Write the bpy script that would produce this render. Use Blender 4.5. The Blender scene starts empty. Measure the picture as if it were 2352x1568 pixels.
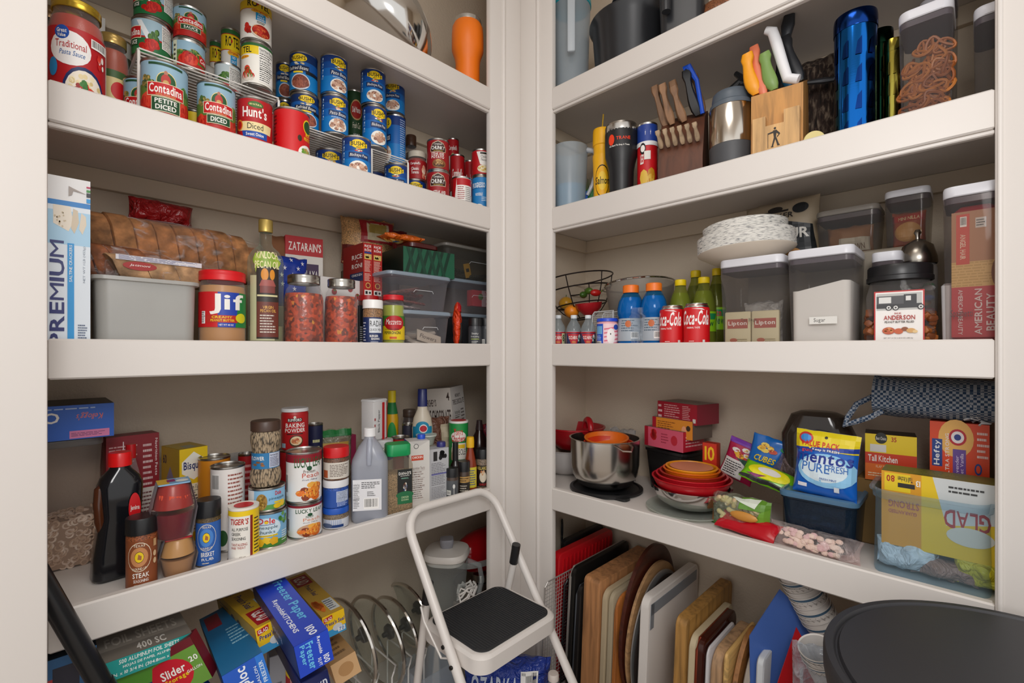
import bpy, math, random
from mathutils import Vector, Matrix, noise
C = bpy.context.scene.collection
sc = bpy.context.scene
PI = math.pi
rad = math.radians
# ------------------------------------------------------------------ camera
CX, CY, F, EYE = 1176.0, 803.0, 1092.0, 1.10          # principal column, horizon row, focal length in pixels, eye height
CAMX, CAMY = -1.185, -1.12
cd = bpy.data.cameras.new('camera'); cam = bpy.data.objects.new('camera', cd); C.objects.link(cam)
cd.sensor_width = 36; cd.lens = F/2352*36; cd.shift_y = (CY-784)/2352; cd.clip_start = .02
AZ = math.atan2(.6995, .7146)
cam.location = (CAMX, CAMY, EYE); cam.rotation_euler = (PI/2, 0, AZ-PI/2)
sc.camera = cam
# ------------------------------------------------------------------ world, lights, exposure
w = bpy.data.worlds.new('world'); sc.world = w; w.use_nodes = True
w.node_tree.nodes['Background'].inputs[0].default_value = (1, .985, .975, 1)
w.node_tree.nodes['Background'].inputs[1].default_value = 1.0
def area(name, loc, target, size, power, col):
    l = bpy.data.lights.new(name, 'AREA'); l.shape = 'SQUARE'; l.size = size; l.energy = power; l.color = col
    o = bpy.data.objects.new(name, l); C.objects.link(o); o.location = loc
    o.rotation_euler = (Vector(target)-Vector(loc)).to_track_quat('-Z', 'Y').to_euler(); return o
area('doorway_light', (-1.27, -1.35, 1.66), (-.1, -.1, .8), .40, 8.2, (1, .975, .96))
area('ceiling_light', (-.85, -.8, 2.50), (-.8, -.75, 0), .5, 4, (1, .95, .9))
sc.view_settings.view_transform = 'Standard'; sc.view_settings.look = 'None'
sc.view_settings.gamma = 1; sc.view_settings.use_curve_mapping = False
sc.view_settings.exposure = 0.04
sc.cycles.transparent_max_bounces = 24
sc.cycles.max_bounces = 12
sc.cycles.diffuse_bounces = 8
# ------------------------------------------------------------------ pixel <-> place
def locL(px, w):                                       # a point w metres behind the left front plane, seen in column px
    t = (px-CX)/F
    s = (.0284-.7149*w-t*(1.63+.6995*w))/(.6995-t*.7146)
    return -s, w, 1.63-.7146*s+.6995*w
def locR(px, w):
    t = (px-CX)/F
    q = (t*(1.63+.7146*w)-.0284-.6995*w)/(.7149+t*.6995)
    return w, -q, 1.63+.7146*w-.6995*q
def pl(side, px, w): return locL(px, w) if side == 'L' else locR(px, w)
def ZZ(py, dep): return EYE+(CY-py)*dep/F
def facing(x, y): return math.atan2(CAMX-x, -(CAMY-y))
OUT = {'L': 0.0, 'R': -PI/2}
S1, S2, S3, S4, S0 = 1.932, 1.546, 1.107, .642, 0.0
def wbase(side, px, py, z):                            # depth behind the front plane of a point at height z seen at px, py
    d = (EYE-z)*F/(py-CY); X = (px-CX)/F*d
    a, b = X-.0284, d-1.63
    return -.7149*a+.6995*b if side == 'L' else .6995*a+.7146*b
# ------------------------------------------------------------------ materials
_m = {}
def lin(c):
    v = [int(c[i:i+2], 16)/255 for i in (0, 2, 4)]
    return tuple(x/12.92 if x <= .04045 else ((x+.055)/1.055)**2.4 for x in v)+(1,)
def M(c, rough=.42, metal=0.0, kind=''):
    k = (c, rough, metal, kind)
    if k in _m: return _m[k]
    m = bpy.data.materials.new(kind or 'print'); m.use_nodes = True; nt = m.node_tree; N = nt.nodes; b = N['Principled BSDF']
    b.inputs['Base Color'].default_value = lin(c); b.inputs['Roughness'].default_value = rough; b.inputs['Metallic'].default_value = metal
    def bump(src, st, dist=.002):
        bp = N.new('ShaderNodeBump'); bp.inputs['Strength'].default_value = st; bp.inputs['Distance'].default_value = dist
        nt.links.new(src, bp.inputs['Height']); nt.links.new(bp.outputs[0], b.inputs['Normal'])
    def tex(t, sx=1, sy=1, sz=1):
        co = N.new('ShaderNodeTexCoord'); mp = N.new('ShaderNodeMapping'); mp.inputs['Scale'].default_value = (sx, sy, sz)
        n = N.new(t); nt.links.new(co.outputs['Object'], mp.inputs[0]); nt.links.new(mp.outputs[0], n.inputs[0]); return n
    def ramp(src, stops):
        r = N.new('ShaderNodeValToRGB'); e = r.color_ramp.elements
        while len(e) < len(stops): e.new(.5)
        for i, (p, cc) in enumerate(stops): e[i].position = p; e[i].color = lin(cc)
        nt.links.new(src, r.inputs[0]); nt.links.new(r.outputs[0], b.inputs['Base Color']); return r
    def dark(cc, f): return ''.join('%02x' % max(0, min(255, int(int(cc[i:i+2], 16)*f))) for i in (0, 2, 4))
    if kind == 'wall':
        n = tex('ShaderNodeTexNoise'); n.inputs['Scale'].default_value = 170; n.inputs['Detail'].default_value = 3; bump(n.outputs[0], .45, .003)
    elif kind == 'paint':
        n = tex('ShaderNodeTexNoise'); n.inputs['Scale'].default_value = 60; bump(n.outputs[0], .05, .001)
    elif kind in ('woodx', 'woody', 'woodz'):
        s = {'woodx': (6, 60, 60), 'woody': (60, 6, 60), 'woodz': (60, 60, 6)}[kind]
        n = tex('ShaderNodeTexNoise', *s); n.inputs['Scale'].default_value = 1; n.inputs['Detail'].default_value = 5; n.inputs['Distortion'].default_value = .6
        ramp(n.outputs[0], [(.3, dark(c, .78)), (.5, c), (.7, dark(c, 1.1))]); bump(n.outputs[0], .15, .001)
    elif kind == 'brushed':
        n = tex('ShaderNodeTexNoise', 3, 3, 400); n.inputs['Scale'].default_value = 1; bump(n.outputs[0], .05, .0006)
    elif kind == 'bread':
        n = tex('ShaderNodeTexNoise'); n.inputs['Scale'].default_value = 45; n.inputs['Detail'].default_value = 6
        ramp(n.outputs[0], [(.3, dark(c, .7)), (.55, c), (.75, dark(c, 1.25))]); bump(n.outputs[0], .6, .004)
    elif kind == 'rough':
        n = tex('ShaderNodeTexNoise'); n.inputs['Scale'].default_value = 220; n.inputs['Detail'].default_value = 4; bump(n.outputs[0], .6, .002)
        ramp(n.outputs[0], [(.35, dark(c, .7)), (.6, dark(c, 1.15))])
    elif kind == 'salsa':
        n = tex('ShaderNodeTexVoronoi'); n.inputs['Scale'].default_value = 130
        ramp(n.outputs['Color'], [(.2, dark(c, .6)), (.5, c), (.85, dark(c, 1.2)), (.97, 'c98a2c')])
        n2 = tex('ShaderNodeTexNoise'); n2.inputs['Scale'].default_value = 80; bump(n2.outputs[0], .5, .003)
    elif kind == 'seeds':
        n = tex('ShaderNodeTexVoronoi', 260, 260, 90); n.inputs['Scale'].default_value = 1
        ramp(n.outputs['Distance'], [(.0, dark(c, 1.15)), (.45, c), (.75, dark(c, .45))]); bump(n.outputs['Distance'], .8, .003)
    elif kind == 'granule':
        n = tex('ShaderNodeTexVoronoi'); n.inputs['Scale'].default_value = 600
        ramp(n.outputs['Color'], [(.1, dark(c, .55)), (.5, c), (.9, dark(c, 1.3))])
    elif kind == 'gingham':
        w1 = tex('ShaderNodeTexChecker'); w1.inputs['Scale'].default_value = 190
        w1.inputs['Color1'].default_value = lin('b9bcc0'); w1.inputs['Color2'].default_value = lin('1e3652')
        a = tex('ShaderNodeTexChecker'); a.inputs['Scale'].default_value = 95; a.inputs['Color1'].default_value = lin('5a6f88'); a.inputs['Color2'].default_value = lin('2d4666')
        mx = N.new('ShaderNodeMixRGB'); mx.inputs[0].default_value = .35; nt.links.new(w1.outputs[0], mx.inputs[1]); nt.links.new(a.outputs[0], mx.inputs[2])
        nt.links.new(mx.outputs[0], b.inputs['Base Color']); b.inputs['Roughness'].default_value = .9
    elif kind == 'foil':
        n = tex('ShaderNodeTexNoise'); n.inputs['Scale'].default_value = 30; n.inputs['Detail'].default_value = 3; n.inputs['Distortion'].default_value = 1.2; bump(n.outputs[0], 1, .02)
    elif kind == 'fur':
        n = tex('ShaderNodeTexNoise', 120, 120, 25); n.inputs['Scale'].default_value = 1; n.inputs['Detail'].default_value = 6
        ramp(n.outputs[0], [(.3, '120d0b'), (.5, '3a2a22'), (.7, '8b7a68')]); bump(n.outputs[0], 1, .01)
    elif kind == 'plates':
        n = tex('ShaderNodeTexNoise', 70, 70, 900); n.inputs['Scale'].default_value = 1; n.inputs['Detail'].default_value = 4
        ramp(n.outputs[0], [(.36, '4a4c54'), (.43, 'c4c2bc'), (.6, 'dcd9d2')]); bump(n.outputs[0], .3, .001)
    elif kind == 'ribbed':
        n = tex('ShaderNodeTexWave', 1, 1, 1); n.inputs['Scale'].default_value = 60; bump(n.outputs[1], .5, .002)
    _m[k] = m; return m
def CLEAR(c='ffffff', a=.10, rough=.08, crinkle=0, milky='f2f2f4'):       # thin clear plastic or glass: mostly passes light, reflects at grazing angles
    k = ('clear', c, a, rough, crinkle, milky)
    if k in _m: return _m[k]
    m = bpy.data.materials.new('clear_plastic'); m.use_nodes = True; nt = m.node_tree; N = nt.nodes; b = N['Principled BSDF']; out = N['Material Output']
    b.inputs['Base Color'].default_value = lin(milky); b.inputs['Roughness'].default_value = rough; b.inputs['Specular IOR Level'].default_value = .9
    t = N.new('ShaderNodeBsdfTransparent'); t.inputs[0].default_value = lin(c)
    fr = N.new('ShaderNodeLayerWeight'); fr.inputs[0].default_value = .35
    mr = N.new('ShaderNodeMapRange'); mr.inputs['To Min'].default_value = a; mr.inputs['To Max'].default_value = min(1, a+.38)
    mx = N.new('ShaderNodeMixShader'); nt.links.new(fr.outputs['Facing'], mr.inputs['Value'])
    pw = N.new('ShaderNodeMath'); pw.operation = 'POWER'; pw.inputs[1].default_value = 2.2
    nt.links.new(fr.outputs['Facing'], pw.inputs[0]); nt.links.new(pw.outputs[0], mr.inputs['Value'])
    nt.links.new(mr.outputs[0], mx.inputs[0]); nt.links.new(t.outputs[0], mx.inputs[1]); nt.links.new(b.outputs[0], mx.inputs[2]); nt.links.new(mx.outputs[0], out.inputs[0])
    if crinkle:
        co = N.new('ShaderNodeTexCoord'); n = N.new('ShaderNodeTexNoise'); n.inputs['Scale'].default_value = 28; n.inputs['Detail'].default_value = 3; n.inputs['Distortion'].default_value = 1
        nt.links.new(co.outputs['Object'], n.inputs[0]); bp = N.new('ShaderNodeBump'); bp.inputs['Strength'].default_value = crinkle; bp.inputs['Distance'].default_value = .02
        nt.links.new(n.outputs[0], bp.inputs['Height']); nt.links.new(bp.outputs[0], b.inputs['Normal'])
        rp = N.new('ShaderNodeValToRGB'); rp.color_ramp.elements[0].position = .52; rp.color_ramp.elements[1].position = .75
        nt.links.new(n.outputs[0], rp.inputs[0]); ad = N.new('ShaderNodeMath'); ad.operation = 'MULTIPLY_ADD'; ad.inputs[1].default_value = .35
        nt.links.new(rp.outputs[0], ad.inputs[0]); nt.links.new(mr.outputs[0], ad.inputs[2]); nt.links.new(ad.outputs[0], mx.inputs[0])
    _m[k] = m; return m
STEEL = M('c9c7c3', .16, 1, 'brushed'); TIN = M('b9b6b0', .28, 1); CHROME = M('d8d8d8', .08, 1)
# ------------------------------------------------------------------ glyphs
GL = {}
def _glyphs():
    tmp = []
    chars = 'ABCDEFGHIJKLMNOPQRSTUVWXYZabcdefghijklmnopqrstuvwxyz0123456789&\'!.-/()%+*$,'
    for st, off in ((0, 0.0), (1, .028)):
        for ch in chars:
            cu = bpy.data.curves.new('g', 'FONT'); cu.body = ch; cu.resolution_u = 2; cu.offset = off*(.3 if ch in 'MWNVAvwmKkXxyzZY' else .75)
            o = bpy.data.objects.new('g', cu); C.objects.link(o); tmp.append((st, ch, o, cu))
    dg = bpy.context.evaluated_depsgraph_get()
    for st, ch, o, cu in tmp:
        me = bpy.data.meshes.new_from_object(o.evaluated_get(dg))
        vs = [(v.co.x, v.co.y) for v in me.vertices]; fs = []
        for p in me.polygons:
            q = list(p.vertices)
            if p.normal.z < 0: q.reverse()
            fs.append(q)
        GL[st, ch] = (vs, fs, min(v[0] for v in vs), max(v[0] for v in vs))
        bpy.data.meshes.remove(me)
    for st, ch, o, cu in tmp:
        bpy.data.objects.remove(o); bpy.data.curves.remove(cu)
_glyphs()
def _ar(g): return sum(abs(sum(p[i-1][0]*p[i][1]-p[i][0]*p[i-1][1] for i in range(len(p))))/2 for p in [[g[0][i] for i in f] for f in g[1]])
for _k in [k for k in GL if k[0] == 1]:
    if _ar(GL[_k]) > 1.8*_ar(GL[0, _k[1]]): GL[_k] = GL[0, _k[1]]
def text_polys(s, st, shear=0):
    x = 0; out = []
    for ch in s:
        if ch == ' ': x += .30; continue
        g = GL.get((st, ch)) or GL[st, '-']
        vs, fs, a, b = g
        for f in fs: out.append([(vs[i][0]-a+x+shear*vs[i][1], vs[i][1]) for i in f])
        x += b-a+.075
    xs = [p[0] for f in out for p in f]; ys = [p[1] for f in out for p in f]
    x0, x1, y0, y1 = min(xs), max(xs), min(ys), max(ys)
    W, H = max(1e-6, x1-x0), max(1e-6, y1-y0)
    return [[((px-x0)/W, (py-y0)/H) for px, py in f] for f in out]
# ------------------------------------------------------------------ mesh builder
def rr(hx, hy, r, k=4, ox=0, oy=0):
    r = max(1e-5, min(r, hx, hy)); out = []
    for cx, cy, a0 in ((hx-r, hy-r, 0), (-hx+r, hy-r, 90), (-hx+r, -hy+r, 180), (hx-r, -hy+r, 270)):
        for i in range(k+1):
            a = rad(a0+90*i/k); out.append((cx+r*math.cos(a)+ox, cy+r*math.sin(a)+oy))
    return out
class MB:
    def __init__(s): s.v = []; s.f = []; s.m = []; s.mats = []; s.n = []
    def mi(s, m):
        if m not in s.mats: s.mats.append(m)
        return s.mats.index(m)
    def add(s, vs, fs, mat, T=None):
        b = len(s.v); k = s.mi(mat)
        if T is not None: vs = [tuple(T @ Vector(p)) for p in vs]
        s.v += vs
        for f in fs: s.f.append([b+i for i in f]); s.m.append(k)
        return s
    def rings(s, rings, mat, cap0=True, cap1=True, T=None, closed=False):
        n = len(rings[0]); vs = [p for r in rings for p in r]; fs = []
        L = len(rings)
        for j in range(L-1+(1 if closed else 0)):
            a, b = j*n, ((j+1) % L)*n
            for i in range(n): fs.append((a+i, a+(i+1) % n, b+(i+1) % n, b+i))
        if not closed:
            if cap0: fs.append(tuple(reversed(range(n))))
            if cap1: fs.append(tuple(range((L-1)*n, L*n)))
        return s.add(vs, fs, mat, T)
    def lathe(s, prof, mat, n=40, T=None, cap0=False, cap1=False):
        R = [[(max(r, 1e-5)*math.cos(2*PI*i/n), max(r, 1e-5)*math.sin(2*PI*i/n), z) for i in range(n)] for r, z in prof]
        return s.rings(R, mat, cap0 or prof[0][0] == 0, cap1 or prof[-1][0] == 0, T)
    def loft(s, secs, mat, k=4, cap0=True, cap1=True, T=None):
        R = []
        for q in secs:
            hx, hy, r, z = q[:4]; ox, oy = (q[4], q[5]) if len(q) > 4 else (0, 0)
            R.append([(x, y, z) for x, y in rr(hx, hy, r, k, ox, oy)])
        return s.rings(R, mat, cap0, cap1, T)
    def box(s, x0, y0, z0, x1, y1, z1, mat, b=0, T=None):
        cx, cy, hx, hy = (x0+x1)/2, (y0+y1)/2, (x1-x0)/2, (y1-y0)/2
        if b <= 0:
            vs = [(x, y, z) for z in (z0, z1) for x, y in ((x0, y0), (x1, y0), (x1, y1), (x0, y1))]
            return s.add(vs, [(3, 2, 1, 0), (4, 5, 6, 7), (0, 1, 5, 4), (1, 2, 6, 5), (2, 3, 7, 6), (3, 0, 4, 7)], mat, T)
        return s.loft([(hx-b, hy-b, b*.3, z0, cx, cy), (hx, hy, b, z0+b, cx, cy), (hx, hy, b, z1-b, cx, cy), (hx-b, hy-b, b*.3, z1, cx, cy)], mat, 2, T=T)
    def tube(s, pts, r, mat, n=8, closed=False, T=None):
        P = [Vector(p) for p in pts]; L = len(P); R = []; up = None
        for i in range(L):
            if closed: d = P[(i+1) % L]-P[i-1]
            else: d = P[min(i+1, L-1)]-P[max(i-1, 0)]
            d.normalize()
            if up is None: up = Vector((0, 0, 1)) if abs(d.z) < .9 else Vector((1, 0, 0))
            a = d.cross(up)
            if a.length < 1e-6: a = d.orthogonal()
            a.normalize(); up = a.cross(d)
            rr_ = r[i] if isinstance(r, (list, tuple)) else r
            R.append([tuple(P[i]+rr_*(math.cos(2*PI*k/n)*a+math.sin(2*PI*k/n)*up)) for k in range(n)])
        return s.rings(R, mat, True, True, T, closed)
    def blob(s, c, rx, ry, rz, mat, n=10, m=6, T=None):
        R = []
        for j in range(m+1):
            a = -PI/2+PI*j/m; cr = max(.02, math.cos(a))
            R.append([(c[0]+rx*cr*math.cos(2*PI*i/n), c[1]+ry*cr*math.sin(2*PI*i/n), c[2]+rz*math.sin(a)) for i in range(n)])
        return s.rings(R, mat, True, True, T)
    def pillow(s, W, H, D, mat, nx=14, nz=14, seed=0, amp=.004, edge=.0015, T=None, top=1, pw=.5):   # a filled bag standing on edge: x width, z height, y thickness
        def th(a, b):
            q = max(0, (1-abs(2*a-1)**2.6))*max(0, (1-abs(2*b-1)**2.2))
            return edge+D/2*q**pw
        fr, bk = [], []
        for j in range(nz+1):
            for i in range(nx+1):
                a, b = i/nx, j/nz; x = (a-.5)*W; z = b*H; t = th(a, b)
                e = amp*noise.noise(Vector((x*38+seed*7, z*38, seed)))
                e2 = amp*noise.noise(Vector((x*38+seed*7, z*38, seed+9)))
                pin = 1-.05*math.sin(PI*b)+amp*3*noise.noise(Vector((z*20, seed, 3)))
                fr.append((x*pin, -t+e*1.3, z+(amp*noise.noise(Vector((x*50, seed, 5))) if j in (0, nz) else 0))); bk.append((x*pin, t+e2*1.3, fr[-1][2]))
        n = nx+1; fs = []
        for j in range(nz):
            for i in range(nx): a = j*n+i; fs.append((a, a+1, a+n+1, a+n))
        o = len(fr)
        fs2 = [(o+f[3], o+f[2], o+f[1], o+f[0]) for f in fs]
        side = []
        for i in range(nx): side += [(i, o+i, o+i+1, i+1), (nz*n+i, nz*n+i+1, o+nz*n+i+1, o+nz*n+i)]
        for j in range(nz): side += [(j*n, (j+1)*n, o+(j+1)*n, o+j*n), (j*n+nx, o+j*n+nx, o+(j+1)*n+nx, (j+1)*n+nx)]
        s.add(fr+bk, fs+fs2+side, mat, T); s.pill = (fr, nx, nz, T); return s
    def prt(s, items, surf, T=None):                    # printing laid on a surface: surf(u, v, lift) -> point
        fn, du, nf = surf[:3]; vc = surf[3] if len(surf) > 3 else None; e = .0003 if not vc else .0005
        for it in items:
            e += .00011
            for poly, c in item_polys(it):
                mat = M(c) if isinstance(c, str) else c
                if sum(poly[i-1][0]*poly[i][1]-poly[i][0]*poly[i-1][1] for i in range(len(poly))) < 0: poly = poly[::-1]
                qs = clipcols(poly, abs(du)) if du else [poly]
                if du < 0: qs = [[(y, x) for x, y in g] for p in qs for g in clipcols([(y, x) for x, y in p], -du)]
                if vc: qs = [[(y, x) for x, y in g] for p in qs for g in cliplist([(y, x) for x, y in p], vc)]
                for q in qs:
                    b = len(s.v)
                    pts = [fn(u, v, e) for u, v in q]
                    if T is not None: pts = [tuple(T @ Vector(p)) for p in pts]
                    s.v += pts
                    if nf: s.n += [nf(u, v) for u, v in q]
                    s.f.append(list(range(b, b+len(q)))); s.m.append(s.mi(mat))
        return s
    def build(s, name, parent=None, angle=38, label=None):
        me = bpy.data.meshes.new(name); me.from_pydata(s.v, [], s.f)
        for m in s.mats: me.materials.append(m)
        me.polygons.foreach_set('material_index', s.m)
        me.polygons.foreach_set('use_smooth', [True]*len(s.f))
        if s.n and len(s.n) == len(s.v): me.normals_split_custom_set_from_vertices(s.n)
        else: me.set_sharp_from_angle(angle=rad(angle))
        me.update()
        o = bpy.data.objects.new(name, me); C.objects.link(o)
        if parent is not None: o.parent = parent
        if label: o['label'] = label
        return o
def clipcols(poly, du):
    lo = min(p[0] for p in poly); hi = max(p[0] for p in poly)
    k0 = math.floor(lo/du+1e-9); k1 = math.ceil(hi/du-1e-9)
    if k1-k0 <= 1: return [poly]
    return cliplist(poly, [k*du for k in range(k0, k1+1)])
def cliplist(poly, cuts):
    lo = min(p[0] for p in poly); hi = max(p[0] for p in poly); out = []
    cuts = [-9]+[c for c in cuts if lo+1e-6 < c < hi-1e-6]+[9]
    if len(cuts) == 2: return [poly]
    for a, b in zip(cuts, cuts[1:]):
        q = poly
        for lim, sg in ((a, 1), (b, -1)):
            r = []
            for i in range(len(q)):
                p0, p1 = q[i-1], q[i]; d0, d1 = (p0[0]-lim)*sg, (p1[0]-lim)*sg
                if (d0 < 0) != (d1 < 0):
                    t = d0/(d0-d1); r.append((lim, p0[1]+t*(p1[1]-p0[1])))
                if d1 >= 0: r.append(p1)
            q = r
            if len(q) < 3: break
        if len(q) >= 3: out.append(q)
    return out
def ell(cu, cv, ru, rv, n=20): return [(cu+ru*math.cos(2*PI*i/n), cv+rv*math.sin(2*PI*i/n)) for i in range(n)]
def item_polys(it):
    k = it[0]
    if k == 'r':
        _, a, b, c, d, col = it; yield [(a, b), (c, b), (c, d), (a, d)], col
    elif k == 'e':
        _, a, b, c, d, col = it; yield ell(a, b, c, d), col
    elif k == 'p': yield it[1], it[2]
    elif k == 't':
        _, s, a, b, c, d, col = it[:7]; rot = it[7] if len(it) > 7 else 0; st = it[8] if len(it) > 8 else 1; sh = it[9] if len(it) > 9 else 0
        for f in text_polys(s, st, sh):
            q = []
            for x, y in f:
                if rot == 90: x, y = 1-y, x
                elif rot == -90: x, y = y, 1-x
                elif rot == 180: x, y = 1-x, 1-y
                q.append((a+x*(c-a), b+y*(d-b)))
            yield q, col
    elif k == 'f':                                      # pictured food: small pieces inside an oval
        _, cu, cv, ru, rv, cols, n, sz = it; rg = random.Random(int(cu*97+cv*31+n))
        for i in range(n):
            a = rg.random()*2*PI; q = math.sqrt(rg.random())*(1-.6*sz); s_ = sz*(.7+.6*rg.random())
            yield ell(cu+ru*q*math.cos(a), cv+rv*q*math.sin(a), ru*s_, rv*s_, 8), cols[i % len(cols)]
    elif k == 'l':                                      # rows of fine print
        _, a, b, c, d, col, n = it; rg = random.Random(n*7+int(a*50)); h = (d-b)/n
        for i in range(n):
            y = d-(i+.7)*h; x = a; e = c-(c-a)*.35*rg.random()
            while x < e-.001:
                wd = min((c-a)*(.06+.14*rg.random()), e-x); yield [(x, y), (x+wd, y), (x+wd, y+h*.42), (x, y+h*.42)], col; x += wd+(c-a)*.025
    elif k == 'n':                                      # nutrition table
        _, a, b, c, d, bg, fg = it
        yield [(a, b), (c, b), (c, d), (a, d)], bg
        mx = (c-a)*.05; h = d-b
        for q in item_polys(('t', 'Nutrition Facts', a+mx, d-h*.12, c-mx, d-h*.03, fg)): yield q
        for f in (.14, .36, .62): yield [(a+mx, d-h*f-h*.012), (c-mx, d-h*f-h*.012), (c-mx, d-h*f), (a+mx, d-h*f)], fg
        for q in item_polys(('l', a+mx, d-h*.35, c-mx, d-h*.16, fg, 3)): yield q
        for q in item_polys(('l', a+mx, d-h*.97, c-mx, d-h*.38, fg, 10)): yield q
    elif k == 'b':                                      # barcode
        _, a, b, c, d = it; yield [(a, b), (c, b), (c, d), (a, d)], 'f4f2ee'
        rg = random.Random(int(a*100)+3); x = a+(c-a)*.06
        while x < c-(c-a)*.08:
            wd = (c-a)*(.012+.022*rg.random()); yield [(x, b+(d-b)*.18), (x+wd, b+(d-b)*.18), (x+wd, d-(d-b)*.08), (x, d-(d-b)*.08)], '141414'; x += wd+(c-a)*(.012+.02*rg.random())
DU = 2*PI/48
def cyl(r, z0, h, r1=None):                             # wrap round a can: u in radians (0 faces the front), v 0..1
    r1 = r if r1 is None else r1
    def fn(u, v, e):
        q = r+(r1-r)*v+e; return (q*math.sin(u), -q*math.cos(u), z0+v*h)
    return fn, DU, lambda u, v: (math.sin(u), -math.cos(u), 0)
def prof(zr, z0, h):                                    # wrap on a profile given as [(z, r), ...]
    def R(z):
        for (a, ra), (b, rb) in zip(zr, zr[1:]):
            if a <= z <= b: return ra+(rb-ra)*(z-a)/max(1e-9, b-a)
        return zr[-1][1]
    def fn(u, v, e):
        z = z0+v*h; q = R(z)+e; return (q*math.sin(u), -q*math.cos(u), z)
    return fn, DU, lambda u, v: (math.sin(u), -math.cos(u), 0), [(z-z0)/h for z, _ in zr]
def flat(o, ax, ay):                                    # flat face: corner o, edge vectors ax and ay
    o, ax, ay = Vector(o), Vector(ax), Vector(ay); n = ax.cross(ay).normalized()
    return (lambda u, v, e: tuple(o+ax*u+ay*v+n*e)), 0, None
def bf(face, W, D, H, z=0):
    x, y = W/2, D/2
    return {'F': flat((-x, -y, z), (W, 0, 0), (0, 0, H)), 'B': flat((x, y, z), (-W, 0, 0), (0, 0, H)),
            'R': flat((x, -y, z), (0, D, 0), (0, 0, H)), 'L': flat((-x, y, z), (0, -D, 0), (0, 0, H)),
            'T': flat((-x, -y, z+H), (W, 0, 0), (0, D, 0))}[face]
def pil(mb, lift=.0012):                                # front of the last pillow, following its grid
    fr, nx, nz, T = mb.pill; n = nx+1
    def fn(u, v, e):
        x, y = min(max(u, 0), .99999)*nx, min(max(v, 0), .99999)*nz; i, j = int(x), int(y); a, b_ = x-i, y-j; k = j*n+i
        P = [fr[k], fr[k+1], fr[k+n], fr[k+n+1]]; W = [(1-a)*(1-b_), a*(1-b_), (1-a)*b_, a*b_]
        p = tuple(sum(w_*q[c] for w_, q in zip(W, P))-(e*2+lift if c == 1 else 0) for c in range(3))
        return tuple(T @ Vector(p)) if T is not None else p
    return fn, 1/nx, None, [j/nz for j in range(nz+1)]
# ------------------------------------------------------------------ things
def setp(o, label, cat, group=None, kind=None):
    if label: o['label'] = label
    if cat: o['category'] = cat
    if group: o['group'] = group
    if kind: o['kind'] = kind
    return o
def thing(name, label, cat, loc, rot=0, group=None):
    o = bpy.data.objects.new(name, None); C.objects.link(o); o.empty_display_size = .02
    o.location = loc
    if not isinstance(rot, (int, float)): o.rotation_euler = rot
    else: o.rotation_euler = (0, 0, rot)
    return setp(o, label, cat, group)
def single(mb, name, label, cat, loc, rot=0, group=None, angle=38):
    o = mb.build(name, None, angle); o.location = loc
    if not isinstance(rot, (int, float)): o.rotation_euler = rot
    else: o.rotation_euler = (0, 0, rot)
    return setp(o, label, cat, group)
def struct(mb, name): o = mb.build(name); o['kind'] = 'structure'; return o
def spot(side, px, wpx, ty, w, z0):                     # place and size of a round thing: x, y, radius, height, turn towards the room
    x, y, d = pl(side, px, w); t = (px-CX)/F
    r = wpx*d/(F*math.sqrt(1+t*t))/2
    dn = d-r*.75 if ty > CY else d+ (r*.5 if (ZZ(ty, d) > EYE) else -r*.5)
    H = ZZ(ty, d)-z0
    return x, y, r, H, facing(x, y)
# ================================================================== the pantry
WHITE = M('ddd7d1', .38, 0, 'paint'); WALL = M('c9baa6', .8, 0, 'wall'); UNDER = M('cfc0aa', .55, 0, 'paint')
b = MB(); b.box(-1.75, .38, -.03, .40, .42, 2.6, WALL); struct(b, 'wall_left')
b = MB(); b.box(.38, -1.75, -.03, .42, .38, 2.6, WALL); struct(b, 'wall_right')
b = MB(); b.box(.02, .0, -.03, .38, .02, 2.6, WALL); struct(b, 'wall_corner')
b = MB(); b.box(-3.6, -3.6, -.06, .42, .42, -.03, M('a89a8c', .5)); struct(b, 'floor')
b = MB(); b.box(-1.9, -1.9, 2.6, .42, .42, 2.64, M('e6ddd2', .8)); struct(b, 'ceiling')
def bead(b, p0, p1, r, mat): b.tube([p0, p1], r, mat, 10)
# corner post with beaded trim, and the two end posts
b = MB(); b.box(-.14, 0, -.03, 0, .02, 2.6, WHITE, .002); b.box(-.076, -.008, -.03, 0, .0005, 2.6, WHITE, .0015)
bead(b, (-.082, -.002, -.03), (-.082, -.002, 2.6), .0065, WHITE); struct(b, 'trim_1')
b = MB(); b.box(0, -.14, -.03, .02, 0, 2.6, WHITE, .002); b.box(-.008, -.076, -.03, .0005, -.008, 2.6, WHITE, .0015)
bead(b, (-.002, -.082, -.03), (-.002, -.082, 2.6), .0065, WHITE); struct(b, 'trim_2')
b = MB(); b.box(-1.75, 0, -.03, -1.16, .02, 2.6, WHITE, .003); b.box(-1.75, .02, -.03, -1.17, .38, 2.6, WALL); struct(b, 'trim_3')
b = MB(); b.box(-1.75, -.14, -.03, -1.163, -.12, 2.6, WHITE, .003); struct(b, 'trim_5')
b = MB(); b.box(0, -1.75, -.03, .02, -1.142, 2.6, WHITE, .003); b.box(.02, -1.75, -.03, .38, -1.152, 2.6, WALL)
bead(b, (0, -1.148, -.03), (0, -1.148, 2.6), .004, WHITE); struct(b, 'trim_4')
names = {S1: 'top', S2: 'second', S3: 'third', S4: 'fourth'}
what = {('L', S1): 'holding steel bowl and orange tumbler', ('L', S2): 'crowded with food cans', ('L', S3): 'holding bread, bin and sauce jars', ('L', S4): 'with spices and the vinegar jug',
        ('R', S1): 'holding black pans and a pitcher', ('R', S2): 'holding knife blocks and the blue tin', ('R', S3): 'holding bottles, soda cans and clear canisters', ('R', S4): 'holding steel mixing bowls and candy bags'}
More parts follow.
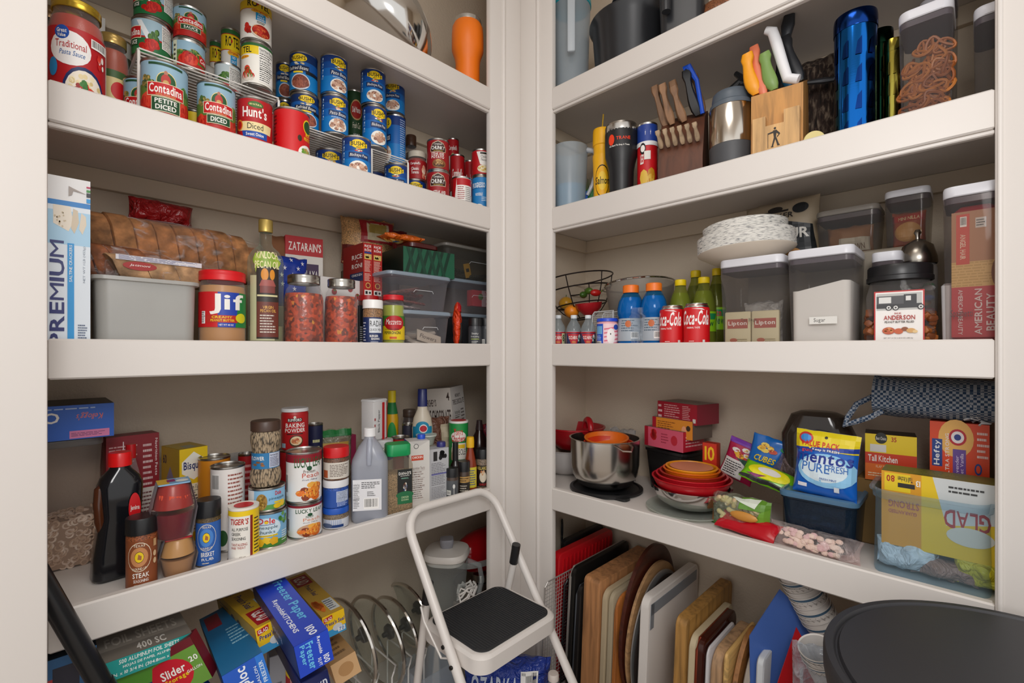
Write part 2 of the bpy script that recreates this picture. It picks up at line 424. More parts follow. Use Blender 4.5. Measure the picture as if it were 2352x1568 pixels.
for side in 'LR':
    for S in (S1, S2, S3, S4):
        t = thing('pantry_shelf', 'white %s shelf %s, %s from the top' % ('left' if side == 'L' else 'right', what[side, S], {'top': 'first'}.get(names[S], names[S])), 'shelf', (0, 0, 0))
        T = None if side == 'L' else Matrix(((0, 1, 0, 0), (1, 0, 0, 0), (0, 0, 1, 0), (0, 0, 0, 1)))
        x1 = .379 if side == 'L' else -.0005
        def fb(b, x0, y0, z0, xx, yy, z1, m, bv=0):
            if side == 'L': b.box(x0, y0, z0, xx, yy, z1, m, bv)
            else: b.box(y0, x0, z0, yy, xx, z1, m, bv)
        b = MB(); fb(b, -1.169 if side == 'L' else -1.151, .0202, S-.018, x1, .3795, S, WHITE); b.build('board', t)
        b = MB(); e0 = -1.1598 if side == 'L' else -1.1418
        fb(b, e0, 0, S-.058, -.1402, .02, S+.012, WHITE, .003)
        if S in (S1, S2): fb(b, e0, .006, S-.066, -.1402, .0198, S-.0575, WHITE, .002)
        b.build('fascia', t)
        b = MB(); fb(b, -1.168 if side == 'L' else -1.150, .362, S-.064, x1-.001, .379, S-.0185, UNDER, .001)
        if side == 'R': b.box(.03, -.0175, S-.064, .361, -.0005, S-.0185, UNDER, .001)
        b.build('cleat', t)
for side in 'LR':
    t = MB()
    if side == 'L': t.box(-1.169, .0205, -.029, .379, .3795, 0, WHITE)
    else: t.box(.0205, -1.151, -.029, .3795, -.0005, 0, WHITE)
    single(t, 'pantry_shelf', 'low white base shelf near the floor of the %s unit' % ('left' if side == 'L' else 'right'), 'shelf', (0, 0, 0))
# ================================================================== builders of the kinds of things
K = '141414'; Wt = 'f4f1ea'; RD = 'c3161c'; NV = '14264f'; YL = 'f3cf1a'
def can_mesh(r, H, bg, items, parent, rim=True, top=None):
    b = MB(); g = r*.965
    b.lathe([(0, .002), (r*.9, .002), (r*.93, 0), (r, .001), (r, .0035), (g, .005), (g, H-.005), (r, H-.0035), (r, H-.0005), (r*.95, H), (r*.93, H-.0035), (r*.8, H-.003), (r*.78, H-.0038), (0, H-.0038)], top or TIN, 48)
    b.build('body', parent)
    b = MB(); b.prt([('r', -PI, 0, PI, 1, bg)]+items, cyl(g, .0055, H-.011)); b.build('label', parent)
def can(side, px, wpx, ty, w, z0, bg, items, label, group=None, turn=0, cat='can', name='food_can', kf=can_mesh):
    x, y, r, H, a = spot(side, px, wpx, ty, w, z0)
    t = thing(name, label, cat, (x, y, z0+.0004), a+turn, group)
    kf(r, H, bg, items, t)
    return z0+H+.0004, (x, y, r, a)
def tub_mesh(lidc, lh=.22, bodyc=None):                # straight jar or canister with a cap: body, cap, label
    def k(r, H, bg, items, parent):
        L = H*lh; b = MB(); m = bodyc or M(bg)
        b.lathe([(0, 0), (r*.93, 0), (r*.97, .002), (r*.97, H-L-.004), (r*.90, H-L), (r*.9, H-L+.002), (0, H-L+.002)], m, 40); b.build('body', parent)
        b = MB(); b.lathe([(r*.93, H-L+.001), (r, H-L+.001), (r, H-.003), (r*.96, H), (0, H)], M(lidc, .35), 40); b.build('cap', parent)
        b = MB(); b.prt([('r', -PI, 0, PI, 1, bg)]+items if bg else items, cyl(r*.972, .002, H-L-.008)); b.build('label', parent)
    return k
def jar(side, px, wpx, ty, w, z0, fill, fillh, lidc, items, label, cat='jar', name='glass_jar', group=None, bg=None, lid_metal=0, lidh=.12, neck=.8, shoulder=.16, l0=.12, l1=.62, fillr=.6, lidr=None, turn=0, glass=None, prongs=0):
    x, y, r, H, a = spot(side, px, wpx, ty, w, z0)
    t = thing(name, label, cat, (x, y, z0+.0004), a+turn, group); L = H*lidh; hb = H-L; nr = r*neck; sh = hb*(1-shoulder)
    P = [(0, 0), (r*.88, 0), (r*.98, H*.03), (r, H*.06), (r, sh*.93), (r*.97, sh), (r*.5+nr*.5, sh+(hb-sh)*.55), (nr, hb-(hb-sh)*.2), (nr, hb+L*.6)]
    b = MB(); b.lathe(P, glass or CLEAR('ffffff', .05, .05), 40); b.build('glass_body', t)
    if fill is not None:
        b = MB(); fh = H*fillh; Q = [(0, .003)]+[((q-.0015), max(z, .003)) for q, z in P[1:] if z < fh]
        def R(z):
            for (ra, za), (rb, zb) in zip(P[1:], P[2:]):
                if za <= z <= zb: return ra+(rb-ra)*(z-za)/max(1e-9, zb-za)
            return nr
        Q += [(R(fh)-.0015, fh), (0, fh)]; b.lathe(Q, fill, 40); b.build('contents', t)
    lr = lidr*r if lidr else nr*1.08; b = MB()
    b.lathe([(lr*.97, hb), (lr, hb+.001), (lr, hb+L*.42), (lr*.985, hb+L*.5), (lr, hb+L*.6), (lr, H-.002), (lr*.95, H), (0, H-.0005)], M(lidc, .25 if lid_metal else .4, lid_metal), 40); b.build('lid', t)
    if items or bg:
        b = MB(); b.prt(([('r', -PI, 0, PI, 1, bg)] if bg else [])+items, prof([(z, q) for q, z in P], H*l0, H*(l1-l0))); b.build('label', t)
    return t, H
def bottle(side, px, wpx, ty, w, z0, P, mat, capP, capm, label, items=(), bg=None, l0=.2, l1=.6, liq=None, liqh=0, cat='bottle', name='bottle', group=None, turn=0, squash=1):
    # P, capP: profile as fractions of radius and height
    x, y, r, H, a = spot(side, px, wpx, ty, w, z0)
    t = thing(name, label, cat, (x, y, z0+.0004), a+turn, group); Sq = Matrix.Diagonal((1, squash, 1, 1))
    Q = [(p*r, z*H) for p, z in P]; b = MB(); b.lathe(Q, mat, 36, T=Sq); b.build('bottle_body', t)
    if liq:
        b = MB(); fh = liqh*H; I = [(max(0, q-.0015), max(z, .002)) for q, z in Q if z < fh]
        for (ra, za), (rb, zb) in zip(Q, Q[1:]):
            if za <= fh <= zb and zb > za: I.append((ra+(rb-ra)*(fh-za)/(zb-za)-.0015, fh)); break
        I.append((0, fh)); b.lathe(I, liq, 36, T=Sq); b.build('liquid', t)
    b = MB(); b.lathe([(p*r, z*H) for p, z in capP], capm, 32, T=Sq); b.build('cap', t)
    if items or bg:
        b = MB(); b.prt(([('r', -PI, 0, PI, 1, bg)] if bg else [])+list(items), prof([(z, q) for q, z in Q], H*l0, H*(l1-l0)), T=Sq); b.build('label', t)
    return t, H, r
def carton(side, p0, p1, ty, w, z0, D, faces, bg, label, cat='box', name='carton', rot=0, group=None, H=None, by=None, open_top=False, tilt=None, W=None):
    # the front face spans columns p0..p1 when square to the shelf; D is how deep it is
    x0, y0, d0 = pl(side, p0, w); x1, y1, d1 = pl(side, p1, w); Wd = W or math.hypot(x1-x0, y1-y0); pm = (p0+p1)/2
    xm, ym = (x0+x1)/2, (y0+y1)/2; dm = (d0+d1)/2
    if H is None: H = ZZ(ty, pl(side, pm, w)[2])-z0
    nx, ny = (0, 1) if side == 'L' else (1, 0)
    a = OUT[side]+rot
    cx, cy = xm+nx*D/2, ym+ny*D/2
    b = MB(); b.box(-Wd/2, -D/2, 0, Wd/2, D/2, H, M(bg) if isinstance(bg, str) else bg, .0012)
    for f, it in faces.items(): b.prt(it, bf(f, Wd, D, H))
    rot3 = (0, 0, a) if tilt is None else (tilt[0], tilt[1], a)
    single(b, name, label, cat, (cx, cy, z0+.0004), rot3, group)
    return z0+H+.0004, (cx, cy, Wd, D, H, a)
def fbox(name, label, cat, loc, rot, W, D, H, bg, faces, group=None, z=0, bev=.0012):      # free box, rot = full euler or Matrix
    b = MB(); T = Matrix.Translation((0, 0, 0)); b.box(-W/2, -D/2, 0, W/2, D/2, H, M(bg) if isinstance(bg, str) else bg, bev)
    for f, it in faces.items(): b.prt(it, bf(f, W, D, H))
    return single(b, name, label, cat, loc, rot, group)
def bag(name, label, cat, loc, rot, W, H, D, mat, items=(), seed=1, amp=.004, group=None, nx=14, nz=14, T=None, pw=.5):
    b = MB(); b.pillow(W, H, D, mat, nx, nz, seed, amp, T=T, pw=pw)
    if items: b.prt(items, pil(b))
    return single(b, name, label, cat, loc, rot, group, 60)
def bin_mesh(W, D, H, mat, parent, rimm=None, taper=.9, wall=.0018, cr=.015, nm='tub', rimw=.006, rimh=.008):
    b = MB(); w0, d0 = W/2*taper, D/2*taper
    b.loft([(w0-.004, d0-.004, cr, 0), (w0, d0, cr, .004), (W/2-rimw, D/2-rimw, cr, H-rimh), (W/2, D/2, cr, H-rimh+.001), (W/2, D/2, cr, H), (W/2-rimw-wall, D/2-rimw-wall, cr, H), (w0-wall, d0-wall, cr, .006)], mat, 5, T=None); b.build(nm, parent)
# ================================================================== left unit, second shelf: cans
def contadina(sub, o=0.0, two=None):
    it = [('r', -PI, .55, PI, 1, '94b8cc'), ('r', -PI, .35, PI, .6, '5d7d33'), ('r', -PI, 0, PI, .35, 'b5201c'), ('f', o-.85, .62, .35, .13, ['8e7a3c', '4b6a2a', 'c9a55a', '2f4d22'], 22, .3), ('f', o+.9, .55, .35, .12, ['3d6a2c', '5f8b3a'], 14, .4),
          ('f', o-.9, .22, .4, .2, ['c8281c', 'a8150f', 'd9442c'], 10, .45), ('f', o+.9, .2, .35, .2, ['c8281c', 'a8150f', 'd9442c'], 10, .45),
          ('r', o-.75, .93, o+.75, .97, '1f4a2b'), ('e', o+.02, .66, .42, .17, 'f0d890'), ('e', o+.02, .66, .39, .155, '24562e'), ('e', o, .80, .08, .045, 'b3735a'), ('e', o, .68, .2, .1, 'b7322a'), ('e', o, .64, .12, .04, 'c9a05a'),
          ('r', o-.80, .385, o+.80, .625, 'f0e6c0'), ('r', o-.77, .395, o+.77, .615, RD), ('t', 'Contadina', o-.7, .44, o+.7, .60, Wt), ('t', 'ROMA TOMATOES', o-.4, .405, o+.4, .43, 'e8c070', 0, 0)]
    n = 2 if two else 1
    it += [('r', o-.6, .12 if two else .2, o+.6, .375, 'f0e6c0'), ('r', o-.575, .13 if two else .21, o+.575, .365, '1f4a2b')]
    if two: it += [('t', sub, o-.45, .265, o+.45, .345, Wt), ('t', two, o-.42, .155, o+.42, .24, Wt)]
    else: it += [('t', sub, o-.4, .24, o+.4, .335, Wt)]
    return it
def nutri(bg='f2f0ea', fg=K, u0=.2, u1=1.35): return [('n', u0, .05, u1, .93, bg, fg)]
def contadina_side(): return [('r', -PI, .5, PI, 1, 'a4c2d0'), ('r', -PI, 0, PI, .45, '1f6b3c'), ('p', [(-.9, .95), (-.1, .2), (.25, .2), (-.6, .95)], 'e9eef0'), ('f', .05, .55, .3, .25, ['3d6a2c', '2c5522', '5f8b3a'], 20, .35), ('f', -.2, .25, .5, .2, ['d02a1c', 'b2150f'], 10, .5),
    ('r', -1.6, .42, -.62, .78, 'f0e6c0'), ('r', -1.6, .44, -.64, .76, RD), ('t', 'adina', -1.35, .5, -.68, .7, Wt), ('r', -1.5, .22, -.8, .4, '1f4a2b'), ('t', 'UCE', -1.25, .25, -.85, .37, Wt), ('n', .45, .28, 1.3, .97, 'f2f0ea', K)]
def rotel(): return [('r', -PI, .93, PI, 1, '2f6b35'), ('r', -PI, .70, PI, .925, 'f0d018'), ('r', -PI, .925, PI, .935, RD), ('r', -PI, .69, PI, .7, RD), ('t', 'RO TEL', -.55, .75, .95, .90, K), ('p', [(.02, .83), (.1, .87), (.18, .83), (.1, .79)], RD),
    ('e', .3, .655, .62, .045, 'f0b818'), ('t', 'Original', -.15, .635, .75, .68, RD, 0, 1, .2), ('r', -.02, .44, .62, .62, '1f9ad6'), ('t', 'NO', .15, .57, .45, .61, Wt), ('t', 'SALT', .08, .51, .52, .55, Wt), ('t', 'ADDED', .05, .45, .56, .495, Wt),
    ('l', .05, .36, .65, .42, K, 2), ('f', -.5, .2, .25, .12, ['c9281c', 'a01a12'], 6, .5), ('e', .35, .18, .68, .17, 'e8d8c0'), ('e', .35, .19, .6, .145, 'a01e14'), ('f', .35, .19, .58, .13, ['d8452c', 'c02a1a', 'e07a3a', 'b02018'], 30, .25)]
def bush(name, o=.15, sub=None, beans=('b98a72', 'd9b49a', '8a5a48', 'c9a088')):
    return [('r', -PI, .8, PI, 1, '0b3478'), ('r', -PI, .62, PI, .82, '0c4a95'), ('r', -PI, .4, PI, .64, '0f62b0'), ('r', -PI, 0, PI, .42, '1279c2'), ('e', o, .83, .55, .125, YL), ('r', o-.62, .77, o+.62, .88, YL), ('t', "BUSH'S", o-.55, .78, o+.55, .90, K), ('t', 'BEST', o-.16, .725, o+.16, .755, K),
        ('f', o, .665, .35, .05, ['d9281c', 'f0f0e8', '3d8a2c', 'e8b020'], 14, .3), ('p', [(o-.7, .6), (o+.7, .57), (o+.7, .43), (o-.7, .46)], '14305e'), ('t', name, o-.62, .465, o+.62, .565, Wt, 0, 0, .25)]+([('t', sub, o-.5, .38, o+.5, .42, 'cfe2f0')] if sub else [])+\
        [('e', o, .19, .68, .185, 'f0ece2'), ('f', o, .2, .62, .165, list(beans), 34, .22)]+[('e', -1.0+o*.3, v, .06, .03, 'b9d4ec') for v in (.9, .74, .58, .42)]+[('l', -1.12+o*.3, v-.1, -.9+o*.3, v-.04, '9cc0e0', 2) for v in (.9, .74, .58, .42)]
def refried(o=-.2): return [('r', -PI, .75, PI, 1, '0b2a5c'), ('r', -PI, .45, PI, .76, '0d55a0'), ('r', -PI, 0, PI, .46, '1280c6'), ('e', o, .86, .6, .11, YL), ('t', "BUSH'S", o-.55, .81, o+.5, .92, K), ('t', 'BEST', o-.2, .76, o+.15, .79, K), ('f', o, .7, .4, .05, ['e8e0c8', 'c9b070'], 10, .3), ('r', o-.9, .5, o+.75, .65, '12203c'), ('t', 'Refried Beans', o-.8, .53, o+.68, .63, Wt, 0, 0, .25),
    ('r', o+.5, .42, 1.3, .52, '10141c'), ('r', o-.4, .44, o+.3, .49, YL), ('e', o+.1, .2, .7, .22, 'd8dce4'), ('e', o+.1, .2, .62, .19, '8a4a38'), ('f', o+.1, .2, .6, .17, ['a05a44', '7a3e30'], 22, .3)]
z2 = S2
# big pasta sauce jars and the cracker boxes behind them
jar('L', 176, 137, 20, .085, z2, M('a8321a', .35), .84, 'c9a93a', [('r', -1.5, 0, 1.35, 1, 'b3141c'), ('r', 1.18, 0, 1.35, 1, 'f0efe8'), ('e', -.35, .7, .72, .24, 'f2f0ee'), ('e', -.62, .91, .26, .1, '1a4fa8'), ('t', 'Great', -.8, .9, -.45, .96, Wt), ('t', 'Value', -.78, .84, -.48, .89, Wt),
    ('t', 'Traditional', -.85, .7, .2, .8, 'b3141c', 0, 0), ('t', 'Pasta Sauce', -.7, .6, .15, .67, '3a6aa8', 0, 0, .25), ('e', -.95, .42, .18, .13, '1d86c2'), ('e', .15, .12, .75, .36, '1c2c60'), ('e', .15, .12, .66, .31, 'f0e8d8'), ('f', .15, .14, .62, .27, ['ead9a8', 'd8c48a', 'f2e6c0'], 40, .14), ('f', .15, .1, .42, .17, ['b3201a', 'd0352a', '98140f'], 18, .3), ('f', .08, .22, .16, .08, ['2f6b2a', '3f8038'], 6, .5),
    ('f', .75, .62, .2, .14, ['f0e8e0', 'c92018', 'e0402f'], 8, .3), ('b', .35, .8, 1.05, .93)], 'big pasta sauce jar with gold lid and red label at the left end', lid_metal=.8, lidh=.09, neck=.79, shoulder=.22, l0=.03, l1=.70, lidr=.86, turn=.12)
jar('L', 258, 78, 88, .17, z2, M('9a3a1a', .35), .84, 'b89a58', [('r', -1.4, 0, 1.4, 1, '3a5a2c'), ('r', -1.3, .1, 1.3, .85, 'd8c48a'), ('e', .2, .6, .5, .18, RD), ('e', .5, .2, .38, .13, '7a1a14'), ('t', 'OLIVE', .25, .2, .75, .26, Wt), ('t', 'OIL', .35, .12, .65, .18, Wt)], 'smaller sauce jar with cream and green label behind the big pasta sauce jar', lid_metal=.6, lidh=.1, lidr=.86, turn=.2)
jar('L', 112, 70, 22, .24, z2, M('8a2a16', .35), .84, '8a6a48', [('r', -1.4, 0, 1.4, 1, '2c5f9a')], 'sauce jar mostly hidden at the far left behind the gold-lidded one', lid_metal=.6, lidh=.1, turn=.2)
carton('L', 118, 241, 20, .33, z2, .04, {'F': [('r', 0, 0, 1, 1, 'e6e4de'), ('r', .02, .3, .22, .98, '1c8fd0'), ('r', .34, .80, .6, .88, '1d4a96'), ('p', [(.66, .86), (.98, .86), (.96, .3)], 'b3141c'), ('t', 'NABISCO', .72, .6, .93, .8, Wt, -90)]}, 'e6e4de', 'white and blue cracker box with a red corner triangle behind the sauce jars', rot=0)
def attach(b, name, owner, loc):                        # a part put on the thing whose label starts so
    p = [o for o in C.objects if o.get('label', '').startswith(owner) and o.parent is None][0]
    o = b.build(name, p); mi = Matrix.LocRotScale(p.location, p.rotation_euler, None).inverted()
    o.location = mi @ Vector(loc); return o
# wire shelf risers
def rack(x0, x1, w0, w1, z0, zt, n, label, mids=(), r=.0022):
    t = thing('wire_riser', label, 'shelf riser', ((x0+x1)/2, (w0+w1)/2, z0+.0005)); ox, oy = (x0+x1)/2, (w0+w1)/2; h = zt-z0-.0005
    m = M('e9e6e0', .3)
    b = MB()
    for i in range(n):
        y = w0+(w1-w0)*i/(n-1)-oy; b.tube([(x0-ox, y, h), (x1-ox, y, h)], r*.75, m, 6)
    b.build('wire_top', t)
    for x in (x0, x1):
        b = MB(); X = x-ox; s_ = 1 if x == x1 else -1
        b.tube([(X, w0-oy, 0), (X, w0-oy, h-.006), (X, w0-oy+.006, h), (X, w1-oy-.006, h), (X, w1-oy, h-.006), (X, w1-oy, 0)], r*1.3, m, 8); b.build('leg_frame', t)
    for x in mids:
        b = MB(); b.tube([(x-ox, w0-oy, 0), (x-ox, w0-oy, h)], r*1.3, m, 8); b.build('leg', t)
RK1, RK2 = 1.714, 1.668
rack(-1.025, -.7535, .10, .33, z2, RK1, 17, 'white wire riser carrying the tomato cans')
rack(-.745, -.381, .105, .33, z2, RK2, 17, 'white wire riser carrying the blue bean cans', (-.501,))
z1 = RK1+.0035; zb = RK2+.0035
can('L', 378, 112, 158, .057, z2, 'b5201c', contadina('PETITE', .05, 'DICED'), 'petite diced tomato can in front of the left wire riser')
can('L', 497, 91, 204, .055, z2, 'b5201c', contadina('DICED', .12), 'diced tomato can with green banner, between the petite diced can and the plain red-topped can')
can('L', 585, 83, 238, .055, z2, RD, [('r', -PI, 0, PI, 1, 'b3161c'), ('e', .05, .88, .45, .07, '3f6b2c'), ('t', '100 NATURAL', -.3, .86, .4, .9, 'f0e6a0'), ('t', "Hunt's", -.72, .6, .72, .83, Wt), ('p', [(-1, .5), (1.1, .5), (1, .3), (-1, .3)], 'ecd9a0'), ('t', 'Diced', -.42, .345, .48, .47, K, 0, 0), ('p', [(-.75, .3), (.72, .3), (.72, .15), (-.68, .18)], '1c4fa8'), ('t', 'Sweet Onion', -.5, .2, .5, .27, Wt), ('e', -.95, .42, .25, .12, 'e08a28'), ('e', -.95, .42, .19, .09, RD), ('f', 0, .06, .8, .08, ['e04a30', 'c92a1c', 'f0c0a0'], 16, .4)], 'dark red diced tomato can with blue ribbon, right of the two landscape-label cans')
can('L', 670, 85, 263, .055, z2, 'c8141a', [('r', -PI, 0, PI, 1, 'd01218'), ('e', 1.05, .72, .38, .17, YL), ('e', 1.05, .72, .33, .14, '1f4a22'), ('e', .45, .42, .13, .07, '3a2a18'), ('t', 'RA', .85, .5, 1.2, .58, YL), ('t', 'PINTO', .72, .4, 1.25, .48, YL), ('e', .95, .1, .6, .2, Wt), ('f', .98, .12, .45, .12, ['6a9a3a', '8ab04a', 'c9a058'], 14, .3), ('l', -1.25, .1, -.9, .9, '7a0c10', 10)], 'plain bright red bean can standing at the right leg of the left wire riser')
zt, q = can('L', 347, 92, 60, .16, z1, 'b5201c', contadina_side(), 'lower tomato sauce can of the far-left stack on the left riser', turn=.1)
can('L', 352, 92, -18, .16, zt, 'b5201c', contadina_side(), 'tall-stacked tomato sauce can on top of the far-left stack, cut by the photo edge', turn=.1)
zt, q = can('L', 433, 78, 106, .15, z1, 'b5201c', [('r', -PI, .45, PI, 1, '94b8cc'), ('r', -PI, .2, PI, .5, '5d7d33'), ('f', .1, .55, .9, .2, ['c9a55a', '4b6a2a', '2f4d22', '5f8b3a'], 30, .25), ('f', .0, .3, .5, .25, ['cf2a1c', 'b2150f', 'd9442c'], 8, .6), ('r', -1.1, 0, -.75, 1, 'd8dcc0')]+[('e', -.93, v, .09, .05, '3a3a30') for v in (.8, .62, .44, .26)]+[('p', [(.65, .6), (1.5, .55), (1.5, .25), (.65, .28)], RD), ('t', 'Con', .72, .33, 1.25, .5, Wt)], 'lower tomato can of the second stack on the left riser, landscape side showing')
can('L', 436, 78, 30, .15, zt, 'b5201c', contadina('SAUCE', .05), 'tomato sauce can with full red name plate on top of the second stack')
zt, q = can('L', 590, 74, 112, .115, z1, 'f2efe6', [('r', -PI, .93, PI, 1, '2f6b35'), ('r', -1.6, .72, .1, .93, 'f0d018'), ('t', 'TEL', -1.0, .75, -.35, .90, K), ('e', -.9, .65, .4, .04, 'f0b818'), ('t', 'inal', -1.1, .63, -.62, .67, RD), ('f', -.6, .22, .5, .2, ['c9281c', 'd8452c', '3f7a30', 'e8e0d0'], 18, .35)]+nutri(u0=.1, u1=1.25), 'lower white and yellow diced tomato can of the tall stack, nutrition table showing')
can('L', 588, 74, 8, .115, zt, 'f2efe6', rotel(), 'upper white and yellow diced tomato can, top of the tall stack on the riser')
can('L', 530, 46, 74, .22, z1, 'f2efe6', rotel(), 'diced tomato can with yellow band standing behind the tall stack')
can('L', 496, 30, 98, .30, z1, 'f2efe6', rotel(), 'rearmost yellow-banded diced tomato can, smallest and half hidden')
can('L', 523, 62, 156, .185, z1, '3a5a2c', [('r', -PI, .4, PI, 1, 'cfdde0'), ('f', -.3, .5, .5, .2, ['5f8b3a', '3d6a2c'], 12, .4), ('r', -PI, 0, PI, .2, RD)]+nutri(u0=.1), 'short can with nutrition table tucked low in front of the yellow-banded ones')
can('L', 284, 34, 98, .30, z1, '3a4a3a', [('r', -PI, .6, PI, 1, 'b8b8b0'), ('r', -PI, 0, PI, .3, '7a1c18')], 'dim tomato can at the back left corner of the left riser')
bag('paper_packet', 'crumpled white paper packet between the second stack and the rear cans', 'packet', (*pl('L', 482, .24)[:2], z1), .2, .05, .085, .03, M('c9c4bc'), [('t', 'EN', .2, .5, .7, .7, '6a6a6a')], 4, .004)
x, y, d = pl('L', 297, .13); t = thing('food_can', 'low beige tin with dark blue badge under the left end of the riser', 'can', (x, y, z2+.0004), facing(x, y)); can_mesh(.036, .045, 'cdbf9e', [('r', -PI, 0, PI, .7, 'd8cdb0'), ('e', .35, .35, .5, .3, '1c2c6a')], t)
x, y, d = pl('L', 334, .135); t = thing('food_can', 'tomato can in shade just behind the petite diced can', 'can', (x, y, z2+.0004), facing(x, y)); can_mesh(.0375, .112, 'b5201c', contadina('DICED', -.3), t)
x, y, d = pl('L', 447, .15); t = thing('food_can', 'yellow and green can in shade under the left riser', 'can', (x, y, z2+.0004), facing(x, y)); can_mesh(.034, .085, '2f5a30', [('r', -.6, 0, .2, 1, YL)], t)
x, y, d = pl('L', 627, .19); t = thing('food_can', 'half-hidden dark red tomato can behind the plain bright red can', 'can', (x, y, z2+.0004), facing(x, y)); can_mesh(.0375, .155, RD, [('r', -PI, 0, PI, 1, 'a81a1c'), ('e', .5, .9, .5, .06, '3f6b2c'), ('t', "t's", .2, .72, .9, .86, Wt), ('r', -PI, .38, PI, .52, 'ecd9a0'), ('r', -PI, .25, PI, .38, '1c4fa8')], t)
# blue bean cans on the second riser
zt, q = can('L', 700, 66, 226, .15, zb, '0d55a0', refried(.15), 'lower wide refried bean can at the left end of the blue stacks')
can('L', 697, 66, 134, .15, zt, '0d55a0', refried(-.35), 'upper wide refried bean can on top of the left blue stack')
zt, q = can('L', 655, 44, 237, .27, zb, '0d55a0', refried(-.1), 'lower shaded refried bean can in the stack behind the wide refried cans')
can('L', 655, 44, 152, .27, zt, '0d55a0', refried(-.1), 'upper shaded refried bean can in the stack behind the wide refried cans')
zt, q = can('L', 769, 63, 230, .125, zb, '0f62b0', bush('Pinto Beans', .25, 'FRIJOLES PINTOS'), 'lower pinto bean can in the two-high stack on the right riser')
can('L', 767, 63, 139, .125, zt, '0f62b0', bush('Pinto Beans', .42, 'FRIJOLES PINTOS'), 'upper pinto bean can in the two-high stack on the right riser')
zt, q = can('L', 860, 57, 253, .12, zb, '0f62b0', bush('Blackeye Peas', .4), 'lower front blackeye pea can on the right riser')
can('L', 857, 58, 170, .12, zt, '0f62b0', bush('Blackeye Peas', .15), 'upper front blackeye pea can on the right riser')
zt, q = can('L', 908, 48, 272, .185, zb, '0f62b0', [('r', -PI, .8, PI, 1, '0b3478'), ('r', -PI, 0, PI, .4, '1279c2'), ('e', -.9, .85, .5, .12, YL), ('t', "S", -.8, .8, -.6, .9, K), ('r', -1.4, .45, -.45, .6, '14305e'), ('t', 'eas', -.95, .48, -.55, .57, Wt, 0, 0, .25), ('e', -.9, .18, .5, .18, 'f0ece2'), ('f', -.9, .2, .45, .15, ['b98a72', 'd9b49a', '8a5a48'], 22, .25), ('l', .45, .1, 1.2, .95, 'a8bcdc', 18)], 'lower rear blackeye pea can turned to its small print')
can('L', 905, 50, 196, .185, zt, '0f62b0', bush('Blackeye Peas', -.15), 'upper rear blackeye pea can, rightmost of the blue stacks')
can('L', 819, 68, 324, .055, z2, '0f62b0', bush('Blackeye Peas', .15), 'blackeye pea can on the shelf in front of the right riser')
x, y, d = pl('L', 911, .15); t = thing('food_can', 'pinto bean can under the right end of the right riser', 'can', (x, y, z2+.0004), facing(x, y)); can_mesh(.0375, .112, '0f62b0', bush('Pinto Beans', -.05), t)
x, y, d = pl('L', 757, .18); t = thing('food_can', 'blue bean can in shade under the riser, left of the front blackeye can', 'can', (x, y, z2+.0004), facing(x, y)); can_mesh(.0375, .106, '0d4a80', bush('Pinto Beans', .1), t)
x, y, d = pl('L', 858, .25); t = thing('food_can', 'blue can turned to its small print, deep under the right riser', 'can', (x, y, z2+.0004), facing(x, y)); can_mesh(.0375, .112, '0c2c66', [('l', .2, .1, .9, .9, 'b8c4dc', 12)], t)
x, y, d = pl('L', 952, .19); t = thing('food_can', 'blue bean can right of the riser under the squat tomato soup jar', 'can', (x, y, z2+.0004), facing(x, y)); can_mesh(.0375, .098, '0f62b0', bush('Pinto Beans', .1), t); zj = z2+.0985
t, H = jar('L', 958, 46, 353, .19, zj, M('8a3020', .4), .75, 'cfc6b4', [('r', -1.5, 0, 1.5, 1, 'a01a1c'), ('t', "Campbell's", -.7, .72, .3, .9, Wt), ('t', 'Classic', -.6, .45, .15, .62, Wt), ('t', 'Tomato', -.6, .25, .15, .42, Wt), ('f', .8, .4, .4, .4, ['c03020', 'e0a080', 'f0d8c0'], 16, .35)], 'squat jar of tomato soup with white lid on a blue can', l0=.05, l1=.66, lidh=.2, neck=.85)
jar('L', 944, 28, 313, .33, z2, M('4a2a18', .3), .8, '4a3020', [('r', -1.5, 0, 1.5, 1, '6a3a20')], 'dark brown jar at the back, right of the blue stacks')
can('L', 814, 48, 216, .27, z2+.1125, '1f3f22', [('r', -PI, 0, PI, 1, '1f4524'), ('e', .2, .75, .6, .14, 'c9a068'), ('e', .2, .75, .55, .12, 'a82018'), ('t', 'Del Monte', -.2, .71, .6, .79, Wt), ('t', 'Fresh Cut', -.2, .5, .6, .58, 'e8e0c8', 0, 0, .3), ('t', 'WHOLE', -.1, .33, .5, .43, Wt, 0, 0), ('t', 'KERNEL', -.1, .2, .5, .3, Wt, 0, 0)], 'dark green corn can with red oval between the blue stacks')
x, y, d = pl('L', 814, .27); t = thing('food_can', 'purple hull pea can under the dark green corn can', 'can', (x, y, z2+.0004), facing(x, y)); can_mesh(.0365, .112, '3a3a30', [('r', -PI, .35, PI, .95, 'b9ae88'), ('t', 'Gll', -.35, .68, .4, .9, '14141e', 0, 1, .2), ('t', 'PURPLE', -.4, .38, .55, .5, '2a2a66'), ('t', 'PEAS', -.1, .24, .45, .34, '2a2a66')], t)
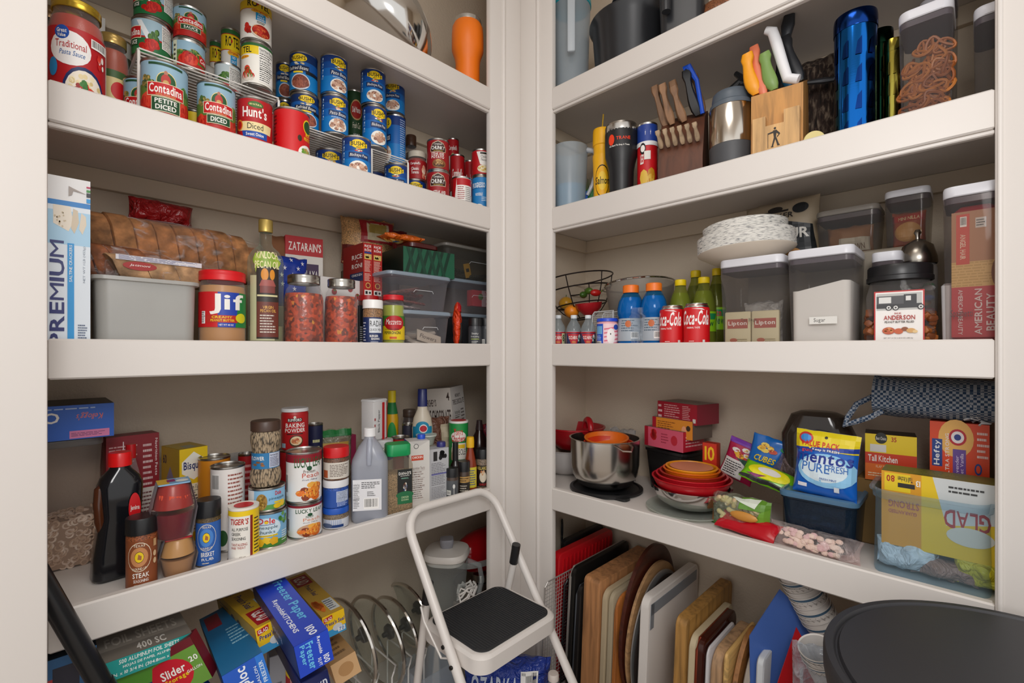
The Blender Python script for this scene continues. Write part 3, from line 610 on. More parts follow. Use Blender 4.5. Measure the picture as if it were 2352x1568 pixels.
# soups
CH = [('r', -PI, 0, PI, 1, '9c1218'), ('p', [(-.75, .72), (-.5, .9), (0, .97), (.5, .9), (.75, .72), (.7, .58), (-.7, .58)], 'd8c8a8'), ('p', [(-.71, .72), (-.47, .88), (0, .95), (.47, .88), (.71, .72), (.66, .595), (-.66, .595)], '3a1a14'), ('t', "Campbell's", -.4, .81, .4, .89, Wt, 0, 0, .2), ('t', 'CHUNKY', -.62, .66, .62, .79, Wt), ('t', 'Soups that eat like a meal', -.4, .61, .4, .64, YL)]
zt, q = can('L', 1006, 53, 400, .115, z2, '9c1218', CH+[('t', 'STEAK AND', -.4, .35, .7, .45, Wt)], 'lower chunky soup can under the steak and potato one')
can('L', 1006, 52, 328, .115, zt, '9c1218', CH+[('t', 'STEAK AND', -.6, .46, .55, .56, Wt), ('t', 'POTATO', -.6, .35, .55, .45, Wt), ('e', .1, .17, .62, .16, '8a5a30'), ('f', .1, .18, .55, .13, ['6a3a1c', 'c9a060', 'a0703a', '4a2a14'], 18, .35)], 'upper chunky steak and potato soup can')
CB = [('r', -PI, .45, PI, 1, 'b8141c'), ('r', -PI, 0, PI, .45, 'eeeae2'), ('t', "Campbell's", -.75, .6, .75, .8, Wt, 0, 1, .25), ('e', 0, .45, .28, .1, 'b0a070')]
zt, q = can('L', 1040, 30, 398, .27, z2, 'b8141c', CB, 'red and white soup can at the bottom of the rear soup stack')
can('L', 1040, 28, 322, .27, zt, 'b8141c', CB, 'red soup can on top of the rear stack behind the chunky cans')
can('L', 1050, 34, 360, .19, z2+.0, 'b8141c', CB+[('t', 'Beef', -.3, .2, .3, .32, 'b8141c')], 'tall red and white beef soup can right of the chunky cans')
can('L', 1060, 46, 412, .10, z2, 'f0ece6', [('p', [(-1.5, 1), (-.5, 1), (-.9, 0), (-1.5, 0)], 'b8141c'), ('r', -.5, .78, 1.3, .99, 'b8141c'), ('l', -.4, .05, .35, .75, '9a2a2a', 12), ('l', .4, .05, 1.2, .75, '8a8a8a', 12)], 'short white soup can turned to its nutrition side in front')
can('L', 1079, 26, 372, .21, z2, 'b8141c', CB, 'slim red soup can between the nutrition-side can and the chicken noodle can')
zt, q = can('L', 1106, 46, 411, .085, z2, '1f7fc0', [('t', 'PROGRESSO', -1.1, .72, .35, .86, Wt), ('r', -1.2, .70, .45, .71, '12306a'), ('t', 'NOODLE', -.65, .5, .1, .58, Wt), ('l', 0, .35, .9, .48, 'cfe2f0', 3), ('e', -.3, .12, .6, .16, 'f0ece2'), ('f', -.3, .13, .5, .12, ['d08a40', 'b03020', 'e0c070'], 16, .35)], 'bright blue noodle soup can at the corner')
can('L', 1105, 44, 350, .085, zt, 'b8141c', [('r', -PI, .6, PI, 1, 'b8141c'), ('p', [(-.5, .95), (1.3, .95), (1.3, .3), (-.1, .4)], 'f0ece6'), ('r', -.1, .84, .8, .92, '2a2a22'), ('t', 'Chicken', -.05, .68, .85, .8, K, 0, 0), ('t', 'Noodle', 0, .55, .8, .66, K, 0, 0), ('e', .3, .22, .7, .17, 'e8dcc0'), ('f', .3, .23, .6, .14, ['d8b860', 'c09a48', 'efe2b0'], 18, .3)], 'chicken noodle soup can on top of the bright blue one')
# ================================================================== left unit, third shelf
z3 = S3
carton('L', 70, 207, 405, .03, z3, .10, {'F': [('r', 0, 0, 1, 1, 'dfe8f0'), ('r', 0, .60, 1, .8, 'a8d0ea'), ('r', 0, .83, 1, .86, '1c7cc4'), ('r', 0, .86, 1, 1, 'e4e4e4'),
    ('p', [(.36, .72), (.36, .83), (.65, .83), (.7, .74), (.62, .68)], 'e6dccb'), ('p', [(.66, .7), (.7, .82), (.78, .81), (.8, .74), (.72, .67)], 'cfc0a8'), ('p', [(.8, .7), (.84, .8), (.92, .78), (.93, .73), (.86, .67)], 'ddd0bb'), ('f', .5, .75, .13, .05, ['c9b89a'], 14, .12),
    ('t', 'PREMIUM', .30, .0, .55, .62, '20286e', 90), ('r', .60, .02, .715, .61, '1c94d6'), ('t', 'SALTINE CRACKERS', .63, .38, .68, .6, Wt, 90, 0), ('t', 'NET WT 1 LB (453g)', .87, .38, .92, .6, '9aa4b0', 90, 0), ('r', .93, .955, 1, .965, 'b81450'), ('r', .93, .93, 1, .945, '3a8a3a'), ('r', .93, .9, 1, .925, '20242c'), ('r', .93, .865, 1, .89, '1c94d6'),
    ('p', [(.62, .95), (.62, .89), (.68, .9), (.7, .925), (.93, .915), (.7, .94)], '9a8f88'), ('l', .78, .01, .95, .13, '4a5a7a', 8)], 'R': [('r', 0, 0, 1, 1, 'c4c2c0')]}, 'dfe3e8', 'tall saltine cracker box with navy vertical lettering at the left end')
carton('L', 186, 214, 708, .16, z3, .04, {}, 'b3741f', 'narrow amber box behind the saltine cracker box')
BR = M('a87448', .8, 0, 'bread'); BR2 = M('8a5230', .8, 0, 'bread')
def loaf(name, label, c, L, Wd, H, mat, rotz, n, tilt=0, seed=1, printed=(), sag=.0):
    t = thing(name, label, 'bread', c, (0, tilt, rotz)); rg = random.Random(seed)
    b = MB()
    for i in range(n):                                   # sliced loaf, each slice a little shifted
        x = -L/2+L*i/n; e = min(1, .72+1.3*min(i+.5, n-i-.5)/n*1.4); dy = (rg.random()-.5)*.006; dz = (rg.random()-.5)*.003
        R = []
        for xx, k in ((x+.0005, .97), (x+.002, 1), (x+L/n-.002, 1), (x+L/n-.0005, .97)):
            hw, hh = Wd/2*e*k, H*e*k; q = []
            for j in range(20):
                a = 2*PI*j/20; cc, ss = math.cos(a), math.sin(a); q.append((xx-ss*.016*e, dy+hw*(abs(cc)**.55)*(1 if cc > 0 else -1), dz+.001+hh/2+hh/2*(abs(ss)**.6)*(1 if ss > 0 else -1)))
            R.append(q)
        b.rings(R, mat)
    b.build('slices', t, 50)
    b = MB(); R = []
    for i in range(13):
        u = i/12; x = -L/2-.012+(L+.05)*u; e = math.sin(PI*min(1, max(.05, u*.92+.04)))**.3*1.06; q = []
        if u > .93: e *= .5
        for j in range(24):
            a = 2*PI*j/24; cc, ss = math.cos(a), math.sin(a); f = e*(1+.05*noise.noise(Vector((u*9, j*.8, seed))))
            q.append((x, Wd/2*f*(abs(cc)**.6)*(1 if cc > 0 else -1), H/2+H/2*f*(abs(ss)**.65)*(1 if ss > 0 else -1)))
        R.append(q)
    b.rings(R, CLEAR('fff8f0', .03, .12, 1.0)); b.build('plastic_wrap', t, 60)
    if printed:
        b = MB(); b.prt(list(printed), flat((-L/2, -Wd/2*1.075, 0), (L, 0, 0), (0, 0, H))); b.build('printing', t)
    return t
# translucent bin with the loaves around it
BIN_T = CLEAR('dcdcd8', .52, .3, 0, 'd2d2ce')
xA, yA, dA = pl('L', 210, .04); xB, yB, dB = pl('L', 462, .04); Wb = xB-xA; Hb = ZZ(640, pl('L', 330, .05)[2])-z3
t = thing('storage_bin', 'milky translucent plastic bin in front of the sliced bread', 'storage bin', ((xA+xB)/2, .04+.075, z3+.0005)); bin_mesh(Wb, .15, Hb, BIN_T, t, taper=.90, cr=.02)
t.children[0].name = 'tub'
x, y, d = pl('L', 400, .285)
loaf('bread_loaf', 'long sliced brown loaf in clear wrap across the back', (x-.03, y-.01, ZZ(642, d)), .43, .15, ZZ(524, d)-ZZ(642, d), BR, .06, 11, 0, 3)
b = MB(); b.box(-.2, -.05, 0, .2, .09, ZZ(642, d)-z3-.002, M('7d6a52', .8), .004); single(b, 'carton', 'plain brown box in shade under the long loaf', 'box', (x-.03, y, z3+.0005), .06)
x, y, d = pl('L', 252, .235)
loaf('bread_loaf', 'darker loaf end at the left behind the translucent bin', (x+.005, y-.055, ZZ(655, d)), .15, .1, ZZ(578, d)-ZZ(655, d), BR2, .1, 5, 0, 5)
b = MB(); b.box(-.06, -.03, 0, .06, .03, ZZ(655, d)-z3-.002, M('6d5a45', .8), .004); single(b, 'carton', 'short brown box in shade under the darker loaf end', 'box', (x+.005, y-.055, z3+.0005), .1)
x, y, d = pl('L', 365, .13)
loaf('bread_loaf', 'short pack of pale buns lying on the translucent bin contents', (x, y+.005, z3+Hb-.004), .155, .07, ZZ(594, d)-z3-Hb, M('b08a64', .8, 0, 'bread'), .05, 3, 0, 8, [('e', .25, .62, .18, .16, 'a3201c'), ('t', 'Jatimoni', .14, .58, .36, .68, Wt, 0, 0, .2), ('r', .0, .8, .95, .98, 'd8d6dc'), ('l', .03, .81, .9, .97, '3a3a7a', 6)])
x, y, d = pl('L', 365, .32)
bag('snack_bag', 'dark red crinkled bag lying on the long loaf at the back', 'bag', (x, y-.03, ZZ(522, d)), .1, .13, ZZ(470, d)-ZZ(522, d), .06, M('8e1418', .3, 0, 'foil'), (), 5, .006)
# peanut butter
P3 = 'b3804a'
t, H = jar('L', 511, 109, 626, .075, z3, M('b3804a', .5), .80, 'd8121a', [('r', -1.5, 0, 1.5, 1, 'c8141c'), ('p', [(-.2, 0), (.55, 0), (.75, 1), (-.2, 1)], '1c3fa8'), ('p', [(.55, 0), (1.4, 0), (1.4, 1), (.75, 1)], '14803c'), ('t', 'Jif', -.55, .36, 1.0, .95, Wt), ('r', -.7, .13, .65, .34, 'b8281c'), ('t', 'CREAMY', -.45, .25, .4, .32, YL), ('t', 'PEANUT BUTTER', -.5, .16, .5, .225, YL),
    ('t', 'NET WT 40 OZ', -.15, .04, .45, .09, Wt), ('e', .85, .27, .3, .14, 'd8d018'), ('r', -.95, .1, -.75, .45, 'f0e8e8'), ('l', -.95, .12, -.75, .44, K, 6)], 'peanut butter jar with wide red cap and red, blue and green label', lidh=.135, neck=.93, shoulder=.1, l0=.25, l1=.71, lidr=1.0)
# pecan oil bottle
GLS = CLEAR('e9efe2', .05, .04, 0, 'e8eee6')
bottle('L', 610, 84, 506, .07, z3, [(0, 0), (.9, 0), (1, .02), (1, .66), (.96, .70), (.75, .75), (.42, .79), (.34, .82), (.33, .93), (.38, .94), (0, .945)], GLS, [(.36, .90), (.4, .905), (.4, .995), (.37, 1), (0, 1)], M('b39a52', .35, .6), 'tall square-shouldered pecan oil bottle with gold cap',
    [('r', -.95, -.02, .5, .72, 'c2c29a'), ('e', 0, .90, .75, .10, '8aa838'), ('p', [(-.7, .98), (-.3, .95), (-.55, .75)], 'a8c048'), ('p', [(.5, .95), (.95, .88), (.6, .78)], 'a8c048'), ('r', -.5, .0, .75, .82, '2e2622'), ('r', -.48, .02, .73, .42, '6a2f22'), ('t', 'KINLOCH', -.55, .91, .72, 1.0, 'f0e8b0'), ('t', 'PECAN OIL', -.6, .80, .78, .885, 'f0e8b0'), ('e', -.05, .73, .2, .07, 'd88a1c'), ('e', .35, .73, .14, .06, 'd88a1c'), ('r', -.3, .52, .5, .6, '7a3a34'), ('p', [(-.35, .6), (.55, .6), (.4, .67), (-.2, .67)], 'a05048'),
     ('r', -.45, .48, .65, .5, 'd8d0a0'), ('t', 'VIRGIN', -.15, .34, .4, .375, 'e0a850'), ('t', 'PECAN OIL', -.28, .3, .55, .335, 'e0a850'), ('l', -.3, .06, .6, .28, 'd8ccc0', 7)], l0=.06, l1=.74, liq=M('8d8a70', .3), liqh=.16, squash=.8)
for px, wd, ty, ww, lb in ((698, 93, 634, .07, 'quart jar of chunky tomato salsa beside the oil bottle'), (784, 78, 643, .065, 'quart jar of tomato salsa, the right one of the pair')):
    jar('L', px, wd, ty, ww, z3, M('a23c1a', .25, 0, 'salsa'), .74, 'b0aca4', [], lb, lid_metal=1, lidh=.12, neck=.76, shoulder=.2, turn=.5, cat='jar', glass=CLEAR('ffffff', .04, .03))
# things behind the jars
carton('L', 660, 742, 545, .30, z3, .05, {'F': [('r', 0, 0, 1, 1, 'e4dfd6'), ('r', 0, .83, 1, 1, 'b8161e'), ('t', "ZATARAIN'S", .08, .87, .95, .95, Wt), ('r', .3, .42, .88, .76, '3c1a4a'), ('t', 'LAYA', .55, .62, .86, .7, Wt), ('l', .45, .5, .85, .58, 'b090b8', 2), ('e', .5, .28, .4, .16, '9a8a80'), ('f', .5, .3, .34, .12, ['c9741c', '8a3a14', 'e09a2c', '5a2a14'], 34, .2)]}, 'a8161e', 'upright jambalaya mix box with red top and purple panel', rot=-.15)
x, y, d = pl('L', 662, .22)
ST = lambda u, v, s: [('p', [(u+s*math.cos(PI/2+k*.4*PI), v+s*math.sin(PI/2+k*.4*PI)), (u+s*.35*math.cos(PI/2+(k+.5)*.4*PI), v+s*.35*math.sin(PI/2+(k+.5)*.4*PI)), (u, v), (u+s*.35*math.cos(PI/2+(k-.5)*.4*PI), v+s*.35*math.sin(PI/2+(k-.5)*.4*PI))], 'e8e8ee') for k in range(5)]
stars = []
for u, v in ((.2, .9), (.5, .93), (.8, .88), (.3, .75), (.65, .76), (.5, .62), (.2, .6), (.85, .66), (.4, .48), (.7, .5), (.2, .42), (.5, .34)): stars += ST(u, v, .055)
bag('party_napkin_pack', 'blue plastic pack printed with white stars behind the oil bottle', 'napkin pack', (x, y, z3+.11), .1, .105, .135, .035, M('17389c', .25), stars, 6, .004)
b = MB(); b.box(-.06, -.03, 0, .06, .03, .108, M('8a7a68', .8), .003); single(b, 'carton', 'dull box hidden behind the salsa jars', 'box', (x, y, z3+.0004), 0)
x, y, d = pl('L', 640, .33)
bag('paper_bag', 'brown paper bag top peeking behind the star-printed pack', 'bag', (x, y, z3+.0005), 0, .1, ZZ(543, d)-z3, .05, M('8a5c3c', .8), (), 8, .005)
carton('L', 730, 834, 640, .17, z3, .08, {'F': [('r', 0, 0, 1, 1, 'e2dfdc'), ('t', 'CRANBERRIES', .42, .93, .62, .97, '3a3a52')]+[q for u, v in ((.68, .86), (.85, .76), (.9, .55), (.62, .6), (.3, .8), (.8, .35)) for q in (('e', u, v, .06, .045, '9c2026'), ('e', u+.01, v+.02, .03, .012, '4a7a3c'))], 'T': [('r', 0, 0, 1, 1, 'd8d4ce'), ('e', .2, .4, .18, .3, 'b84a2c')]}, 'dcd8d4', 'white box printed with cranberries behind the salsa jars', rot=.1)
x, y, d = pl('L', 826, .1); b = MB(); b.box(-.012, -.02, 0, .012, .02, ZZ(702, d)-z3, M('14171a', .3), .002); b.prt([('l', .1, .1, .9, .5, 'b8bcc0', 8)], bf('F', .024, .04, ZZ(702, d)-z3)); single(b, 'spice_tin', 'slim black tin between the salsa jar and the blue-label shaker', 'tin', (x, y, z3+.0004), 0)
for sl, (a_, b_, ww, lb) in enumerate(((833, 855, .155, 'red rice mix box with its long side showing, left of the upright pair'), (856, 877, .155, 'red rice mix box, right one of the upright pair'))):
    pass
x0, y0, d0 = pl('L', 834, .155); x1, y1, d1 = pl('L', 855, .155); x2, y2, d2 = pl('L', 877, .155)
SP = lambda chick: [('r', 0, 0, 1, 1, 'b3201a'), ('t', 'RICE', .14, .93, .86, .97, Wt), ('t', 'A', .4, .905, .6, .925, Wt), ('t', 'RONI', .14, .86, .86, .9, Wt), ('r', .1, .82, .9, .85, '1c3f8a' if chick else 'a01a14'), ('r', .1, .72, .9, .81, 'd8b860'), ('f', .5, .765, .35, .04, ['f0e0a0', 'b08030'], 14, .25), ('l', .12, .5, .88, .7, 'f0d0c0', 10), ('l', .12, .34, .88, .48, 'f0d0c0', 6), ('e', .5, .27, .28, .05, 'd8b060'), ('e', .5, .27, .2, .035, '8a2018'), ('r', .1, .1, .9, .19, 'e8e4dc'), ('r', .2, .12, .45, .17, K), ('e', .7, .145, .12, .02, K)]
zr = ZZ(692, d1); Hh = ZZ(560, d1)-zr
for i, (xa, xb, ch, lb) in enumerate(((x0, x1, 1, 'red rice mix box with blue side panel, left of the upright pair'), (x1, x2, 0, 'red rice mix box without blue band, right of the upright pair'))):
    fbox('carton', lb, 'box', ((xa+xb)/2+(.0006 if i else 0), .155+.062, zr), 0, xb-xa-.0008, .124, Hh, 'a81c18', {'F': SP(ch), 'L': [('r', 0, 0, 1, 1, '94201c'), ('t', 'RICE', .45, .74, .95, .82, Wt), ('t', 'A', .66, .69, .74, .72, Wt), ('t', 'RONI', .45, .58, .95, .66, Wt), ('r', .35, .35, 1, .5, '20305e'), ('t', 'CHICKEN', .45, .44, .95, .48, Wt)]})
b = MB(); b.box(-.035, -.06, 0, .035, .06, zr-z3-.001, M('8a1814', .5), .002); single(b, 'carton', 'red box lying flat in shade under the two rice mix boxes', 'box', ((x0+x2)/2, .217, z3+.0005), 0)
# seasoning shaker and pickled peppers
x, y, r, H, a = spot('L', 856, 47, 690, .045, z3)
t = thing('seasoning_shaker', 'blue-label seasoning shaker with white cap', 'shaker', (x, y, z3+.0004), a)
tub_mesh('f0efec', .19, M('8a6848', .5, 0, 'granule'))(r, H, None, [('r', -1.45, 0, 1.45, .82, '1c2f5e'), ('r', -.35, .38, 1.0, .78, 'd8dce0'), ('t', 'RADA', -.28, .56, .95, .72, K, 0, 0), ('t', 'QUICK MIX', -.28, .42, .9, .5, K, 0, 0), ('t', 'BURGER', -.3, .26, .55, .32, Wt), ('t', 'SEASONING', -.15, .18, .7, .24, Wt), ('l', -.2, .04, .7, .14, 'd0d4e0', 3), ('l', -1.1, .05, -.7, .7, 'd0d4e0', 8)], t)
x, y, d = pl('L', 846, .12); t = thing('glass_jar', 'small jar with dark red lid hidden behind the blue-label shaker', 'jar', (x, y, z3+.0004), 0)
b = MB(); b.lathe([(0, 0), (.026, 0), (.026, ZZ(692, d)-z3), (0, ZZ(692, d)-z3)], M('5a2018', .3)); b.build('jar_body', t)
b = MB(); b.lathe([(0, ZZ(692, d)-z3), (.028, ZZ(692, d)-z3), (.028, ZZ(680, d)-z3), (0, ZZ(680, d)-z3)], M('a81418', .35)); b.build('lid', t)
t, H = jar('L', 903, 52, 679, .08, z3, M('9aa32a', .3), .8, 'cc1420', [('r', -1.5, 0, 1.5, .95, '3f7a2a'), ('r', -1.5, .0, 1.5, .55, 'e8c81c'), ('e', .1, .66, .95, .3, 'b8141c'), ('t', 'Mezzetta', -.65, .6, .75, .82, Wt, 0, 0, .2), ('t', 'GOLDEN GREEK', -.75, .38, .55, .45, '1c3a1c', 0, 0), ('t', 'PEPERONCINI', -.8, .22, .65, .34, '1c3a1c'), ('r', -.3, .04, .3, .12, 'd8501c')], 'jar of yellow-green pickled peppers with red lid', lidh=.1, neck=.86, shoulder=.14, l0=.14, l1=.62, lidr=.93)
b = MB(); rg = random.Random(4)
R_ = spot('L', 903, 52, 679, .08, z3)[2]
for i in range(16):
    an = rg.random()*6.28; b.blob((R_*.6*math.cos(an), R_*.6*math.sin(an), H*(.12+.64*rg.random())), R_*.3, R_*.3, H*.1, M(rg.choice(['b8bf34', 'a3ad2c', 'c8cc4a']), .25), 8, 5)
b.build('peppers', t)
# noodles, green box and clear bins
def lidbin(side, p0, p1, ty, w, z0, D, tub, lid, label, items=(), lidh=.012, contents=None, cname='storage_bin', cat='storage bin', ribs=True, H=None):
    x0, y0, d0 = pl(side, p0, w); x1, y1, d1 = pl(side, p1, w); Wd = math.hypot(x1-x0, y1-y0); pm = (p0+p1)/2
    if H is None: H = ZZ(ty, pl(side, pm, w)[2])-z0
    nx, ny = (0, 1) if side == 'L' else (1, 0)
    cx, cy = (x0+x1)/2+nx*D/2, (y0+y1)/2+ny*D/2
    t = thing(cname, label, cat, (cx, cy, z0+.0004), OUT[side])
    h = H-lidh; wi, di = Wd/2*.97, D/2*.97; ta = .88
    b = MB(); b.loft([(wi*ta-.004, di*ta-.004, .02, 0), (wi*ta, di*ta, .02, .004), (wi-.003, di-.003, .02, h-.006), (wi, di, .02, h-.004), (wi, di, .02, h)], tub, 5, cap1=False); b.build('tub', t)
    b = MB(); b.loft([(wi+.002, di+.002, .02, h+.0005), (Wd/2, D/2, .02, h+.002), (Wd/2, D/2, .02, H-.003), (Wd/2-.004, D/2-.004, .018, H), (Wd/2-.008, D/2-.008, .016, H), (Wd/2-.010, D/2-.010, .015, H-.004)], lid, 5); b.build('lid', t)
    if ribs:
        b = MB(); b.tube([(-wi*.25, -di*.96, h*.55), (-wi*.2, -di*.975, h*.62), (wi*.35, -di*.975, h*.62), (wi*.4, -di*.96, h*.55)], .0008, M('e0e2e4', .3), 5); b.build('grip_ridge', t)
    if contents: contents(t, wi*ta, di*ta, h)
    return z0+H+.0004, (cx, cy, Wd, D, H)
TUB = CLEAR('f2f0f2', .10, .1, 0, 'c9c7cc'); BLID = CLEAR('d8e4ee', .6, .3, 0, 'a9b8c6')
def junk(cols, hh=.6, n=7, flatk=1, seed=2, nm='contents'):
    def k(t, wx, wy, h):
        b = MB(); rg = random.Random(seed)
        for i in range(n):
            c = rg.choice(cols); sx, sy = wx*.5, wy*.5
            T = Matrix.Translation(((rg.random()-.5)*wx*.8, (rg.random()-.5)*wy*.7, .012+h*hh*i/n*.8)) @ Matrix.Rotation((rg.random()-.5)*.5, 4, 'X') @ Matrix.Rotation((rg.random()-.5)*.9, 4, 'Z') @ Matrix.Rotation((rg.random()-.5)*.3, 4, 'Y')
            b.loft([(sx*.9, sy*.9, .004, 0), (sx, sy, .006, h*hh/n*.5), (sx*.9, sy*.9, .004, h*hh/n*1.1)], M(c, .35, 0, 'foil') if flatk else M(c, .4), 2, T=T)
        b.build(nm, t)
    return k
zb1, g = lidbin('L', 928, 1041, 714, .045, z3, .16, TUB, BLID, 'lower clear bin with grey-blue lid and a card inside, third shelf', contents=junk(['c9bfae', 'a89a88', 'b0a08a'], .45, 4, 0, 3))
b = MB(); b.box(-.045, -.001, 0, .045, .001, .035, M('c4b8a4', .6)); b.prt([('t', 'Flowers', .1, .3, .8, .7, '4a3a30', 0, 0, .3)], bf('F', .09, .002, .035)); single(b, 'paper_card', 'tan card with handwriting leaning in the lower clear bin', 'card', (g[0]+.012, g[1]-.06, z3+.012), (-.35, .25, 0))
lidbin('L', 893, 1040, 628, .065, zb1, .19, TUB, BLID, 'upper clear bin full of dark packets under the green box', contents=junk(['5a3028', '7a4034', '3a2622', '8a5a50', 'c0b0a8'], .6, 8, 1, 5))
zb2 = zb1+(ZZ(628, pl('L', 966, .065)[2])-zb1)+.0005
xg, yg, dg_ = pl('L', 990, .17)
GF = [('r', 0, 0, 1, 1, '1d5a40')]+[('p', [(u, 0), (u+.06, 0), (u+.2, 1), (u+.14, 1)], '0f3324') for u in (.02, .16, .3, .44, .58, .72)]+[('p', [(u+.14, 0), (u+.2, 0), (u+.06, 1), (u, 1)], '14402e') for u in (.05, .25, .45, .62)]
Wg = .185; Hg = ZZ(570, pl('L', 990, .07)[2])-zb2
fbox('gift_box', 'shiny dark green striped box on top of the clear bin', 'box', (pl('L', 992, .09)[0], .165, zb2), -.06, Wg, .14, max(.045, Hg), M('16402e', .3, .3), {'F': GF, 'L': [('r', 0, 0, 1, 1, '14201a')]})
zg = zb2+max(.045, Hg)+.001
x, y, d = pl('L', 958, .14); b = MB(); b.loft([(.05, .04, .02, 0), (.055, .045, .02, .003), (.055, .045, .02, .014), (.05, .04, .02, .018)], M('4a100e', .3)); single(b, 'food_tub', 'flat dark red tub on the green box', 'tub', (x, y, zg), 0)
bag('noodle_pack', 'orange noodle packet lying on the dark red tub', 'packet', (pl('L', 940, .1)[0], .17, zg+.030), (PI/2, 0, -.12), .13, .06, .022, M('d8661c', .3, 0, 'foil'), [('r', .45, .1, .9, .6, 'e05a14'), ('e', .3, .6, .12, .25, '2a7ab8'), ('f', .3, .5, .3, .4, ['e8b050', 'f0d080', 'b86a20'], 20, .2)], 4, .004)
x, y, d = pl('L', 838, .30)
bag('rice_bag', 'big clear bag of rice with red corners behind the rice mix boxes', 'bag', (x, y-.02, ZZ(612, d)), -.25, .17, ZZ(507, d)-ZZ(612, d), .08, M('c49a68', .45, 0, 'granule'), [('r', .3, .45, .98, .95, '9c1a20'), ('r', .42, .5, .85, .88, 'c8bc9a'), ('r', .46, .66, .8, .86, 'a08a40'), ('p', [(0, 0), (.6, 0), (.3, .35), (0, .4)], '6a2420'), ('e', .12, .2, .1, .08, '1a1c22')], 3, .007)
x, y, d = pl('L', 880, .29)
bag('rice_bag', 'dark red bag leaning at the back above the green box', 'bag', (x+.05, y+.02, ZZ(600, d)), -.1, .1, ZZ(520, d)-ZZ(600, d), .05, M('8a1a1e', .3, 0, 'foil'), (), 13, .006)
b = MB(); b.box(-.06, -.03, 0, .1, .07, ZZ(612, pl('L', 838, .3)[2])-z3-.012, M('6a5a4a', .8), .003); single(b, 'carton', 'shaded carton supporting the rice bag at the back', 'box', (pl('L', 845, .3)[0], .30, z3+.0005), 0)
zc, g = lidbin('L', 1050, 1160, 722, .14, z3, .15, CLEAR('8a8c92', .35, .2, 0, '4a4c52'), BLID, 'grey bin at the corner behind the black spice jars', ribs=False)
zc, g = lidbin('L', 1036, 1160, 645, .14, zc, .15, TUB, BLID, 'clear bin with gelatin boxes inside, middle of the corner stack', contents=None)
fbox('carton', 'red gelatin dessert box seen through the clear corner bin', 'box', (pl('L', 1098, .2)[0], .19, zc-.0005-.085), 0, .10, .03, .058, 'c23038', {'F': [('r', 0, 0, 1, 1, 'c4323c'), ('r', .45, 0, 1, 1, 'd8b8b8'), ('t', 'JELL-O', .6, .08, .85, .95, 'b8202c', -90), ('e', .4, .6, .12, .2, '5a7a3a')]})
lidbin('L', 1022, 1165, 568, .15, zc, .17, CLEAR('d8d4cc', .14, .1, 0, '9a9890'), CLEAR('d8d4cc', .6, .3, 0, 'b5b0a8'), 'topmost clear bin of the corner stack with a yellow card', contents=junk(['2a3a30', '4a4a44', '6a6a60'], .4, 4, 1, 9))
b = MB(); b.box(-.014, -.001, 0, .014, .001, .05, M('d8a83a', .6)); b.prt([('r', .25, .4, .75, .65, K)], bf('F', .028, .002, .05)); single(b, 'paper_card', 'small yellow card inside the topmost corner bin', 'card', (pl('L', 1082, .165)[0], .178, zc+.014), (0, -.25, 0))
x, y, d = pl('L', 1050, .075)
bag('snack_bag', 'orange-red foil bag squeezed between clear bins and black spice jars', 'bag', (x, y, z3+.0005), .9, .07, ZZ(697, d)-z3, .025, M('d03a12', .25, 0, 'foil'), [('r', .0, .8, 1, 1, 'b8141c'), ('r', .05, 0, .4, .55, '2a2624'), ('r', .5, .1, .9, .3, 'e8e0d0')], 7, .004)
for px, wd, lb in ((1091, 32, 'black spice jar beside the orange-red bag'), (1116, 30, 'black spice jar at the very corner of the third shelf')):
    x, y, r, H, a = spot('L', px, wd, 731, .05, z3); t = thing('spice_jar', lb, 'spice jar', (x, y, z3+.0004), a)
    tub_mesh('17181a', .27, M('3a3c40', .3))(r, H, None, [('r', -1.4, 0, 1.4, .95, '3c3e42'), ('t', 'Smoky', -.5, .62, .5, .75, 'd8d8d4', 0, 0), ('t', 'Everything', -.6, .48, .6, .58, 'd8d8d4', 0, 0), ('r', -.6, .38, .6, .43, '8a9a4a'), ('l', -.5, .1, .5, .32, 'c8c8c4', 3)] if px < 1100 else [('r', -1.4, 0, 1.4, .95, '3c3e42'), ('e', .3, .65, .22, .1, 'e0e0dc'), ('r', .27, .1, .33, .6, 'e0e0dc'), ('b', -.8, .1, -.2, .4)], t)
# ================================================================== left unit, top shelf
x, y, d = pl('L', 1074, .085); 
bottle('L', 1074, 73, 50, .10, S1, [(0, 0), (.72, 0), (.74, .01), (.76, .45), (.82, .52), (1, .62), (1, .8), (.97, .9), (.88, .93), (.86, .95), (0, .95)], M('f07814', .38), [(.86, .935), (.87, .95), (.87, .99), (.8, 1), (0, 1)], M('c9c9c6', .2, .9), 'orange insulated tumbler with steel rim and clear lid', cat='tumbler', name='tumbler')
x, y, d = pl('L', 875, .19)
b = MB(); Pb = [(0, 0), (.5, .02), (.8, .12), (.95, .33), (1, .62), (1.0, .7), (1.045, .7), (1.045, .715), (.985, .72), (.98, .62), (.93, .34), (.78, .14), (.48, .04), (0, .03)]
b.lathe([(p*.165, q*.155) for p, q in Pb], M('cfcdc9', .12, 1), 56)
t = thing('mixing_bowl', 'large shiny steel mixing bowl tipped toward the corner on the top shelf', 'bowl', (x-.06, .19, S1+.075), (0, rad(38), .25)); o = b.build('bowl_body', t)
x, y, d = pl('L', 1010, .3)
bag('plastic_bag', 'grey patterned soft bag lying behind the orange tumbler', 'bag', (x, y, S1+.0005), -.1, .14, .055, .07, M('6d6a74', .5, 0, 'rough'), (), 21, .006)
x, y, d = pl('L', 1114, .16)
bag('plastic_bag', 'lumpy grey lace bag at the corner of the top shelf', 'bag', (x+.02, y, S1+.0005), 0, .1, .07, .06, M('8d8a92', .5, 0, 'rough'), (), 22, .006)
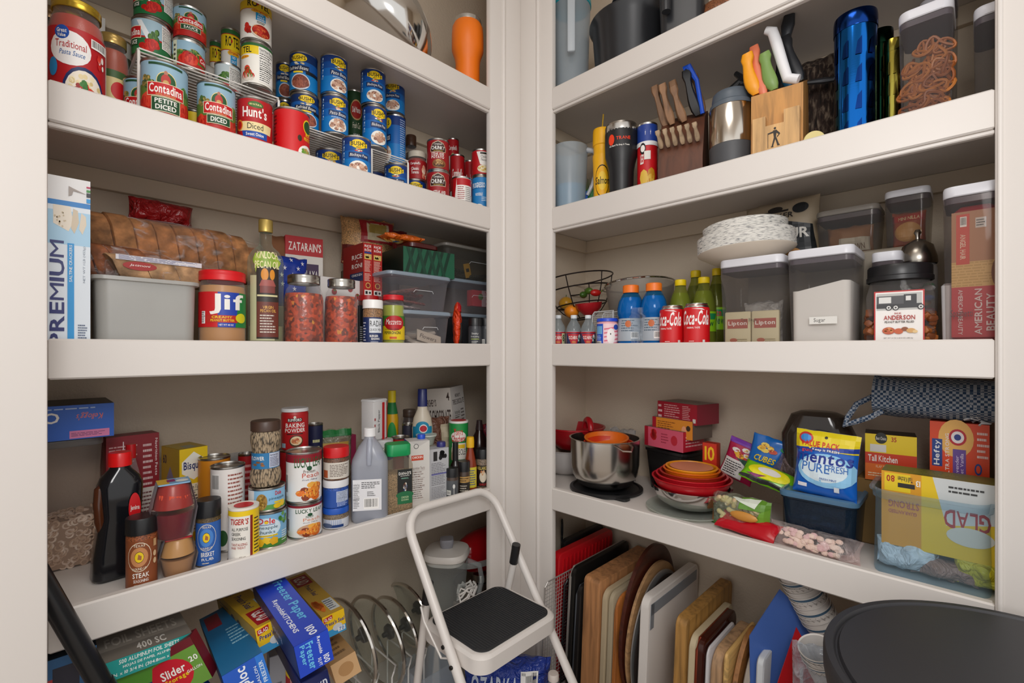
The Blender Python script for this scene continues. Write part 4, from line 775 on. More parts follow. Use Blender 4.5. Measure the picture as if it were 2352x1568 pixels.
b = MB(); b.tube([(-.09, 0, 0), (.09, 0, 0)], .013, M('b0161c', .35), 14); b.tube([(-.13, 0, 0), (-.088, 0, 0)], .007, M('b0161c', .35), 10); b.tube([(.088, 0, 0), (.13, 0, 0)], .007, M('b0161c', .35), 10)
single(b, 'rolling_pin', 'red rolling pin end resting on the lace bag at the corner', 'rolling pin', (pl('L', 1114, .2)[0]+.1, .2, S1+.086), 0)
# ================================================================== left unit, fourth shelf
z4 = S4
def PR(px, py, h):                                      # place seen at px, py and standing at height h: x, y
    d = (EYE-h)*F/(py-CY); X = (px-CX)/F*d; a, b_ = X-.0284, d-1.63
    return .6995*a+.7146*b_, -.7149*a+.6995*b_, d
# cereal keeper with cracker box on it
x0, y0, d0 = pl('L', 236, .225); zt = ZZ(1000, d0)
CLR = CLEAR('f8f4f2', .08, .06, 0, 'c8c2be')
xc, yc = x0-.085, .225+.055
t = thing('cereal_keeper', 'clear plastic cereal keeper half full of ring cereal', 'canister', (xc, yc, z4+.0005)); Hc = zt-z4-.002
b = MB(); b.loft([(.070, .042, .014, 0), (.072, .044, .016, .004), (.085, .055, .018, Hc-.015)], CLR, 5, cap1=False); b.build('clear_body', t)
b = MB(); b.loft([(.086, .056, .018, Hc-.016), (.087, .057, .018, Hc-.014), (.087, .057, .018, Hc-.002), (.084, .054, .016, Hc)], CLEAR('c8c4c0', .5, .2, 0, '8a8684'), 5); b.build('lid', t)
b = MB(); b.loft([(.0685, .0405, .013, .003), (.0755, .0465, .015, Hc*.375)], M('b49a84', .8), 5); b.build('cereal_fill', t)
b = MB(); rg = random.Random(7); rm = [M('e6d2c0', .7), M('cfb49c', .7)]
TOR = [[((.0056+.0021*math.cos(2*PI*j/6))*math.cos(2*PI*i/10), (.0056+.0021*math.cos(2*PI*j/6))*math.sin(2*PI*i/10), .0021*math.sin(2*PI*j/6)) for j in range(6)] for i in range(10)]
def ring(b, T, m): b.rings(TOR, m, False, False, T, closed=True)
for i in range(300):
    zz = .006+rg.random()*(Hc*.375-.004); k = zz/(Hc*.375); hx, hy = .0685+.007*k, .0405+.006*k
    e = rg.random()
    if i > 255: px_, py_, zz = (rg.random()*2-1)*hx*.9, (rg.random()*2-1)*hy*.9, Hc*.375+rg.random()*.004
    elif e < .62: px_, py_ = (rg.random()*2-1)*hx*.95, -hy+.001
    else: px_, py_ = hx-.001, (rg.random()*2-1)*hy*.95
    T = Matrix.Translation((px_, py_, zz)) @ (Matrix.Rotation((PI/2 if i <= 255 and e >= .62 else 0)+(rg.random()-.5)*.9, 4, 'Z') @ Matrix.Rotation((PI/2 if i <= 255 else .3)+(rg.random()-.5)*.7, 4, 'X')); ring(b, T, rm[i % 2])
o = b.build('ring_cereal', t); o['kind'] = 'stuff'
xk, yk, dk = pl('L', 262, .20)
zk = zt+.0005; Hk = .052
fbox('carton', 'blue cracker crisps box upside down on top of the cereal keeper', 'box', (xk-.125, .20+.085, zk), 0, .25, .16, ZZ(925, dk)-zk, '1c62c0', {'F': [('r', 0, 0, 1, 1, '1a5cc0'), ('r', .72, .03, .97, .25, 'd87aa8'), ('t', "Kellogg's", .76, .55, .93, .78, 'e06a50', 180, 0, .3), ('t', 'Crisps', .35, .5, .66, .9, Wt, 180), ('l', .73, .08, .95, .2, '7a3a6a', 3), ('l', .45, .86, .98, .94, 'a8c0e0', 1)], 'T': [('r', 0, 0, 1, 1, '2c2824'), ('t', 'Crisps', .3, .3, .9, .8, '3c3834')]})
# dark red boxes behind
carton('L', 238, 363, 1000, .30, z4, .05, {'F': [('r', 0, 0, 1, 1, '8f1a26'), ('l', .05, .72, .62, .92, 'd8a8a8', 7), ('r', .3, .6, .32, .95, 'e8d8d8'), ('t', 'Nutrition Facts', .92, .6, .97, .95, 'e8d8d8', -90), ('l', .68, .3, .9, .92, 'e0c0c0', 12), ('r', .6, .02, .98, .5, 'd8cfc8'), ('l', .63, .05, .95, .47, '7a4a4a', 12), ('l', .05, .08, .55, .6, 'c89090', 12)]}, '7a1620', 'dark red box back with fine print behind the syrup bottle', rot=.12)
x, y, d = pl('L', 302, .25)
bottle('L', 300, 48, 1020, .2, z4, [(0, 0), (1, 0), (1, .7), (.5, .86), (.45, .9), (0, .9)], CLEAR('f0e0e0', .15, .1), [(.5, .88), (.52, .88), (.52, 1), (0, 1)], M('c0141c', .3), 'red-capped bottle standing behind the syrup bottle') 
# syrup bottle
xs, ys, ds = PR(262, 1335, z4)
t = thing('syrup_bottle', 'dark pancake syrup bottle with red cap and side handle', 'bottle', (xs+.012, ys+.03, z4+.0005), facing(xs, ys)+.15)
SY = M('17181c', .12); Hs = ZZ(1037, pl('L', 283, ys+.03)[2])-z4
b = MB(); b.loft([(.040, .026, .014, 0), (.045, .031, .018, .006), (.043, .030, .018, Hs*.2), (.033, .027, .018, Hs*.5), (.035, .028, .018, Hs*.62), (.036, .028, .018, Hs*.74), (.031, .025, .018, Hs*.80), (.017, .017, .016, Hs*.87), (.016, .016, .016, Hs*.9)], SY, 6); b.build('bottle_body', t)
b = MB(); b.tube([(-.026, -.004, Hs*.76), (-.034, -.012, Hs*.73), (-.036, -.016, Hs*.62), (-.034, -.016, Hs*.48), (-.030, -.010, Hs*.38)], [.006, .008, .008, .008, .006], CLEAR('a06038', .55, .15, 0, '6a3a22'), 10); b.build('handle', t)
b = MB(); b.lathe([(.0165, Hs*.89), (.0195, Hs*.89), (.0195, Hs*.99), (.018, Hs), (0, Hs)], M('e81418', .3), 28); b.build('cap', t)
b = MB(); b.prt([('e', .82, .5, .17, .25, 'd8141c'), ('t', 'Jemima', .7, .45, .95, .55, Wt)], bf('F', .058, .0615, Hs*.5, Hs*.3)); b.build('label', t)
def seas(side, px, wpx, ty, py, capc, bg, items, label, lh=.24, fill='granule', fc='7a4a28', z=None, group=None, gl=None, l0=.05, l1=.95):
    zz = z4 if z is None else z; x, y, d = PR(px, py, zz); r = wpx*d/(F*math.sqrt(1+((px-CX)/F)**2))/2
    dx, dy = x-CAMX, y-CAMY; q = math.hypot(dx, dy); x += dx/q*r; y += dy/q*r; H = ZZ(ty, d+r*.3)-zz
    t = thing('seasoning_jar', label, 'jar', (x, y, zz+.0004), facing(x, y), group)
    tub_mesh(capc, lh, M(fc, .5, 0, fill))(r, H, None, items, t); return t, r, H, (x, y)
TEX = lambda c, c2, a, b_: [('r', -1.25, .02, 1.3, .97, c), ('e', -.15, .64, .78, .3, 'e8dcc4'), ('e', -.15, .64, .74, .285, c), ('e', -.15, .64, .55, .2, c2), ('e', -.15, .64, .29, .115, K), ('e', -.15, .64, .27, .105, YL), ('p', [(-.25, .6), (-.02, .58), (0, .66), (-.2, .7)], 'a8683a'), ('t', 'TEXAS', -.5, .85, .2, .9, 'e8dcc4'), ('t', 'ROUND UP', -.55, .38, .3, .43, 'e8dcc4'), ('t', a, -.55, .22, .45, .32, Wt), ('t', b_, -.5, .13, .4, .19, Wt, 0, 0), ('l', -.45, .05, .3, .1, 'e8dcc4', 1)]
seas('L', 325, 78, 1190, 1354, '17181a', '', TEX('8a4a28', 'c98a58', 'STEAK', 'SEASONING')+[('r', .75, .8, 1.0, .95, 'c9a070'), ('e', .85, .65, .13, .06, 'd8b890'), ('e', .85, .5, .13, .06, 'd8b890')], 'brown-label steak seasoning jar with black cap at the shelf edge', fc='8a4c2a')
seas('L', 478, 62, 1150, 1303, '1a1b1e', '', TEX('2f62b0', '4a86d0', 'BRISKET', 'RUB'), 'blue-label brisket rub jar with black cap', fc='5a4a30', lh=.26)
x, y, d = PR(543, 1293, z4); t = thing('seasoning_tin', 'white and yellow greek seasoning tin with red and white top', 'tin', (x+.02, y+.02, z4+.0005), facing(x, y)); r = 36*d/F/1.15; H = ZZ(1162, d+.02)-z4
b = MB(); b.lathe([(0, 0), (r, 0), (r, H-.006), (r*1.03, H-.005), (r*1.03, H), (r*.8, H), (r*.78, H-.001), (0, H-.001)], M('efe9dc', .35), 40); b.lathe([(0, H+.0002), (r*.66, H+.0002), (r*.66, H+.0006), (0, H+.0006)], M('c8141c', .4), 30); b.build('tin_body', t)
b = MB(); b.prt([('r', -PI, .0, PI, 1, 'f0ece2'), ('r', -PI, .9, PI, 1, YL), ('r', .55, 0, 1.5, .9, YL), ('r', .4, 0, .58, .9, '8a2c1c'), ('l', .7, .05, 1.3, .85, K, 12), ('t', "TIGER'S", -.95, .74, .3, .86, 'b8281c', 0, 1, .2), ('t', 'ALL PURPOSE', -.85, .62, .25, .68, K, 0, 0), ('t', 'GREEK', -.85, .53, -.2, .59, K, 0, 0), ('t', 'SEASONING', -.85, .44, .1, .5, K, 0, 0), ('t', 'TANTALIZING', -.85, .33, .2, .38, 'a8281c', 0, 0), ('t', 'FREE TREAT', -.85, .27, .1, .31, 'a8281c', 0, 0), ('t', 'NET WT', -.3, .08, .1, .12, '5a3a30', 0, 0), ('r', -PI, 0, PI, .02, '8a4a38')], cyl(r+.0002, 0, H-.006)); b.build('label', t)
# bisquick box
carton('L', 398, 468, 1030, .22, z4, .09, {'F': [('r', 0, 0, 1, 1, 'e8c41c'), ('p', [(.08, .86), (.5, .96), (.95, .86), (.95, .74), (.5, .66), (.08, .74)], 'f0eee0'), ('t', 'Bisquick', .14, .75, .95, .86, '1c2c6a'), ('n', .0, .1, .85, .62, 'f0e8c8', '1a1c3a')], 'L': [('r', 0, 0, 1, 1, 'b89a2c'), ('p', [(.2, .1), (.2, .6), (.5, .8), (.85, .6), (.85, .1)], '8a86a0'), ('t', 'Bisquick', .15, .35, .95, .52, '1c2048'), ('t', '60', .1, .82, .3, .92, '1c2048')], 'T': [('r', 0, 0, 1, 1, 'a88c1c'), ('r', .3, .1, .7, .5, '8a8a70')]}, 'd8b41c', 'yellow baking mix box behind the fruit cups', rot=.22)
def canp(px, wpx, ty, py, bg, items, label, w=None, **k):
    return can('L', px, wpx, ty, w, z4, bg, items, label, **k)
canp(492, 76, 1047, 0, 'd8821c', [('r', -PI, 0, PI, 1, 'd98a20'), ('t', 'CREAM', -.2, .04, .3, .12, 'f0e0b0'), ('l', .3, .2, .9, .85, 'a8601c', 8)], 'orange can behind the upside-down cranberry can', w=.20)
canp(523, 82, 1066, 0, 'ece8e4', [('b', -1.1, .72, -.5, .95), ('l', .0, .5, 1.1, .95, '9a5a50', 9), ('r', 0, .4, 1.3, .45, 'c8502c'), ('t', 'CRANBERRY', .0, .28, 1.2, .38, 'a8202c', 180), ('t', 'WHOLE', .5, .2, .95, .26, 'a8202c', 180), ('e', -.3, .15, .3, .1, '2c5a30'), ('e', .75, .12, .5, .12, '14306a'), ('e', -.7, .4, .2, .08, '8a2020')], 'white cranberry sauce can standing upside down', w=.125)
canp(566, 40, 1040, 0, 'a8141c', [('l', -.2, .2, .8, .9, 'd8a0a0', 8)], 'red can in shade behind the sunflower seed jar', w=.25)
# fruit cups in clear pairs
def fcup(px, wpx, ty, by, label, c1, c2, topc, zbase, w):
    x, y, d = pl('L', px, w); r = wpx*d/F/2/1.2; H = ZZ(ty, d)-zbase
    t = thing('fruit_cup', label, 'fruit cup', (x, y, zbase+.0005), facing(x, y)+.1)
    pr = lambda s_: [(r*.7*s_, 0), (r*.78*s_, H*.03), (r*.98*s_, H*.42), (r*1.02*s_, H*.45), (r*1.02*s_, H*.47), (r*.98*s_, H*.5), (r*.78*s_, H*.85), (r*.7*s_, H*.88)]
    b = MB(); b.lathe(pr(1), CLEAR('fff4f0', .02, .05), 30, cap0=True, cap1=True); b.build('clear_cups', t)
    b = MB(); q = pr(.95); b.lathe([(0, .001)]+[(a_, max(z_, .001)) for a_, z_ in q[:3]]+[(0, H*.41)], M(c1, .3), 24); b.lathe([(0, H*.51)]+q[5:]+[(0, H*.86)], M(c2, .3), 24); 
    if topc != 'b8202c':
        rg = random.Random(2)
        for i in range(12): b.box(*[v for v in (lambda X, Y, Z: (X-.006, Y-.006, Z-.006, X+.006, Y+.006, Z+.006))(r*.62*math.sin(-1+i*.2)*1.0, -r*.66*math.cos(-1+i*.2), H*(.58+.12*rg.random()))], M('d8502c', .35), .002)
    b.build('filling', t)
    b = MB(); b.loft([(r*.74, r*.6, .004, H*.885), (r*.74, r*.6, .004, H*.91)], M(topc, .4), 3)
    for sg in (-1, 1): b.add([(sg*r*.74, -r*.6, H*.9), (sg*r*.74, r*.6, H*.9), (sg*r*1.06, r*.6, H*.47), (sg*r*1.06, -r*.6, H*.47), (sg*r*.8, -r*.6, 0), (sg*r*.8, r*.6, 0)], [(0, 1, 2, 3), (3, 2, 5, 4)], M('b8bcc4', .4))
    b.prt([('r', 0, 0, .35, 1, 'd8b03a'), ('r', .35, .0, 1, 1, '7aa8cc'), ('r', .3, .3, .55, .8, '8a2a6a'), ('e', .75, .35, .2, .25, 'e8e8e4'), ('l', .6, .65, .95, .95, 'e8ece8', 3)] if topc != 'b8202c' else [('r', 0, 0, 1, 1, 'b8202c'), ('e', .3, .5, .2, .3, '2a4a9a'), ('r', .6, .1, 1, .9, 'd8d4cc')], flat((-r*.74, -r*.6, H*.91), (r*1.48, 0, 0), (0, r*1.2, 0))); b.build('sleeve', t)
    return zbase+H*.91+.001
xx, yy, dd = PR(408, 1333, z4); w_ = yy+.035
zf = fcup(408, 84, 1222, 0, 'lower clear fruit cup pair with tan filling and red sleeve', 'a08058', 'b8965c', 'b8202c', z4, w_)
fcup(398, 100, 1092, 0, 'upper fruit cup pair with red gelatin and orange fruit', '6a1424', '9a2a24', '8ab4d4', zf, w_)
# pineapple cans, seed jar
DOLE = lambda: [('r', -PI, 0, PI, 1, '7ab4dc'), ('r', -PI, 0, PI, .2, '4a8a3a'), ('e', -.2, .6, .9, .3, 'd4e8f4'), ('t', 'Dole', -.6, .72, .35, .9, 'd01c2c'), ('r', -.6, .69, .35, .705, '1c2c7a'), ('e', -.13, .77, .11, .04, YL), ('t', 'pineapple', -.75, .54, .5, .66, '2a4a5a', 0, 0), ('t', 'chunks', -.6, .42, .35, .52, '2a4a5a', 0, 0), ('r', -.7, .33, .5, .38, YL), ('t', 'in 100 pineapple juice', -.65, .34, .45, .37, '2a4a3a', 0, 0),
    ('p', [(-.85, .12), (-.75, .28), (-.45, .3), (-.2, .18), (-.35, .04), (-.75, .02)], 'e8b81c'), ('p', [(-.4, .24), (-.2, .32), (.1, .28), (.15, .14), (-.1, .1)], 'f0c82c'), ('p', [(.0, .2), (.25, .32), (.5, .26), (.5, .1), (.2, .06)], 'e0ac18'), ('f', .9, .8, .35, .2, ['3a7a2a', '6aa04a'], 10, .3), ('l', .75, .1, 1.2, .45, 'e8f0e8', 5)]
zt, q = can('L', 617, 85, 1166, .075, z4, '7ab4dc', DOLE(), 'tall pineapple chunks can under the short pineapple can')
zt, q = can('L', 613, 86, 1112, .078, zt, '8ac0e4', [('r', -PI, 0, PI, 1, '8ac0e4'), ('r', -PI, 0, PI, .25, '5a9a4a'), ('r', -1.5, 0, -.75, 1, 'e4e8e8'), ('e', -.3, .42, .32, .42, 'a8823a'), ('f', -.3, .42, .28, .38, ['7a5a20', 'c9a850', '8a6a2a'], 30, .16), ('t', 'Dole', .45, .7, .85, .92, 'd01c2c'), ('t', 'pineapple', .1, .45, 1.1, .62, '2a5a6a', 0, 0), ('r', .4, .3, 1.1, .38, YL), ('e', .6, .15, .25, .14, 'e8c01c'), ('e', .95, .2, .2, .14, 'f0cc2c')], 'short pineapple can between the seed jar and tall pineapple can')
x, y, r0, H, a = spot('L', 610, 72, 965, .08, zt); t = thing('seed_jar', 'ribbed clear jar of sunflower seeds with brown lid', 'jar', (x, y, zt+.0004), a); r = r0
b = MB(); b.lathe([(0, 0), (r*.9, 0), (r*1.0, H*.08), (r*1.0, H*.18), (r*.9, H*.27), (r*.88, H*.3), (r*.88, H*.5), (r*.86, H*.54), (r*.98, H*.68), (r*.98, H*.78), (r*.84, H*.85)], M('a89478', .6, 0, 'seeds'), 36); b.build('seeds', t)
b = MB(); b.lathe([(r*.9, H*.84), (r*.97, H*.85), (r*.97, H*.985), (r*.92, H), (0, H)], M('4a352a', .4), 36); b.build('lid', t)
b = MB(); b.prt([('r', -PI, 0, PI, 1, '2a7ab0'), ('r', .25, .05, 1.25, .97, 'd0d8e8'), ('t', 'Nutrition Facts', .3, .78, 1.0, .92, '2a2a5a'), ('l', .3, .1, 1.1, .74, '3a3a6a', 7), ('t', 'FLOWER', -1.2, .55, -.1, .8, Wt), ('f', -.5, .3, .5, .2, ['8a5a30', 'a06a3a'], 5, .3)], cyl(r*.9, H*.28, H*.24)); b.build('label', t)
# peach filling cans with baking powder on top
PCH = lambda a_: [('r', -PI, 0, PI, 1, 'ecebe8'), ('r', -PI, .83 if a_ else .93, PI, 1, '8a1424'), ('t', 'LUCKY LEAF', -.55, .72 if a_ else .76, 1.15, .93 if a_ else .89, '2a5a2c' if a_ else '1c5030'), ('e', .3, .70, .15, .05, '1c5030'), ('t', 'Premium' if a_ else 'PREMIUM', -.05 if a_ else .05, .6, .65 if a_ else .5, .67, '5a3a20' if a_ else '1c5030', 0, 0, .2 if a_ else 0), ('t', 'Peach', -.1, .5, .95, .6, 'c8503a' if a_ else 'd88a68', 0, 0), ('t', 'Fruit Filling', -.1, .43, .8, .47, '4a4a6a', 0, 0, .2), ('e', .35, .2, .8, .2, 'c9a080' if not a_ else 'ecebe8'), ('f', .35, .2, .78, .19, ['e8862a', 'f0a03a', 'd86a1c', '8a3a1c', 'f0b04a', 'e8762a'], 30, .3), ('b', -1.3, .1, -1.0, .6)]
zt, q = can('L', 700, 81, 1146, .075, z4, 'ecebe8', PCH(0), 'lower peach filling can, mostly white')
zt, q = can('L', 698, 84, 1032, .075, zt, 'ecebe8', PCH(1), 'upper peach filling can with red band, lid in view')
zt2, q = can('L', 672, 66, 1029, .17, z4, 'a8141c', [('r', -PI, .5, PI, 1, 'b01820'), ('r', -PI, 0, PI, .5, 'd8d4d0'), ('t', 'Sauce', -.3, .3, .9, .4, '8a1a20')], 'red can in shade carrying the baking powder')
x, y, r, H, a = spot('L', 677, 64, 936, .165, zt2); t = thing('baking_powder_tin', 'red baking powder canister with white plastic lid', 'canister', (x, y, zt2+.0004), a)
tub_mesh('dcdcdc', .09, M('b4181c'))(r, H, 'b8161c', [('r', -.55, .8, .55, .9, '2a1614'), ('t', 'RUMFORD', -.5, .81, .5, .89, Wt), ('e', 0, .93, .1, .04, 'e8e0d0'), ('t', 'BAKING', -.7, .63, .75, .76, Wt), ('t', 'POWDER', -.75, .49, .8, .61, Wt), ('r', -.6, .43, .6, .46, '3a1a14'), ('e', .1, .24, .5, .17, '5a3a20'), ('e', .1, .25, .42, .13, 'e8d0a8'), ('f', .1, .24, .35, .1, ['b8502c', 'e0a068', 'c88048'], 12, .35), ('r', -1.1, .05, -.7, .18, 'a8c8d8')], t)
canp(722, 40, 972, 0, '20244a', [('l', -.2, .1, .9, .85, 'd8d8a0', 9)], 'dark navy canister behind the baking powder', w=.28)
x, y, d = pl('L', 765, .28)
bag('snack_bag', 'green-topped plastic bag peeking over the red-lid jar', 'bag', (x, y, z4+.0005), -.2, .11, ZZ(985, d)-z4, .03, CLEAR('e8f0e0', .45, .2, .8, 'b8b498'), [('r', .02, .9, .98, .99, '1f7a3a'), ('r', .1, .62, .9, .82, 'c9a04a'), ('t', 'AUDI', .15, .65, .6, .78, '2a2a2a')], 14, .004)
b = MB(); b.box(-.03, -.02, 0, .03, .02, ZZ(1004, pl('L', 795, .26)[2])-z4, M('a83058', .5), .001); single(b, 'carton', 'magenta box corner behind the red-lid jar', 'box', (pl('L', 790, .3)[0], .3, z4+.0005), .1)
# stacked seasoning tubs
def tubs(px, wpx, ty, w, z0, capc, fc, items, label, lh, bg=None, metal=None):
    x, y, r, H, a = spot('L', px, wpx, ty, w, z0); t = thing('seasoning_jar', label, 'jar', (x, y, z0+.0004), a); tub_mesh(capc, lh, metal or M(fc, .45, 0, 'granule'))(r, H, bg, items, t); return z0+H+.0008
zt = tubs(771, 61, 1160, .075, z4, '1a55b8', '7a6a58', [('r', -1.5, 0, 1.5, .8, 'd0d4dc')]+[('r', -.9+i*.14, .25, -.86+i*.14, .78, '8aa0c8') for i in range(10)]+[('r', -.6, .12, .6, .35, '1c3f7a'), ('e', -.7, .3, .45, .2, '4a5a7a')], 'lower small jar with blue cap and striped label', .30)
zt = tubs(771, 60, 1098, .075, zt, 'e4e4e6', '2a50a0', [('r', -1.5, 0, 1.5, 1, '2450a4'), ('n', .05, .3, 1.2, .95, 'c8d4ea', '1a2a5a'), ('l', .1, .05, 1.1, .28, 'c0d0f0', 3)], 'middle small jar with white cap and blue label', .27)
zt = tubs(772, 60, 1024, .075, zt, 'd0141a', '6a4a38', [('r', -1.5, .05, 1.5, .9, 'dcd6ca'), ('r', -1.2, .1, -.7, .5, 'b85a30'), ('l', -.5, .15, 1.1, .82, '6a5a50', 8)], 'top small jar with bright red cap', .32)
# vinegar jug
xj, yj, dj = PR(845, 1210, z4); Hj = ZZ(986, dj+.03)-z4; k = 42*dj/F/1.0
t = thing('vinegar_jug', 'translucent gallon vinegar jug with white cap', 'jug', (xj+.032, yj+.048, z4+.0005), facing(xj, yj)-.1)
JG = CLEAR('e8ecf4', .50, .25, 0, 'c4c8d2')
b = MB(); b.loft([(k*.9, k*.62, .02, 0), (k, k*.7, .024, .008), (k, k*.7, .024, Hj*.6), (k*.96, k*.68, .024, Hj*.66), (k*.62, k*.5, .022, Hj*.8), (k*.3, k*.3, .016, Hj*.885), (k*.27, k*.27, .015, Hj*.95)], JG, 6); b.build('jug_body', t)
b = MB(); b.loft([(k*.9, k*.6, .02, .003), (k*.985, k*.685, .024, .01), (k*.985, k*.685, .024, Hj*.56)], CLEAR('d8dce8', .35, .1, 0, 'b8bcc8'), 6); b.build('liquid', t)
b = MB(); b.lathe([(k*.3, Hj*.91), (k*.34, Hj*.91), (k*.34, Hj*.925), (k*.33, Hj*.93), (k*.34, Hj*.99), (k*.3, Hj), (0, Hj)], M('e8e8e8', .4), 26); b.build('cap', t)
b = MB(); b.tube([(k*.02, -k*.3, Hj*.88), (k*.03, -k*.5, Hj*.8), (k*.03, -k*.66, Hj*.7), (k*.02, -k*.7, Hj*.62)], [.007, .008, .008, .006], JG, 10); b.build('handle', t)
b = MB(); b.prt([('r', .0, 0, 1, 1, 'e6e6e8'), ('l', .3, .7, .95, .93, '3a3a3a', 4), ('n', -.0, .05, .25, .9, 'e6e6e8', K), ('b', .38, .05, .9, .4), ('l', .5, .45, .8, .62, '5a5a5a', 3)], flat((-k*.85, -k*.7-.0006, Hj*.14), (k*1.55, 0, 0), (0, 0, Hj*.33))); b.build('label', t)
# pepper tin on a tub, lemon juice, ranch and others behind
zt = tubs(880, 46, 1008, .17, z4, 'd8d8d8', 'c9c4b8', [('r', -1.5, 0, 1.5, .9, 'd0c8b4'), ('r', -1.5, .8, 1.5, .95, '2450a4')], 'white tub with blue band carrying the black pepper tin', .12)
x, y, d = pl('L', 863, .17); Hp = ZZ(917, d)-zt
b = MB(); b.box(-.03, -.024, 0, .03, .024, Hp, M('e2e0de', .35), .004); b.box(-.031, -.025, Hp-.008, .031, .025, Hp+.001, M('e8e8e8', .35), .003)
b.prt([('r', .62, 0, .8, .92, 'c01820'), ('t', 'Black Pepper', .3, .2, .48, .75, K, 90, 0), ('l', .05, .3, .15, .6, 'b8202c', 2), ('r', 0, 0, .1, .35, 'c01820')], bf('F', .0603, .0483, Hp)); b.prt([('r', 0, 0, 1, .92, 'b01820'), ('l', .1, .4, .9, .85, 'e8d0d0', 5), ('t', 'McCormick', .1, .1, .9, .2, Wt)], bf('R', .0603, .0483, Hp))
single(b, 'pepper_tin', 'red and white black pepper tin on top of the white tub', 'tin', (x, y+.01, zt+.0004), .35)
bottle('L', 900, 30, 897, .27, z4, [(0, 0), (1, 0), (1, .3), (.95, .45), (1, .5), (1, .72), (.6, .86), (.5, .9), (0, .9)], M('d8a818', .3), [(.5, .88), (.62, .88), (.62, 1), (0, 1)], M('e0c81c', .4), 'lemon juice bottle with yellow cap and green label', [('r', -1.5, 0, 1.5, .5, '2a9a4a'), ('e', 0, .5, .8, .25, '2a9a4a'), ('r', -1.5, .85, 1.5, 1, '1f7a3c')], l0=.1, l1=.88)
can('L', 920, 44, 1002, .17, z4, 'a8141c', [('r', -PI, .7, PI, .95, 'b01c20')], 'red tomato can with lid in view behind the green-capped shaker')
jar('L', 940, 34, 940, .28, z4, M('3a2820', .3), .9, '4a3a30', [('r', -1.5, 0, 1.5, 1, '2a2620')], 'dark jar with brown lid at the back beside the ranch bottle', lidh=.1)
can('L', 938, 30, 972, .22, z4, '2a2a3a', [('r', -PI, .3, PI, .9, '30303f'), ('l', -.5, .3, .5, .8, 'b8b8c8', 4)], 'small dark can in front of the brown-lidded jar')
bottle('L', 970, 48, 893, .17, z4, [(0, 0), (.95, 0), (1, .03), (.96, .4), (1, .62), (.85, .72), (.5, .8), (.45, .85), (0, .85)], M('cfc4b0', .3), [(.46, .79), (.48, .79), (.44, .995), (.4, 1), (0, 1)], M('1a2460', .35), 'ranch dressing bottle with tall navy cap', [('r', -1.1, .1, 1.1, .95, '1c8ab0'), ('e', .0, .95, .7, .12, '1c8ab0'), ('e', .1, .9, .4, .1, 'e8e4e0'), ('e', .1, .9, .34, .075, 'b81c2c'), ('t', 'Classic', -.35, .7, .35, .78, Wt, 0, 0, .2), ('t', 'Ranch', -.6, .45, .75, .66, Wt, 0, 1, .2), ('e', .3, .12, .5, .16, 'e0b8a0')], l0=.25, l1=.66, squash=.7)
# big seasoning shaker, broth, salt
xd, yd, dd = PR(920, 1182, z4); Hd = ZZ(1018, dd+.03)-z4; k = 31*dd/F
t = thing('seasoning_shaker', 'big square seasoning shaker with green cap', 'shaker', (xd+.012, yd+.035, z4+.0005), facing(xd, yd)+.25)
b = MB(); b.loft([(k*.95, k*.75, .006, 0), (k, k*.8, .008, .004), (k, k*.8, .008, Hd*.7), (k*.82, k*.68, .012, Hd*.8), (k*.8, k*.66, .012, Hd*.84)], CLEAR('f4f0e8', .12, .1, 0, 'c0b8a8'), 5); b.build('clear_body', t)
b = MB(); b.loft([(k*.93, k*.73, .006, .002), (k*.97, k*.77, .008, .005), (k*.97, k*.77, .008, Hd*.58)], M('a08868', .6, 0, 'granule'), 5); b.build('contents', t)
b = MB(); b.loft([(k*.86, k*.72, .015, Hd*.83), (k*.9, k*.76, .016, Hd*.84), (k*.9, k*.76, .016, Hd*.98), (k*.84, k*.7, .015, Hd)], M('1a9a58', .35), 5); b.build('cap', t)
b = MB(); b.prt([('r', 0, 0, 1, 1, '1c201e'), ('r', 0, 0, 1, .28, '1f6b40'), ('e', .5, .26, .6, .1, '1f6b40'), ('t', "DAN-O'S", .08, .84, .92, .93, Wt), ('t', 'SEASONING', .2, .8, .8, .825, Wt), ('t', 'ORIGINAL', .25, .72, .75, .76, '8ac0a8'), ('f', .5, .48, .16, .14, ['e8e4dc', '8a5a30', '2a5aa0', 'e8e4dc'], 16, .35), ('t', 'CHICKEN', .25, .16, .75, .22, 'b8d0a0'), ('t', 'SEASONING', .25, .09, .75, .14, 'b8d0a0')], flat((-k*.2, -k*.8-.0005, Hd*.14), (k*1.1, 0, 0), (0, 0, Hd*.5))); b.build('label', t)
carton('L', 950, 990, 1012, .055, z4, .06, {'F': [('r', 0, 0, 1, 1, 'd6d2cc'), ('p', [(0, 1), (1, 1), (.5, .92)], 'c4c0bc'), ('e', .35, .92, .12, .04, '5a5a5a'), ('e', .35, .92, .09, .03, 'd6d2cc'), ('r', .12, .7, .7, .78, 'c8482c'), ('t', 'CHICKEN', .16, .73, .66, .765, Wt), ('n', .1, .08, .8, .62, 'd6d2cc', '8a3a24')], 'L': [('r', 0, 0, 1, 1, 'cfd2d8'), ('r', 0, .75, 1, 1, '1c4fb0'), ('e', .8, .15, .35, .12, 'd0783a')]}, 'd6d2cc', 'white chicken broth carton with blue corner', rot=-.35)
xb_, yb_, db_ = pl('L', 972, .075); b = MB(); b.lathe([(0, 0), (.012, 0), (.012, .011), (.0105, .013), (0, .013)], M('1c4fc8', .35), 20)
CAP1 = (b, (xb_, yb_+.01, ZZ(1012, pl('L', 970, .055)[2])+.0008))
attach(b, 'screw_cap', 'white chicken broth', CAP1[1])
